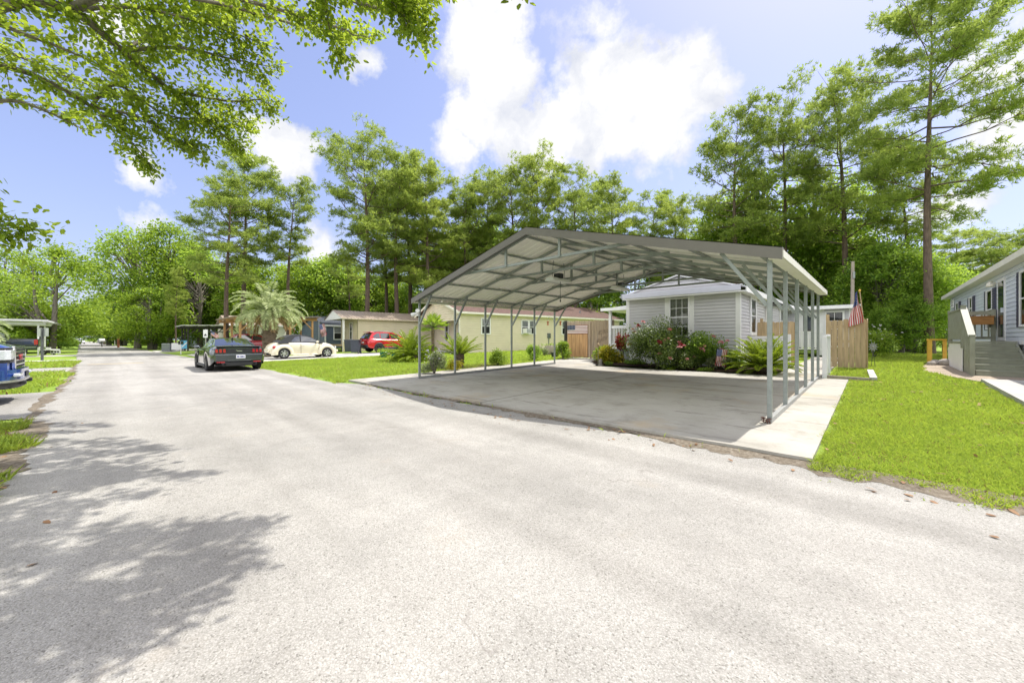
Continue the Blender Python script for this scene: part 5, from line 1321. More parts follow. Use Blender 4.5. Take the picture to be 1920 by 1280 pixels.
# ------------------------------------------------------------------ bins, pots, garden things
p = at(668, 29.6); t = empty('wheelie_bin', (p.x, p.y, p.z), 'dark wheeled rubbish bin with white sticker by the tan home', 'bin', rz=R(-40))
b = MB(); b.prism([(-.27, -.32, .1), (.27, -.32, .1), (.33, -.36, 1.02), (-.33, -.36, 1.02)], (0, .62, 0)); b.build('body', 'bin_plastic', t, world=False, bevel=.02)
b = MB(); b.box(-.36, .36, -.40, .34, 1.022, 1.09); b.build('lid', 'bin_plastic', t, world=False, bevel=.02)
b = MB(); b.box(-.06, .10, -.375, -.345, .55, .78); b.build('sticker', 'sign_white', t, world=False)
b = MB(); b.tube([(-.28, .36, 1.0), (.28, .36, 1.0)], .02, 6); b.build('handle', 'bin_plastic', t, world=False)
for x in (-.3, .3): wheel(t, x, .25, .12, .07)
p = at(655, 31.2); q_ = empty('wheelie_bin', (p.x, p.y, p.z), 'dark wheeled rubbish bin half hidden behind the stickered bin', 'bin', rz=R(-30))
b = MB(); b.prism([(-.27, -.32, .1), (.27, -.32, .1), (.33, -.36, 1.02), (-.33, -.36, 1.02)], (0, .62, 0)); b.build('body', 'bin_plastic', q_, world=False, bevel=.02)
b = MB(); b.box(-.36, .36, -.40, .34, 1.022, 1.09); b.build('lid', 'bin_plastic', q_, world=False, bevel=.02)

def tuft_mesh(name, root, base, n_, h, spread, mat, wd=.02):
    c = np.tile(np.array(base, float), (n_, 1))+rng.normal(size=(n_, 3))*[spread*.25, spread*.25, 0]
    d = randdir(n_)*[spread, spread, .2]; d[:, 2] = np.abs(d[:, 2])+.8
    v, f = leaves(c, d, h*rng.uniform(.6, 1.1, n_), wd)
    r = rootof(root); v = v-np.array(r.location); 
    return npmesh(name, v, f, mat, root, tint=rng.random(n_))
def pot(px, D, r, h, label, mat, plant=True):
    p = at(px, D); t = empty('plant_pot', (p.x, p.y, p.z), label, 'pot')
    b = MB(); b.lathe([(0, 0), (r*.72, 0), (r*.95, h*.6), (r, h*.88), (r*1.08, h*.9), (r*1.08, h), (r*.9, h), (r*.85, h*.85), (0, h*.85)], (p.x, p.y, p.z), 18); b.build('pot_body', mat, t)
    if plant: tuft_mesh('foliage', t, (p.x, p.y, p.z+h*.85), 90, .38, .8, 'leaf_mid', .035)
pot(719.5, 23.6, .24, .36, 'teal glazed pot with grassy plant on the lawn before the red crossover', 'teal_glaze')
pot(741.5, 22.6, .25, .36, 'teal glazed pot with grassy plant beside the large sago clump', 'teal_glaze')
pot(1040, 21.5, .22, .3, 'dark plastic pot at the lawn edge by the last carport post', 'black_plastic', False)
p = at(1036, 24.5); t = empty('log_planter', (p.x, p.y, p.z), 'squat grey planter tub below the bird feeder hook', 'planter')
b = MB(); b.lathe([(0, 0), (.48, 0), (.5, .3), (.48, .62), (.42, .62), (.4, .55), (0, .55)], (p.x, p.y, p.z), 12); b.build('tub', 'pole_wood', t); tuft_mesh('foliage', t, (p.x, p.y, p.z+.55), 80, .3, 1.2, 'leaf_mid', .05)
p = at(1039, 24); t = empty('feeder_hook', (p.x, p.y, p.z), 'double shepherd hook with two hanging feeders against the cream wall', 'bird feeder')
b = MB(); r_ = Vector((CY, SY, 0)); b.tube([p, p+Vector((0, 0, 2.0)), p+Vector((0, 0, 2.25))-r_*.06, p+Vector((0, 0, 2.42))-r_*.2, p+Vector((0, 0, 2.38))-r_*.36, p+Vector((0, 0, 2.2))-r_*.4], .012, 6)
b.tube([p+Vector((0, 0, 2.0)), p+Vector((0, 0, 2.3))+r_*.06, p+Vector((0, 0, 2.45))+r_*.2, p+Vector((0, 0, 2.4))+r_*.36, p+Vector((0, 0, 2.2))+r_*.4], .012, 6); b.build('hook', 'galv', t)
for sd in (-1, 1):
    b = MB(); b.lathe([(0, .2), (.10, .08), (.02, .08), (.05, .06), (.05, -.08), (.09, -.1), (0, -.1)], p+Vector((0, 0, 1.98))+r_*.4*sd, 10); b.build('feeder', 'terracotta', t)
p = at(1121.5, 15.4); t = empty('garden_lantern', (p.x, p.y, p.z), 'flame-topped garden stake light at the corner of the mulch bed', 'garden light')
b = MB(); b.tube([p, p+Vector((0, 0, .75))], .012, 6); b.build('stake', 'galv', t); b = MB(); b.lathe([(0, -.04), (.06, 0), (.07, .06), (.03, .14), (0, .17)], p+Vector((0, 0, .78)), 8); b.build('lantern', 'new_wood', t)
p = at(1126, 15.3); t = empty('garden_figure', (p.x, p.y, p.z), 'tiny grey stone garden ornament beside the stake light', 'ornament')
b = MB(); b.lathe([(.09, 0), (.1, .05), (.06, .12), (.08, .2), (.05, .28), (0, .32)], p, 9); b.build('figure', 'stone', t)
p = at(1637, 13.6); t = empty('pinwheel', (p.x, p.y, p.z), 'metal flower pinwheel on two thin stakes in the lawn by the fence', 'pinwheel')
b = MB(); b.tube([p+r_*-.07, p+Vector((0, 0, .62))], .008, 5); b.tube([p+r_*.07, p+Vector((0, 0, .62))], .008, 5); b.build('stake', 'steel_pole', t)
b = MB(); c_ = p+Vector((0, 0, .72))
for k in range(10):
    a = k*.628; d = r_*math.cos(a)+Vector((0, 0, math.sin(a))); s_ = r_*-math.sin(a)+Vector((0, 0, math.cos(a)))
    b.add([c_, c_+d*.1+s_*.03, c_+d*.2, c_+d*.1-s_*.03+Vector((-.0*SY, 0, 0))], [(0, 1, 2, 3)])
b.blob(c_, .035, .035, .035, 8, 5); b.build('flower', 'sign_back', t)
p = at(1597, 23.5); t = empty('utility_pole', (p.x, p.y, p.z), 'bare weathered utility pole rising behind the privacy fence', 'pole')
b = MB(); b.tube([(p.x, p.y, p.z-.2), (p.x+.05, p.y, 6.15)], [.11, .08], 12); b.build('shaft', 'pole_wood', t); b = MB(); b.tube([(p.x+.1, p.y-.12, 5.1), (p.x+.1, p.y-.12, 5.5)], .06, 8); b.build('conduit', 'galv', t)

# ------------------------------------------------------------------ flags
def flag_mesh(root, origin, ux, uz, w_, h_, wave=.05, n1=26, fold=1.0, name='cloth'):
    """stars and stripes; ux runs along the stripes, uz down the hoist"""
    ux, uz = Vector(ux), Vector(uz); nn = ux.cross(uz).normalized(); b = MB(); nx, nz = 26, 26
    def P(i, j):
        u, v = i/nx, j/nz
        return Vector(origin)+ux*(w_*u*fold)+uz*(h_*v)+nn*(wave*math.sin(u*11+v*2.5)*u**.5+wave*.6*math.sin(u*5-v*4))
    for i in range(nx):
        for j in range(nz):
            canton = i < nx*.4 and j < 14
            m = 2 if canton else (0 if (j//2) % 2 == 0 else 1)
            if canton and i % 2 == 1 and j % 3 == 1: m = 1
            b.mat(m).add([P(i, j), P(i+1, j), P(i+1, j+1), P(i, j+1)], [(0, 1, 2, 3)], True)
    return b.build(name, ['flag_red', 'flag_white', 'flag_blue'], root)
p = Vector((-.12, 17.05, gz(0, 17)))
fl = empty('corner_flag', (p.x, p.y, p.z), 'stars and stripes hanging limp from a staff at the fence corner', 'flag')
b = MB(); b.tube([p+Vector((0, 0, 1.0)), p+Vector((-.15, .02, 2.6))], .014, 8); b.build('staff', 'new_wood', fl); b = MB(); b.blob(p+Vector((-.152, .02, 2.63)), .035, .035, .05, 8, 5); b.build('finial', 'yellow_wood', fl)
# limp cloth: stripes hang downward, gathered in folds beside the staff
b = MB(); nx, nz = 40, 26; o_ = p+Vector((-.15, 0, 2.56))
def PF(i, j):
    u, v = i/nx, j/nz                       # u along the stripes (down), v across the hoist
    spread = .05+.42*u**.85
    x = -.12+(v-.5)*spread+.03*math.sin(u*6+v*3)-.02*u; y = .07*math.sin(v*15+u*2)*(.3+u*.8); z = -u*1.12*(1-.12*v)+.12*v*(1-u)
    return o_+Vector((x*CY*1.0, x*SY*.4+y, z))
for i in range(nx):
    for j in range(nz):
        canton = i < nx*.45 and j < 22; m = 2 if canton else (0 if (j//2) % 2 == 0 else 1)
        if canton and i % 3 == 1 and j % 3 == 1: m = 1
        b.mat(m).add([PF(i, j), PF(i+1, j), PF(i+1, j+1), PF(i, j+1)], [(0, 1, 2, 3)], True)
b.build('cloth', ['flag_red', 'flag_white', 'flag_blue'], fl)
p = at(1353, 12.6); t = empty('garden_flag', (p.x, p.y, p.z), 'small stars and stripes garden flag leaning among the rose bushes', 'flag')
b = MB(); b.tube([p-r_*.18, p-r_*.17+Vector((0, 0, .78)), p+r_*.2+Vector((0, 0, .78))], .008, 5); b.build('stake', 'iron', t)
flag_mesh(t, p-r_*.15+Vector((0, 0, .76)), Vector((0, 0, -1))+r_*-.12, r_+Vector((0, 0, -.1)), .56, .34, .012)
p = at(598, 39); t = empty('porch_flag', (p.x, p.y, p.z), 'stars and stripes on a pole before the dark blue house', 'flag')
b = MB(); b.tube([p, p+Vector((0, 0, 3.0))], .02, 6); b.build('staff', 'white_paint', t); flag_mesh(t, p+Vector((0, 0, 2.6)), Vector((0, 0, -1))+r_*.2, r_+Vector((0, 0, .2)), 1.25, .55, .08)
p = at(395.5, 40); t = empty('shelter_flag', (p.x, p.y, p.z), 'stars and stripes draped at the black shelter beside the white sign', 'flag')
b = MB(); b.tube([p, p+Vector((0, 0, 2.3))], .02, 6); b.build('staff', 'white_paint', t); flag_mesh(t, p+Vector((0, 0, 2.2)), r_+Vector((0, 0, -.6)), Vector((0, 0, -1)), .9, .5, .05)
# ------------------------------------------------------------------ vegetation
def leaves6(c, d, l, w, nrm=None, curl=.12):
    """pointed oval leaves of six points"""
    n = len(c); d = unit(d)
    if nrm is None: nrm = randdir(n)
    side = unit(np.cross(d, nrm)); up = np.cross(side, d)
    l = np.broadcast_to(l, (n,))[:, None]; w = np.broadcast_to(w, (n,))[:, None]
    v = np.empty((n, 6, 3)); z = -up*curl*l
    v[:, 0] = c; v[:, 1] = c+d*l*.28+side*w*.46; v[:, 2] = c+d*l*.68+side*w*.36+z*.5; v[:, 3] = c+d*l+z
    v[:, 4] = c+d*l*.68-side*w*.36+z*.5; v[:, 5] = c+d*l*.28-side*w*.46
    return v.reshape(-1, 3), np.arange(n*6).reshape(n, 6)
def polyl(pts, n=8):
    """smooth chain through points"""
    P = [Vector(p) for p in pts]; out = []
    for i in range(len(P)-1):
        a, b, c, d = P[max(i-1, 0)], P[i], P[i+1], P[min(i+2, len(P)-1)]
        for k in range(n):
            t = k/n; out.append(.5*((2*b)+(c-a)*t+(2*a-5*b+4*c-d)*t*t+(3*b-a-3*c+d)*t**3))
    out.append(P[-1]); return out

HT = {}
def make_pine(H, base, Rc, seed, lean=(0, 0), dens=1.0, mat='needle', r0=.27, nb=40, flat=.5, sidebias=None, wid=.45, tuft=12):
    """tall southern pine: bare bole, irregular tiers of limbs, rounded open head of needle tufts"""
    global rng
    rs = random.Random(seed); rng = np.random.default_rng(seed)
    root = empty('pine_tree', (0, 0, 0))
    T = MB(); bend = rs.uniform(0, 6.28)
    def axis(z):
        t = z/H
        return Vector((lean[0]*t*t*H+.32*math.sin(t*5+bend)*t, lean[1]*t*t*H+.32*math.cos(t*4+bend)*t, z))
    zt = H*.95; zsamp = [zt*i/14 for i in range(15)]
    T.tube([axis(z) for z in zsamp], [r0*(1.35 if i == 0 else 1)*(1-.90*(i/14)**1.25) for i in range(15)], 10)
    for k in range(5):                      # dead stubs under the crown
        z = H*rs.uniform(base*.72, base*1.05); a = rs.uniform(0, 6.28); o = axis(z); T.tube([o, o+Vector((math.cos(a), math.sin(a), rs.uniform(-.2, .2)))*rs.uniform(.5, 1.5)], [.035, .012], 4, cap=False)
    lob = [(rs.uniform(0, 6.28), rs.uniform(.1, .95), rs.uniform(.75, 1.4)) for _ in range(7)]     # uneven masses of the head
    C, Dd = [], []
    for i in range(nb):
        f = ((i+rs.random())/nb)**.92; a = i*2.4+rs.uniform(-.7, .7)
        prof = math.sqrt(max(.05, 1-((f-wid)/.66)**2))
        amp = 1.0
        for (la, lf, lw) in lob:
            q = math.exp(-((f-lf)/.16)**2)*max(0, math.cos(a-la)); amp = amp*(1-q)+lw*q
        Lb = Rc*prof*amp*rs.uniform(.55, 1.08)
        z = H*(base+(1-base)*f*.93); el = R(rs.uniform(-14, 20)+(46*max(0, f-.35)/.65)); o = axis(min(z, zt))
        pts = [o]; p = o.copy(); e = el; aa = a
        for k in range(4):
            e += R(rs.uniform(-14, 15)); aa += rs.uniform(-.28, .28); p = p+Vector((math.cos(aa)*math.cos(e), math.sin(aa)*math.cos(e), math.sin(e)))*(Lb/4); pts.append(p)
        rb = max(.018, .07*(1-f)*Lb/Rc+.024); T.tube(pts, [rb*(1-.2*k) for k in range(5)], 5, cap=False)
        ends = [(pts[4], 1.0), (pts[4].lerp(pts[3], .5), .8), (pts[3], .6)]
        for k in (1, 2, 3):
            for sd in (-1, 1):
                if rs.random() < (.5 if k == 1 else .15): continue
                q = pts[k]; d = (pts[k+1]-pts[k]).normalized(); s_ = Vector((-d.y, d.x, 0))*sd
                ln = Lb*rs.uniform(.22, .46); m = q+(d*rs.uniform(.5, 1)+s_*.8+Vector((0, 0, rs.uniform(-.05, .6)))).normalized()*ln
                T.tube([q, q.lerp(m, .5)+Vector((0, 0, .05)), m], [rb*.45, rb*.3, .008], 4, cap=False)
                ends.append((m, 1.0)); 
                if rs.random() < .6: ends.append((q.lerp(m, .62), .6))
        for (p, wt) in ends:
            nt_ = max(2, int(9.0*wt*dens*rs.uniform(.6, 1.3))); sp = np.array([.32, .32, .32*flat])*(.7+.5*rs.random())*math.sqrt(Rc/4)
            cs = np.array(p)+rng.normal(size=(nt_, 3))*sp; cs = np.repeat(cs, tuft, 0); k = len(cs)
            out = p-axis(min(p.z, H)); out = np.array(out.normalized()) if out.length > .01 else np.array((0, 0, 1.))
            C.append(cs+rng.normal(size=(k, 3))*.03); Dd.append(randdir(k)*1.0+out*.25+np.array((0, 0, .5)))
    C = np.vstack(C); Dd = np.vstack(Dd); n_ = len(C)
    v, f = leaves(C, Dd, rng.uniform(.25, .43, n_), rng.uniform(.040, .075, n_))
    HT[root.name] = float(np.percentile(v[:, 2], 99.7))
    T.build('trunk', 'bark_pine', root, world=False)
    npmesh('crown', v, f, mat, root, tint=np.repeat(rng.random(n_//tuft), tuft)*.75+rng.random(n_)*.25); return root

def make_broad(H, Rc, seed, mat='leaf_mid', cb=.22, ls=.24, nclump=150, per=95, r0=.2, bark='bark_grey', multi=1, shape=1.0, name='leafy_tree', hollow=.45):
    global rng
    rs = random.Random(seed); rng = np.random.default_rng(seed)
    root = empty(name, (0, 0, 0)); T = MB()
    cz = H*(cb+(1-cb)*.5); hz_ = H*(1-cb)*.5
    for m in range(multi):
        a = 6.28*m/max(multi, 1)+.4; o = Vector((0, 0, 0)) if multi == 1 else Vector((math.cos(a)*.25, math.sin(a)*.25, 0))
        top = Vector((math.cos(a)*Rc*.25*(multi > 1), math.sin(a)*Rc*.25*(multi > 1), H*.9))
        T.tube([o, o.lerp(top, .25)+Vector((rs.uniform(-.15, .15), rs.uniform(-.15, .15), 0)), o.lerp(top, .55)+Vector((rs.uniform(-.3, .3), rs.uniform(-.3, .3), 0)), top], [r0*1.25, r0*.9, r0*.55, .03], 9)
    C, Dd = [], []
    # uneven lobes make the outline
    lobes = [(rs.uniform(0, 6.28), rs.uniform(-.7, .9), rs.uniform(.7, 1.15)) for _ in range(9)]
    for i in range(nclump):
        a, s, q = lobes[i % 9]; a += rs.gauss(0, .42); s = max(-1, min(1, s+rs.gauss(0, .28)))
        rr = (hollow+(1-hollow)*rs.random()**.6)*q; hr = math.sqrt(max(.05, 1-abs(s)**2.2))
        p = Vector((Rc*rr*hr*math.cos(a), Rc*rr*hr*math.sin(a), cz+hz_*s*shape*(.75+.25*q)))
        if p.z > H*1.06: p.z = H*1.06
        if i % 3 == 0:
            st = Vector((p.x*.08, p.y*.08, max(H*cb*.9, p.z-rs.uniform(.18, .3)*H))); md = st.lerp(p, .55)+Vector((0, 0, .06*H))
            T.tube([st, md, p], [r0*.33, r0*.2, .012], 5, cap=False)
        k = int(per*rs.uniform(.55, 1.3)); sg = Rc*.135*rs.uniform(.7, 1.25)
        C.append(np.array(p)+rng.normal(size=(k, 3))*[sg, sg, sg*.62]); d = randdir(k); d[:, 2] -= .25; Dd.append(d)
    C = np.vstack(C); Dd = np.vstack(Dd); n_ = len(C)
    nr = unit(randdir(n_)*.75+np.array((0, 0, 1.)))
    v, f = leaves(C, Dd, rng.uniform(ls*.7, ls*1.3, n_), rng.uniform(ls*.45, ls*.75, n_), nr)
    T.build('trunk', bark, root, world=False)
    npmesh('crown', v, f, mat, root, tint=rng.random(n_)); return root

USED = set()
def place(proto, px, D, top=None, label=None, group=None, cat='tree', rz=None, H=None, s=None, wide=1.0):
    """stand a tree in the ground at bearing px and depth D; height from the photo row of its top"""
    p = at(px, D); o = proto if proto.name not in USED else copy_tree(proto)
    USED.add(proto.name); USED.add(o.name)
    o.location = (p.x, p.y, p.z-.05)
    H = HT.get(proto.name, H)
    if top is not None: s = (hgt(top, D)-p.z)/H
    o.scale = (s*wide, s*wide, s); o.rotation_euler = (0, 0, random.uniform(0, 6.28) if rz is None else rz)
    tag(o, label, cat, group); return o

PA = make_pine(22, .44, 4.3, 1, dens=1.0, nb=38)
PB = make_pine(22, .52, 4.2, 12, lean=(.014, .0), nb=30, wid=.5)
PC = make_pine(22, .38, 4.6, 3, lean=(-.01, .008), nb=42)
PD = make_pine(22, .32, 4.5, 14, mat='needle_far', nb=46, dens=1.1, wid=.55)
PF_ = make_pine(22, .46, 4.8, 16, lean=(.008, -.012), nb=36, dens=1.05, wid=.6)
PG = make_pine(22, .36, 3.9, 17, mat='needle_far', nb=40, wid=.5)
PE = make_pine(26, .42, 6.4, 5, nb=52, dens=1.6, r0=.29, flat=.42, wid=.5)
g = 'pines behind the homes'
# the big pines standing behind the fence
place(PE, 1742, 24, -45, 'tallest thick-trunked pine with open flat-layered crown beyond the blue home', g, H=26, rz=.6, wide=1.0)
place(PB, 1703, 30, 255, 'shorter pine with bare elbow-bent limbs beside the tallest pine', g, H=22, rz=2.2, wide=1.1)
place(PC, 1583, 31, 145, 'straight dark pine rising directly over the utility pole', g, H=22, rz=1.0, wide=1.0)
place(PF_, 1472, 33, 168, 'full round-topped pine above the carport eave corner', g, H=22, rz=4.0, wide=1.0)
place(PA, 1382, 34, 195, 'drooping-limbed pine at the edge of the open sky over the carport', g, H=22, rz=5.1, wide=1.1)
# pines over the carport ridge
for px, D, top, pr, lab, wd in ((1262, 44, 372, PD, 'short bushy pine just past the low dip over the carport roof', 1.05), (1222, 47, 350, PF_, 'pine with wide yellow-green head beside the short bushy pine', 1.1), (1152, 46, 330, PG, 'narrow pine standing alone over the grey house roof', 1.0),
                            (1078, 44, 308, PF_, 'rounded pine with visible forked limbs beyond the ridge', 1.1), (1005, 43, 288, PD, 'highest pine above the carport ridge peak', 1.05), (962, 45, 312, PC, 'yellowish pine close behind the ridge peak', 1.1),
                            (915, 46, 330, PG, 'dense pine over the sloping carport rake', 1.1), (872, 44, 335, PA, 'pine with rust-tinged lower crown over the carport rake', 1.1), (1115, 52, 352, PB, 'thin pine showing sky between its limbs behind the rounded pine', 1.0)):
    place(pr, px, D, top, lab, 'pines behind the carport', H=22, wide=wd)
# tall stand behind the cream house
for px, D, top, pr, lab, wd, rz in ((688, 38, 252, PC, 'tall pine with long ragged limbs at the open-sky side of the tall stand', 1.05, 2.4), (745, 40, 272, PF_, 'full dark pine at the centre of the tall stand', 1.1, .3), (800, 41, 300, PD, 'sunlit pine with one long drooping limb in the tall stand', 1.1, 1.7),
                                (724, 46, 330, PA, 'slim pine trunk squeezed between the two tall pines', 1.1, .8), (768, 47, 320, PG, 'slim pine behind the full dark pine', 1.2, 3.3), (845, 47, 385, PD, 'lower pine filling the gap toward the carport rake', 1.3, .4), (655, 50, 470, PB, 'low thin pine at the foot of the tall stand', 1.1, 4.4)):
    place(pr, px, D, top, lab, 'pines behind the cream house', H=22, wide=wd, rz=rz)
for px, D, top, pr, lab, wd, rz in ((541, 40, 330, PB, 'solitary pine with sky on both sides above the round palm', 1.0, .5), (456, 39, 262, PA, 'straight-trunked pine with high crown touching the overhanging leaves', 1.1, 3.0), (425, 35, 325, PC, 'crooked pale-barked pine leaning over the timber pavilion', 1.1, 5.3),
                                (330, 48, 500, PG, 'small dense evergreen in front of the leafy trees by the road', .8, 1.0), (196, 105, 560, PC, 'dark evergreen standing where the road narrows away', 1.4, .2)):
    place(pr, px, D, top, lab, 'pines along the road', H=22, wide=wd, rz=rz)
for px, D, top, pr, lab, wd in ((1800, 52, 428, PD, 'spreading far pine seen past the tallest trunk', 1.5), (1862, 48, 440, PF_, 'flat-topped far pine over the blue home roof', 1.5), (1915, 46, 425, PC, 'far pine at the roof edge of the blue home', 1.5), (1975, 50, 440, PD, 'far pine almost hidden by the blue home roof', 1.4), (1835, 60, 470, PB, 'faint pine between the spreading far pine and the flat-topped one', 1.5)):
    place(pr, px, D, top, lab, 'far pines beyond the blue home', H=22, wide=wd)

BA = make_broad(9, 3.7, 21, 'leaf_bright', cb=.16, multi=3, nclump=190, per=85, ls=.22)
BB = make_broad(10, 3.6, 22, 'leaf_mid', cb=.12, nclump=190, per=85, ls=.24)
BC = make_broad(12, 3.9, 23, 'leaf_bright', cb=.10, nclump=210, per=85, ls=.26)
BD = make_broad(7, 3.0, 24, 'leaf_deep', cb=.05, nclump=170, per=90, ls=.22)
BE = make_broad(10, 3.4, 25, 'leaf_mid', cb=.25, nclump=120, per=55, ls=.22, hollow=.7)
place(BA, 92, 38, 468, 'bright lime multi-stemmed tree spreading over the far side of the road', H=9, rz=.3, wide=1.0)
place(BC, 8, 52, 470, 'large lime-green tree behind the flat white carport', 'roadside leafy trees', H=12, wide=1.2)
place(BB, -60, 45, 480, 'green tree crowding the frame edge behind the flat white carport', 'roadside leafy trees', H=10, wide=1.2)
for px, D, top, pr, h0, lab, wd in ((258, 58, 438, BE, 10, 'tall airy tree with reaching limbs beside the road opening', 1.05), (318, 56, 425, BC, 12, 'tall leafy tree rising behind the small evergreen', .9), (375, 54, 470, BB, 10, 'leafy tree behind the black shelter', 1.15), (228, 82, 545, BA, 9, 'yellow-green tree low beside the far road', 1.3),
                                (285, 50, 545, BA, 9, 'bright low tree arching toward the road before the airy tree', 1.2), (345, 64, 520, BD, 7, 'dark leafy tree deep behind the black shelter', 1.5), (176, 170, 605, BB, 10, 'small tree closing the end of the road', 1.5), (126, 150, 600, BB, 10, 'tree closing the road end on the mailbox-less verge', 1.4),
                                (205, 92, 560, BD, 7, 'dusky tree overhanging the far mailbox', 1.3), (410, 60, 500, BC, 12, 'leafy tree between the crooked pine and the black shelter', .9), (120, 95, 575, BC, 12, 'bushy tree on the far verge past the lime tree', 1.0)):
    place(pr, px, D, top, lab, 'roadside leafy trees', H=h0, wide=wd)
for px, D, top, pr, h0, lab, wd in ((480, 56, 490, BC, 12, 'bright leafy tree behind the round palm crown', 1.1), (525, 58, 500, BA, 9, 'lime tree behind the solitary pine trunk', 1.2), (572, 56, 492, BC, 12, 'glowing lime tree above the dark blue house', 1.15), (620, 58, 488, BB, 10, 'leafy tree over the tan home porch', 1.2), (660, 60, 500, BC, 12, 'leafy tree at the tan home roof middle', 1.1),
                                (440, 62, 520, BB, 10, 'leafy tree filling the gap behind the straight pine', 1.2), (700, 58, 520, BB, 10, 'leafy tree behind the tall pine trunks', 1.2), (745, 60, 510, BC, 12, 'sunny tree between the tall stand trunks', 1.1), (790, 56, 520, BB, 10, 'leafy tree behind the cream house gable', 1.2), (840, 54, 470, BB, 10, 'leafy tree beside the carport rake', 1.1), (890, 55, 440, BD, 7, 'dark leafy tree over the cream house roof', 1.4)):
    place(pr, px, D, top, lab, 'leafy trees behind the homes', H=h0, wide=wd)
for px, D, top, pr, h0, lab, wd in ((950, 52, 470, BB, 10, 'leafy tree behind the carport ridge', 1.2), (1010, 54, 480, BD, 7, 'dark tree under the highest ridge pine', 1.3), (1080, 50, 520, BB, 10, 'tree seen under the carport roof beside the cream house end', 1.3), (1140, 46, 545, BD, 7, 'dark shrubby tree past the cream house end', 1.4), (1200, 48, 500, BB, 10, 'leafy tree behind the grey house roof', 1.2),
                                (1110, 42, 560, BA, 9, 'sunlit shrubby tree above the board gate', 1.1), (1270, 46, 470, BB, 10, 'leafy tree filling below the short bushy pine', 1.2), (1330, 42, 440, BE, 10, 'loose leafy tree beneath the drooping pine', 1.2)):
    place(pr, px, D, top, lab, 'leafy trees behind the grey house', H=h0, wide=wd)
for px, D, top, pr, h0, lab, wd in ((1352, 38, 392, BC, 12, 'bright leafy tree climbing between the two carport-side pines', .8), (1420, 38, 330, BE, 10, 'airy bright tree against the round-topped pine', .9), (1440, 40, 440, BB, 10, 'leafy tree low behind the carport eave', 1.2), (1530, 37, 330, BE, 10, 'airy tree between the round-topped and dark pines', .85), (1555, 36, 420, BB, 10, 'leafy tree around the dark pine trunk', 1.1),
                                (1620, 33, 450, BE, 10, 'leafy tree behind the utility pole', 1.1), (1500, 41, 470, BC, 12, 'leafy tree glimpsed over the carport eave end', 1.0), (1600, 40, 470, BB, 10, 'leafy tree deep behind the corner flag', 1.2)):
    place(pr, px, D, top, lab, 'leafy trees beyond the fence', H=h0, wide=wd)
for px, D, top, pr, h0, lab, wd in ((1648, 28, 470, BD, 7, 'dense dark tree massed behind the lawn end', .95), (1690, 26.5, 478, BB, 10, 'broad green tree at the end of the lawn', 1.05), (1735, 27.5, 520, BD, 7, 'dark bush-like tree at the tallest pine foot', 1.0), (1772, 29, 500, BB, 10, 'leafy tree at the blue home far corner', 1.0), (1668, 30, 440, BE, 10, 'thin leafy tree rising above the dark mass', .9), (1715, 24.6, 560, BD, 7, 'low dark foliage mound on the lawn edge', 1.0), (1660, 25, 580, BD, 7, 'low leafy mound behind the white-flowered shrub', .9)):
    place(pr, px, D, top, lab, 'leafy trees at the lawn end', H=h0, wide=wd)

for i, (px, D, top, pr, h0, wd, lab) in enumerate(((-40, 70, 560, BD, 7, 1.6, 'dark tree belt piece behind the flat white carport'), (25, 74, 575, BB, 10, 1.6, 'hazy tree closing the gap under the flat carport roof'), (70, 78, 580, BD, 7, 1.6, 'low dark tree behind the lime tree trunks'), (100, 84, 585, BD, 7, 1.5, 'low tree behind the pale trailer'),
        (250, 95, 585, BD, 7, 1.6, 'dark low tree behind the red road post'), (300, 86, 580, BB, 10, 1.5, 'tree behind the utility box'), (355, 80, 575, BD, 7, 1.6, 'dark low tree behind the black shelter posts'), (400, 82, 570, BB, 10, 1.5, 'tree behind the golf cart'), (470, 78, 560, BD, 7, 1.6, 'dark tree seen under the timber pavilion'), (545, 80, 560, BB, 10, 1.5, 'tree deep behind the solitary pine'), (620, 78, 560, BD, 7, 1.6, 'dark tree deep behind the tan home'), (720, 74, 545, BD, 7, 1.7, 'dark tree deep between the tall stand trunks'), (790, 72, 550, BB, 10, 1.5, 'tree deep behind the cream gable'), (870, 70, 540, BD, 7, 1.6, 'dark tree deep behind the cream roof'))):
    place(pr, px, D, top, lab, 'low trees closing the view', H=h0, wide=wd)

# ------------------------------------------------------------------ shrubs and palms
def bush(name, px, D, r, h, n_, ls, mat, label, group=None, lobes=9, cat='shrub', lift=.06, seed=1, pos=None, stems=True):
    global rng
    rng = np.random.default_rng(seed); rs = random.Random(seed)
    p = at(px, D) if pos is None else Vector(pos); t = empty(name, (p.x, p.y, p.z), label, cat, group)
    C, N_ = [], []
    for i in range(lobes):
        a = rs.uniform(0, 6.28); q = rs.random()**.5*.62; f = rs.uniform(.28, .72); rr = rs.uniform(.3, .5)
        c = np.array((r*q*math.cos(a), r*q*math.sin(a), h*(lift+f*(1-lift)*(1.15-q*.7)))); k = n_//lobes
        d = randdir(k); C.append(c+d*(rng.random((k, 1))**.4)*[r*rr, r*rr, h*rr*.62]); N_.append(d)
    C = np.vstack(C); N_ = np.vstack(N_); C[:, 2] = np.abs(C[:, 2]); k = len(C)
    v, f = leaves6(C, N_*.5+randdir(k), rng.uniform(ls*.7, ls*1.3, k), rng.uniform(ls*.4, ls*.6, k), unit(N_*.6+randdir(k)*.6+np.array((0, 0, .6))))
    npmesh('foliage', v, f, mat, t, tint=rng.random(k))
    if stems:
        b = MB()
        for i in range(9):
            a = i*.7; b.tube([(0, 0, -.05), (r*.2*math.cos(a), r*.2*math.sin(a), h*.35), (r*.5*math.cos(a), r*.5*math.sin(a), h*.7)], [.012*r**.5+.004, .010, .004], 5)
        b.build('stem', 'bark_grey', t, world=False)
    return t
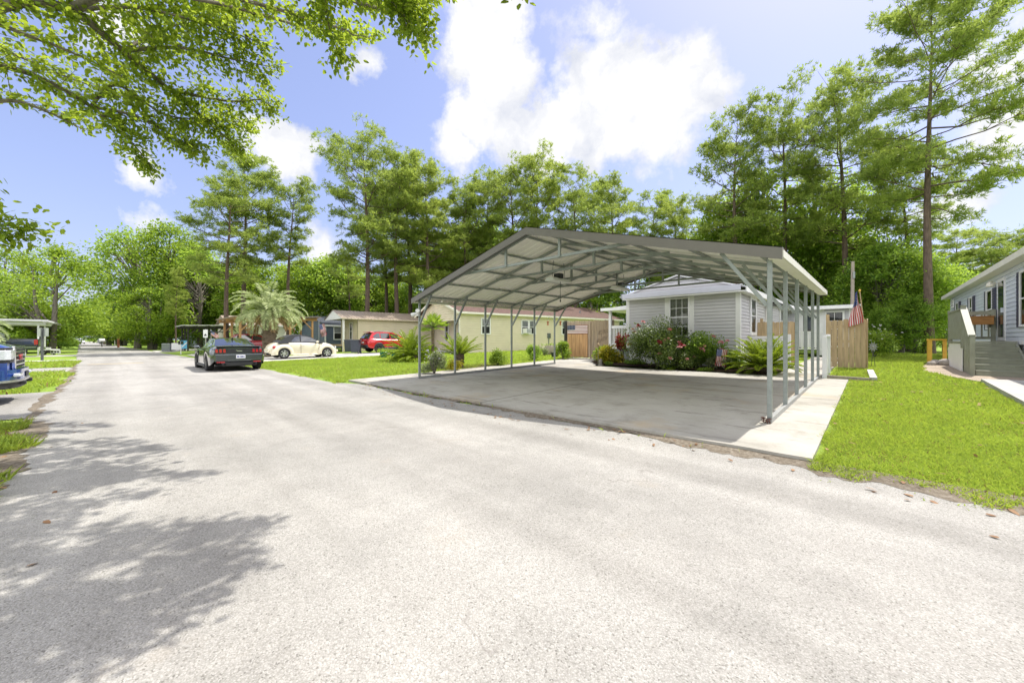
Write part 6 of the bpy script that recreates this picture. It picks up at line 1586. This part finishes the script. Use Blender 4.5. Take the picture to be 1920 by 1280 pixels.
def blossoms(t, pts, rad, mats, name='blossom'):
    proto = {}
    for i, p in enumerate(pts):
        m = mats[i % len(mats)]
        if m not in proto:
            b = MB()
            for k in range(16):
                d = Vector(randdir(1)[0]); d.z = abs(d.z)*.8+.1; s_ = d.cross(Vector((.3, .5, .8))).normalized(); c = d*rad*.4
                b.add([c*.4, c+s_*rad*.45+d*rad*.25, c+d*rad*.75, c-s_*rad*.45+d*rad*.25], [(0, 1, 2, 3)])
            o = b.build(name, m, t, world=False); proto[m] = o
        else:
            o = proto[m].copy(); COL.objects.link(o)
        o.location = p; o.rotation_euler = (random.uniform(-.6, .6), random.uniform(-.6, .6), random.uniform(0, 6)); s = random.uniform(.7, 1.25); o.scale = (s, s, s)
rb = bush('rose_bush', 0, 0, 1.45, 2.0, 17000, .068, 'rose_leaf', 'large flowering rose bush under the grey house window', lobes=30, seed=31, pos=(-5.85, 14.2, gz(0, 14.3)), cat='rose bush')
blossoms(rb, [(-.95, -.5, 1.15), (-1.1, -.3, 1.0), (-.8, -.4, 1.45), (-.62, -.35, 1.62), (-.45, -.3, 1.72), (-.7, -.5, 1.32), (-.9, -.5, .85), (.55, -.75, 1.02), (.62, -.5, 1.40), (.4, -.85, .95), (.7, -.8, 1.08), (-1.15, -.2, 1.2), (-.55, -.45, 1.55), (.45, -.9, .55), (1.0, -.6, .95), (1.08, -.65, .85)], .085, ['petal_red', 'petal_pink', 'petal_pink'])
r2 = bush('rose_bush', 0, 0, .95, 1.5, 8000, .075, 'leaf_deep', 'darker rose bush with pink blooms between the window and the sago', lobes=12, seed=32, pos=(-4.45, 14.4, gz(0, 14.3)), cat='rose bush')
blossoms(r2, [(.55, -.3, 1.15), (.75, -.2, .95), (.2, -.6, .75), (.35, -.55, .82), (-.3, -.6, .5), (.8, -.3, .7), (.9, 0, 1.0), (.05, -.7, .45), (.28, -.62, .7)], .085, ['petal_pink'])
r3 = bush('rose_bush', 0, 0, .8, .95, 6000, .06, 'rose_leaf', 'low spreading pale-leaved rose bush at the front of the bed', lobes=12, seed=33, pos=(-4.95, 13.75, gz(0, 13.7)), cat='rose bush')
blossoms(r3, [(.2, -.4, .8), (.35, -.35, .85), (-.1, -.5, .4), (.45, -.4, .4)], .08, ['petal_pink'])
bush('leafy_perennial', 0, 0, .5, .62, 1500, .11, 'grey_leaf', 'grey-green leafy clump behind the small garden flag', seed=34, pos=(-3.75, 14.3, gz(0, 14.3)))
bush('leafy_perennial', 0, 0, .42, .75, 1500, .09, 'leaf_deep', 'dark leafy clump against the grey house corner board', seed=35, pos=(-3.45, 14.65, gz(0, 14.6)))
bush('ground_cover', 0, 0, .38, .22, 900, .055, 'leaf_bright', 'low bright mound at the front edge of the bed', seed=36, pos=(-5.1, 13.55, gz(0, 13.5)), stems=False)
bush('ground_cover', 0, 0, .25, .2, 600, .06, 'leaf_bright', 'small bright clump near the croton in the bed', seed=37, pos=(-7.75, 13.85, gz(0, 13.8)), stems=False)
bush('ground_cover', 0, 0, .35, .18, 700, .05, 'leaf_mid', 'low green patch before the small garden flag', seed=38, pos=(-4.0, 13.55, gz(0, 13.5)), stems=False)
bush('ground_cover', 0, 0, .5, .35, 1300, .06, 'leaf_deep', 'dark low greenery at the skirting beneath the large rose', seed=39, pos=(-6.95, 14.6, gz(0, 14.6)), stems=False)
ct = bush('croton_shrub', 0, 0, .62, .95, 2600, .10, 'croton_leaf', 'yellow-leaved croton at the porch corner', seed=41, pos=(-8.2, 14.75, gz(0, 14.7)))
bush('croton_shrub', 0, 0, .38, .95, 1100, .11, 'leaf_bright', 'lime green shrub beside the yellow croton', seed=42, pos=(-8.85, 15.2, gz(0, 15)))
bush('croton_shrub', 0, 0, .32, 1.3, 900, .11, 'croton_red', 'dark red leafy shrub tucked behind the yellow croton', seed=43, pos=(-8.0, 15.55, gz(0, 15)), lift=.55)
bush('grey_shrub', 814, 12.9, .50, .85, 3000, .06, 'grey_leaf', 'airy grey-green shrub with pale flower spikes beside the walk', seed=44)
lv = COL.objects[-1]
sp = [o for o in COL.objects if o.name.startswith('grey_shrub')][0]
blossoms(sp, [(random.gauss(0, .28), random.gauss(0, .28), random.uniform(.55, .86)) for _ in range(34)], .026, ['petal_pale'], 'flower_spike')
bush('yellow_shrub', 853, 14.0, .34, .62, 900, .06, 'croton_leaf', 'wispy yellow-green shrub close to a carport post', seed=45)
bush('round_shrub', 933, 16.2, .55, .82, 3000, .065, 'leaf_bright', 'rounded bright shrub in a mulch ring beside the walk', seed=46)
bush('round_shrub', 1004, 19.3, .58, 1.0, 2600, .08, 'leaf_mid', 'upright glossy shrub beside the fourth far carport post', seed=47)
bush('round_shrub', 1055, 19.5, .5, 1.15, 2200, .09, 'leaf_bright', 'yellow-green shrub at the edge of the board gate', seed=48)
bush('round_shrub', 1020, 23, .3, .7, 700, .07, 'grey_leaf', 'small pale shrub by the grey planter tub', seed=49)
az = bush('flowering_shrub', 1640, 18.6, 1.0, 1.75, 5200, .085, 'leaf_bright', 'rounded white-flowered shrub just beyond the privacy fence', seed=50, lobes=14)
blossoms(az, [(random.gauss(0, .5), random.gauss(0, .5), random.uniform(.7, 1.7)) for _ in range(30)], .045, ['petal_white'])
bush('hedge_shrub', 1608, 24, 1.2, 2.0, 3000, .14, 'leaf_deep', 'dark shrub behind the privacy fence corner', seed=51, lobes=12)
bush('round_shrub', 600, 33.5, .6, .8, 1200, .1, 'leaf_deep', 'low shrub beneath the tan home porch', seed=52)
bush('low_shrub', 0, 0, .6, .7, 900, .1, 'leaf_mid', 'shrub at the cream house gable foot', seed=53, pos=(-24.5, 17.0, gz(0, 17)))
g_ = 'verge shrubs by the far road'
for i, (px, D, r_b, h_b, m_, lab) in enumerate(((262, 74, 2.2, 2.2, 'leaf_mid', 'rounded shrub past the far shelter'), (283, 60, 1.8, 1.8, 'leaf_bright', 'bright shrub beneath the arching tree'), (305, 56, 1.6, 1.6, 'leaf_deep', 'dark shrub beside the utility box'), (112, 60, 1.8, 2.6, 'leaf_deep', 'dark spiky shrub under the lime tree'),
                                                (128, 62, 1.4, 1.8, 'leaf_bright', 'yellow-green shrub near the low house sign'), (212, 105, 2.2, 2.2, 'leaf_mid', 'shrub screening the grey far car'), (178, 160, 3, 3, 'leaf_mid', 'shrub at the vanishing road'), (60, 50, 2.2, 2.6, 'leaf_bright', 'pale shrub behind the flat carport posts'), (25, 52, 2.4, 2.6, 'grey_leaf', 'straw-coloured shrub behind the flat carport'))):
    bush('verge_shrub', px, D, r_b, h_b, 1500, .2, m_, lab+' on the verge', g_, seed=60+i, stems=False)

def frond(base, az, el, Ln, droop, nl, ll, lw, up=.5, twist=0, curl=0):
    """feather frond -> (leaflet bases, dirs, lengths), rachis points"""
    p = np.array(base, float); pts = [p.copy()]; e = el; k = 14
    for i in range(k):
        e -= droop/k*(.4+1.2*i/k); p = p+np.array((math.cos(az)*math.cos(e), math.sin(az)*math.cos(e), math.sin(e)))*Ln/k; pts.append(p.copy())
    pts = np.array(pts); s = np.linspace(.14, 1, nl)*k; i0 = np.clip(s.astype(int), 0, k-1); f = (s-i0)[:, None]
    c = pts[i0]*(1-f)+pts[i0+1]*f; d = unit(pts[i0+1]-pts[i0]); side = np.array((-math.sin(az), math.cos(az), 0.)); nr = np.cross(side[None, :], d)*-1
    C, D_l, Ls = [], [], []
    prof = np.sin(np.clip(np.linspace(.12, 1.0, nl), 0, 1)*math.pi)**.55*.9+.12
    for sd in (-1, 1):
        dd = d*.75+side[None, :]*sd*.8+nr*up+rng.normal(size=(nl, 3))*.07; dd[:, 2] -= curl
        C.append(c); D_l.append(dd); Ls.append(ll*prof*rng.uniform(.85, 1.1, nl))
    return np.vstack(C), np.vstack(D_l), np.hstack(Ls), pts
def feather_palm(name, pos, label, trunk_h, trunk_r, nf, Ln, mat, elr, droop, nl, ll, lw, seed, cat='palm', rach=.02, dead=0, up=.5, bark='bark_palm', curl=0):
    global rng
    rng = np.random.default_rng(seed); rs = random.Random(seed); t = empty(name, pos, label, cat)
    b = MB(); zs_ = np.linspace(0, trunk_h, 16); b.tube([(rs.uniform(-.015, .015), rs.uniform(-.015, .015), z-.08*(z == 0)) for z in zs_], [trunk_r*(1.15-.15*(z/max(trunk_h, .01)))*(1+.10*((i % 2)*2-1)) for i, z in enumerate(zs_)], 14); 
    for i in range(int(trunk_h*34)):      # old leaf boots
        a = i*2.4; z = rs.uniform(.1, trunk_h); u = Vector((math.cos(a), math.sin(a), 0)); b.beam(u*trunk_r*.85+Vector((0, 0, z)), u*trunk_r*1.28+Vector((0, 0, z+.13)), .09, .03)
    b.build('trunk', bark, t, world=False)
    C, D_l, Ls = [], [], []; rb = MB(); C2, D2, L2 = [], [], []
    for i in range(nf+dead):
        az = i*2.39996+rs.uniform(-.2, .2); f = i/max(nf-1, 1)
        if i >= nf: el = R(rs.uniform(-35, -5)); dr = R(70)
        else: el = R(elr[1]+(elr[0]-elr[1])*f**.8+rs.uniform(-7, 7)); dr = R(droop*rs.uniform(.8, 1.2))
        c, d, l, pts = frond((trunk_r*.5*math.cos(az), trunk_r*.5*math.sin(az), trunk_h-.05), az, el, Ln*rs.uniform(.82, 1.08)*(.8 if i >= nf else 1), dr, nl, ll, lw, up=up, curl=curl+(.5 if i >= nf else 0))
        (C if i < nf else C2).append(c); (D_l if i < nf else D2).append(d); (Ls if i < nf else L2).append(l)
        rb.tube([Vector(q) for q in pts[::2]], [rach*(1-.85*k/7) for k in range(8)], 4, cap=False)
    C = np.vstack(C); D_l = np.vstack(D_l); Ls = np.hstack(Ls); v, f = leaves(C, D_l, Ls, lw); npmesh('fronds', v, f, mat, t, tint=rng.random(len(C)))
    if dead:
        C = np.vstack(C2); v, f = leaves(C, np.vstack(D2), np.hstack(L2), lw*1.2); npmesh('dead_fronds', v, f, 'dead_frond', t, tint=rng.random(len(C)))
    rb.build('frond_stems', mat, t, world=False); return t
p = at(505, 26.5)
feather_palm('pindo_palm', p, 'shaggy silver-green pindo palm with dead hanging fronds behind the sports coupe', 3.15, .38, 64, 2.45, 'pindo_leaf', (-2, 92), 98, 50, .52, .036, 71, dead=9, up=.3, curl=.3)
p = at(-82, 26)
feather_palm('pindo_palm', p, 'yellowish pindo palm partly out of frame by the blue pickup', 2.2, .3, 36, 2.6, 'pindo_leaf', (-15, 75), 95, 40, .55, .04, 72, dead=8, curl=.2)
sg = 'sago palms in the front yards'
def sago(pos, label, th, Ln, nf, seed, elr=(2, 84), droop=42): return feather_palm('sago_palm', pos, label, th, .16, nf, Ln, 'sago_leaf', elr, droop, 66, .15*Ln+.02, .015*(.6+.5*Ln), seed, rach=.012, up=.25)
sago((-2.42, 13.95, gz(0, 13.9)), 'large sago palm glowing lime beside the carport posts', .24, 1.1, 84, 81, elr=(4, 88), droop=36)
sago(at(769, 20.2), 'big dark sago clump hiding the red crossover front', .42, 1.5, 84, 82, elr=(-25, 82))
sago(at(779, 19.4), 'lower sago offset growing at the side of the big clump', .25, 1.1, 40, 83, elr=(-20, 70))
sago(at(861, 15.4), 'trunked sago with upswept fronds beside a carport post', .55, 1.0, 34, 84, elr=(22, 72), droop=28)
p = at(112, 56); feather_palm('sago_palm', p, 'dark young palm on the far verge under the lime tree', .4, .2, 30, 2.2, 'leaf_deep', (0, 75), 70, 30, .45, .05, 85)
# fan palm by the cream gable
p = at(811, 19.8); t = empty('fan_palm', p, 'slender fan palm with lime leaves before the cream gable', 'palm')
b = MB(); b.tube([(0, 0, -.05), (.03, .0, .8), (0, .02, 1.75)], [.09, .075, .085], 10); b.build('trunk', 'bark_palm', t, world=False)
C, Dv, Ls = [], [], []; b = MB()
for i in range(26):
    az = i*2.4; el = R(random.uniform(-25, 75)); d = np.array((math.cos(az)*math.cos(el), math.sin(az)*math.cos(el), math.sin(el))); ln = random.uniform(.35, .6); o = np.array((0, .02, 1.75)); e = o+d*ln; side = np.array((-math.sin(az), math.cos(az), 0))
    b.tube([Vector(o), Vector(e)], [.012, .007], 4, cap=False)
    for k in range(17):
        a = R(-105+210*k/16); dd = d*math.cos(a)+side*math.sin(a); dd[2] -= .18; C.append(e); Dv.append(dd); Ls.append(.44*random.uniform(.85, 1.1)*(1-.2*abs(a)/2))
v, f = leaves(np.array(C), np.array(Dv), np.array(Ls), .04); npmesh('fronds', v, f, 'leaf_bright', t, tint=rng.random(len(C))); b.build('frond_stems', 'leaf_bright', t, world=False)

# ------------------------------------------------------------------ tree leaning over the road from the verge beside the camera
rng = np.random.default_rng(5); rs = random.Random(5)
tb_ = at(-190, 4.35); 
tree = empty('overhanging_tree', (tb_.x, tb_.y, 0), 'broad leafy tree whose limbs hang over the road from beside the viewer', 'tree')
fork = V3(-165, 150, 4.5); base = Vector((tb_.x, tb_.y, -.1))
def SH(px, py, h):
    D = CAM_H*FPX/(py-HZ); d = ray(px, py); g0 = Vector((d.x*D, d.y*D, 0)); return g0+SUN*(h/SUN.z)
A_ = [fork, V3(0, 12, 5.0), V3(130, 20, 5.5), V3(230, 95, 6.2), V3(320, 170, 7.0), V3(420, 255, 7.9), V3(455, 285, 8.3)]
limbs = [(A_, .085, .2), ([A_[2], V3(200, -12, 5.4), V3(340, -50, 5.4), V3(480, -50, 5.5), V3(600, -60, 5.4), V3(690, -35, 5.2), V3(745, 15, 5.2), V3(770, 45, 5.2)], .06, .3),
         ([V3(600, -60, 5.4), V3(610, 10, 5.5), V3(622, 70, 5.6), V3(640, 105, 5.65)], .02, .1), ([V3(690, -35, 5.2), V3(740, -10, 5.3), V3(790, 40, 5.3), V3(798, 60, 5.3)], .02, .1),
         ([A_[3], V3(340, 90, 6.4), V3(430, 110, 6.6), V3(505, 125, 6.8)], .035, .1), ([A_[4], V3(430, 190, 7.4), V3(490, 188, 7.6), V3(515, 210, 7.7)], .03, .05),
         ([fork, V3(-50, 120, 5.2), V3(60, 140, 5.6), V3(170, 200, 6.2), V3(245, 265, 6.8), V3(285, 315, 7.2)], .055, .3), ([fork, V3(-60, 190, 4.6), V3(30, 190, 4.8), V3(100, 215, 5.0), V3(160, 245, 5.3)], .04, .35),
         ([V3(170, 200, 6.2), V3(260, 220, 6.6), V3(350, 270, 7.4), V3(385, 290, 7.8)], .03, .05), ([A_[2], V3(260, 15, 6), V3(400, 50, 6.4), V3(485, 80, 6.6)], .035, .1),
         ([fork, V3(-60, 40, 4.6), V3(60, 70, 4.9), V3(160, 110, 5.3), V3(240, 150, 5.8)], .04, .25), ([fork, V3(-120, 330, 4.3), V3(-30, 410, 4.4), V3(30, 425, 4.5), V3(60, 430, 4.55)], .022, .45),
         ([A_[3], V3(300, 60, 6.8), V3(380, 30, 7.2), V3(460, 15, 7.4)], .03, .1), ([A_[1], V3(60, -20, 5.2), V3(180, -60, 5.6), V3(320, -20, 6.2), V3(430, 0, 6.6)], .035, .15),
         ([V3(170, 200, 6.2), V3(220, 160, 6.6), V3(310, 215, 7.0), V3(400, 225, 7.6), V3(470, 230, 8.2)], .028, .05),
         ([fork, V3(-100, 60, 5.5), V3(20, 100, 6.3), V3(140, 150, 7.0), V3(260, 190, 7.8)], .04, .2)]
hi = Vector((tb_.x+.9, tb_.y+.5, 5.8)); OVER = []
for pts, h in (([(10, 1262), (110, 1240), (210, 1205), (290, 1165)], 4.5), ([(60, 1150), (180, 1112), (290, 1082), (390, 1065), (445, 1060)], 5.8), ([(230, 1140), (320, 1110), (400, 1085)], 5.1), ([(90, 1052), (200, 1032), (320, 1008), (420, 992), (470, 988)], 6.7), ([(300, 1050), (400, 1030), (455, 1022)], 6.4),
               ([(30, 955), (110, 948), (190, 940), (260, 930)], 6.7), ([(150, 905), (230, 898), (310, 892), (380, 890)], 7.4), ([(40, 850), (110, 845), (180, 850), (230, 846)], 6.9), ([(50, 895), (110, 885), (170, 880)], 6.7), ([(50, 818), (110, 812), (150, 811)], 7.2), ([(120, 870), (190, 868), (240, 866)], 6.9),
               ([(110, 1190), (200, 1160), (270, 1130)], 4.2), ([(60, 800), (130, 797), (185, 800)], 7.6), ([(80, 832), (170, 828), (250, 835), (305, 845)], 7.4), ([(10, 985), (70, 978), (130, 970)], 6.0), ([(330, 1000), (420, 985), (500, 985)], 7.0), ([(60, 925), (120, 918), (180, 912)], 6.8)):
    P_ = [SH(x, y, h) for x, y in pts]; st = fork.lerp(hi, .8+.05*len(OVER) % .2); OVER.append(([st, st.lerp(P_[0], .55)+Vector((0, 0, .15))]+P_, .04, .5))
limbs += OVER
Tm = MB(); Tm.tube(polyl([base, base.lerp(fork, .5)+Vector((.1, .1, 0)), fork], 4), [.27-.0095*i for i in range(9)], 14)
Tm.tube(polyl([fork, fork.lerp(hi, .5)+Vector((.1, 0, .1)), hi], 4), [.15-.008*i for i in range(9)], 10)
C, Dv, Nv = [], [], []
for pts, r0, start in limbs:
    ch = polyl(pts, 6); m = len(ch); Tm.tube(ch, [max(.007, r0*(1-.9*i/(m-1))) for i in range(m)], 7, cap=False)
    acc_ = 0; tot = sum((ch[i+1]-ch[i]).length for i in range(m-1)); run = 0
    for i in range(m-1):
        seg = ch[i+1]-ch[i]; sl_ = seg.length
        if sl_ < 1e-6: continue
        u = seg.normalized(); acc_ += sl_; run += sl_
        if run/tot < start: acc_ = 0; continue
        stp = .095 if r0 == .04 else .06
        while acc_ > stp:
            acc_ -= stp; q = ch[i].lerp(ch[i+1], rs.random()); fr = run/tot
            for rep in range(3 if r0 != .04 else 2):
                d = (Vector(randdir(1)[0])*.9+u*.75+Vector((0, 0, -.12))).normalized(); over = r0 == .04; d = Vector((d.x, d.y, abs(d.z)*.6)).normalized() if over else d; ln = (rs.uniform(.18, .42) if over else rs.uniform(.22, .62))*(1.1-.45*fr)
                e = q+d*ln; Tm.tube([q, e], [.006, .0025], 3, cap=False) if rep == 0 else None
                k = rs.randint(9, 17); t_ = rng.uniform(.25, 1.05, (k, 1)); C.append(np.array(q)+np.array(d)*ln*t_+rng.normal(size=(k, 3))*.045)
                Dv.append(np.array(d)*.7+randdir(k)*.9+np.array((0, 0, -.15))); Nv.append(unit(randdir(k)*.55+np.array((0, 0, 1.))))
C = np.vstack(C); Dv = np.vstack(Dv); Nv = np.vstack(Nv); k = len(C)
v, f = leaves6(C, Dv, rng.uniform(.055, .10, k), rng.uniform(.036, .062, k), Nv)
npmesh('crown', v-np.array(tree.location), f, 'leaf_near', tree, tint=rng.random(k))
Tm.build('trunk', 'bark_grey', tree)
print('near leaves', k)

# ------------------------------------------------------------------ grass
def gzn(y): return np.where(y < 4.55, 0, np.where(y < 4.95, (y-4.55)/.4*.07, .07+.019*(np.minimum(y, 23)-4.95)))
def grass(name, label, zones, mat='blade'):
    V, F, T_, M_ = [], [], [], []; o0 = 0
    for (x0, x1, y0, y1, dens, h, wd, mask) in zones:
        n_ = int((x1-x0)*(y1-y0)*dens); x = rng.uniform(x0, x1, n_); y = rng.uniform(y0, y1, n_)
        if mask is not None:
            k = mask(x, y); x, y = x[k], y[k]; n_ = len(x)
        lowf = np.sin(x*1.9+np.sin(y*1.3)*2)*np.sin(y*2.1+x*.7)*.5+.35*np.sin(x*4.3+1.7*np.sin(y*3.1))*np.sin(y*4.9+x*1.3); patch = .78+.5*lowf+.25*rng.random(n_)
        hh = h*rng.uniform(.5, 1.25, n_)*patch; d = rng.normal(size=(n_, 3))*[.55, .55, 0]; d[:, 2] = 1; d = unit(d)
        s = rng.normal(size=(n_, 3))*[1, 1, 0]; s = unit(s); b0 = np.stack([x, y, gzn(y)-.006], 1); w_ = wd*rng.uniform(.7, 1.3, (n_, 1))
        mid = b0+d*hh[:, None]*.55; tip = b0+d*hh[:, None]+np.stack([d[:, 0], d[:, 1], np.zeros(n_)], 1)*hh[:, None]*.55
        v = np.stack([b0-s*w_*.5, b0+s*w_*.5, mid+s*w_*.42, tip, mid-s*w_*.42], 1).reshape(-1, 3)
        V.append(v); F.append(np.arange(n_*5).reshape(n_, 5)+o0); o0 += n_*5; T_.append(np.clip(rng.random(n_)*.8+patch*.2, 0, 1.2)); M_.append((rng.random(n_) < .03+.10*np.clip(-lowf-.25, 0, 1)*2).astype(int))
    o = npmesh(name, np.vstack(V), np.vstack(F), [mat, 'dry_leaf'], None, tint=np.hstack(T_), mi=np.hstack(M_)); tag(o, label, 'grass', None, 'stuff'); return o
inview = lambda x, y: x < .177*y+.35
edgeR = lambda x, y: inview(x, y) & (x > -.40+.04*np.sin(y*5)) & (y > 4.72+.09*np.sin(x*7)+.05*np.sin(x*17)) & ~((x > 1.71+.024*(y-5)) & (y < 14.75)) & ~((x > np.interp(y, [14.6, 15.9, 17.6, 20, 22], [1.95, 1.57, 1.23, 1.38, 1.62])) & (y > 14.6) & (y < 22)) & ~((y > 13.4) & (y < 16.9) & (x < -.02))
grass('lawn_grass', 'bright cut lawn between the carport walk and the blue mobile home', [(-.45, 1.6, 4.6, 6.5, 9000, .062, .0065, edgeR), (-.45, 2.0, 6.5, 9, 5000, .065, .008, edgeR), (-.45, 3, 9, 14, 2600, .068, .011, edgeR), (-1, 4.5, 14, 24, 1100, .075, .018, edgeR), (-1, 6, 24, 34, 350, .10, .035, None)])
side_ = lambda x, y: (y > 13.5) & (y < 17)
grass('side_grass', 'small square of grass between the walk end and the privacy fence', [(-.85, .0, 13.6, 17.1, 1800, .10, .014, None)])
notcar = lambda x, y: (x < -11.42) & (x > -24.3) & (y > 4.66+.10*np.sin(x*2.3)+.06*np.sin(x*6.1))
grass('yard_grass', 'sunny front lawn between the convertible and the carport walk', [(-24.3, -11.42, 4.5, 9, 900, .075, .022, notcar), (-24.3, -11.42, 9, 17.4, 480, .085, .03, notcar), (-22, -11.9, 17.4, 26, 200, .09, .04, lambda x, y: (x > -21.8+.176*(y-17.6)) & (x < -12))])
lf = lambda x, y: (y < -.86+.16*np.sin(x*3.1)+.1*np.sin(x*8.3)) & (x < -2.8)
grass('verge_grass', 'ragged tuft-edged grass on the near verge beside the tree shade', [(-9.35, -2.6, -2.6, -.5, 2600, .16, .011, lf)])
grass('verge_grass', 'grass strip on the verge beyond the blue pickup', [(-23.5, -14.95, -6, -1.0, 420, .14, .03, lambda x, y: (y < -1.15+.2*np.sin(x*1.7)) & ((x > -23.5))), (-35, -27.6, -6, -1.3, 220, .14, .05, None)])
# clump edges along kerbs
grass('edge_weeds', 'straggling weeds along the slab edge and road shoulder', [(-11.3, -.5, 4.70, 4.87, 26, .09, .012, None), (-.44, -.385, 5.0, 13.2, 160, .06, .009, None), (-.5, .9, 4.45, 4.8, 90, .05, .01, None)])
# fallen leaves
n_ = 174; x = np.concatenate([rng.uniform(-.4, 2, 60), rng.uniform(-10, .8, 80), rng.uniform(-9, 1.5, 4), rng.uniform(-9, -1.5, 30)]); y = np.concatenate([rng.uniform(5, 14, 60), rng.uniform(4.4, 4.85, 80), rng.uniform(3.9, 4.4, 4), rng.uniform(-1.2, -.3, 30)])
c = np.stack([x, y, gzn(y)+np.where(y > 4.9, .06, .018)], 1); d = randdir(n_)*[1, 1, .15]; nr = unit(randdir(n_)*.3+np.array((0, 0, 1.)))
v, f = leaves6(c, d, rng.uniform(.04, .10, n_), .035, nr); o = npmesh('fallen_leaves', v, f, 'dry_leaf', None, tint=rng.random(n_)); tag(o, 'scattered brown fallen leaves on the lawn and road shoulder', 'leaves', None, 'stuff')
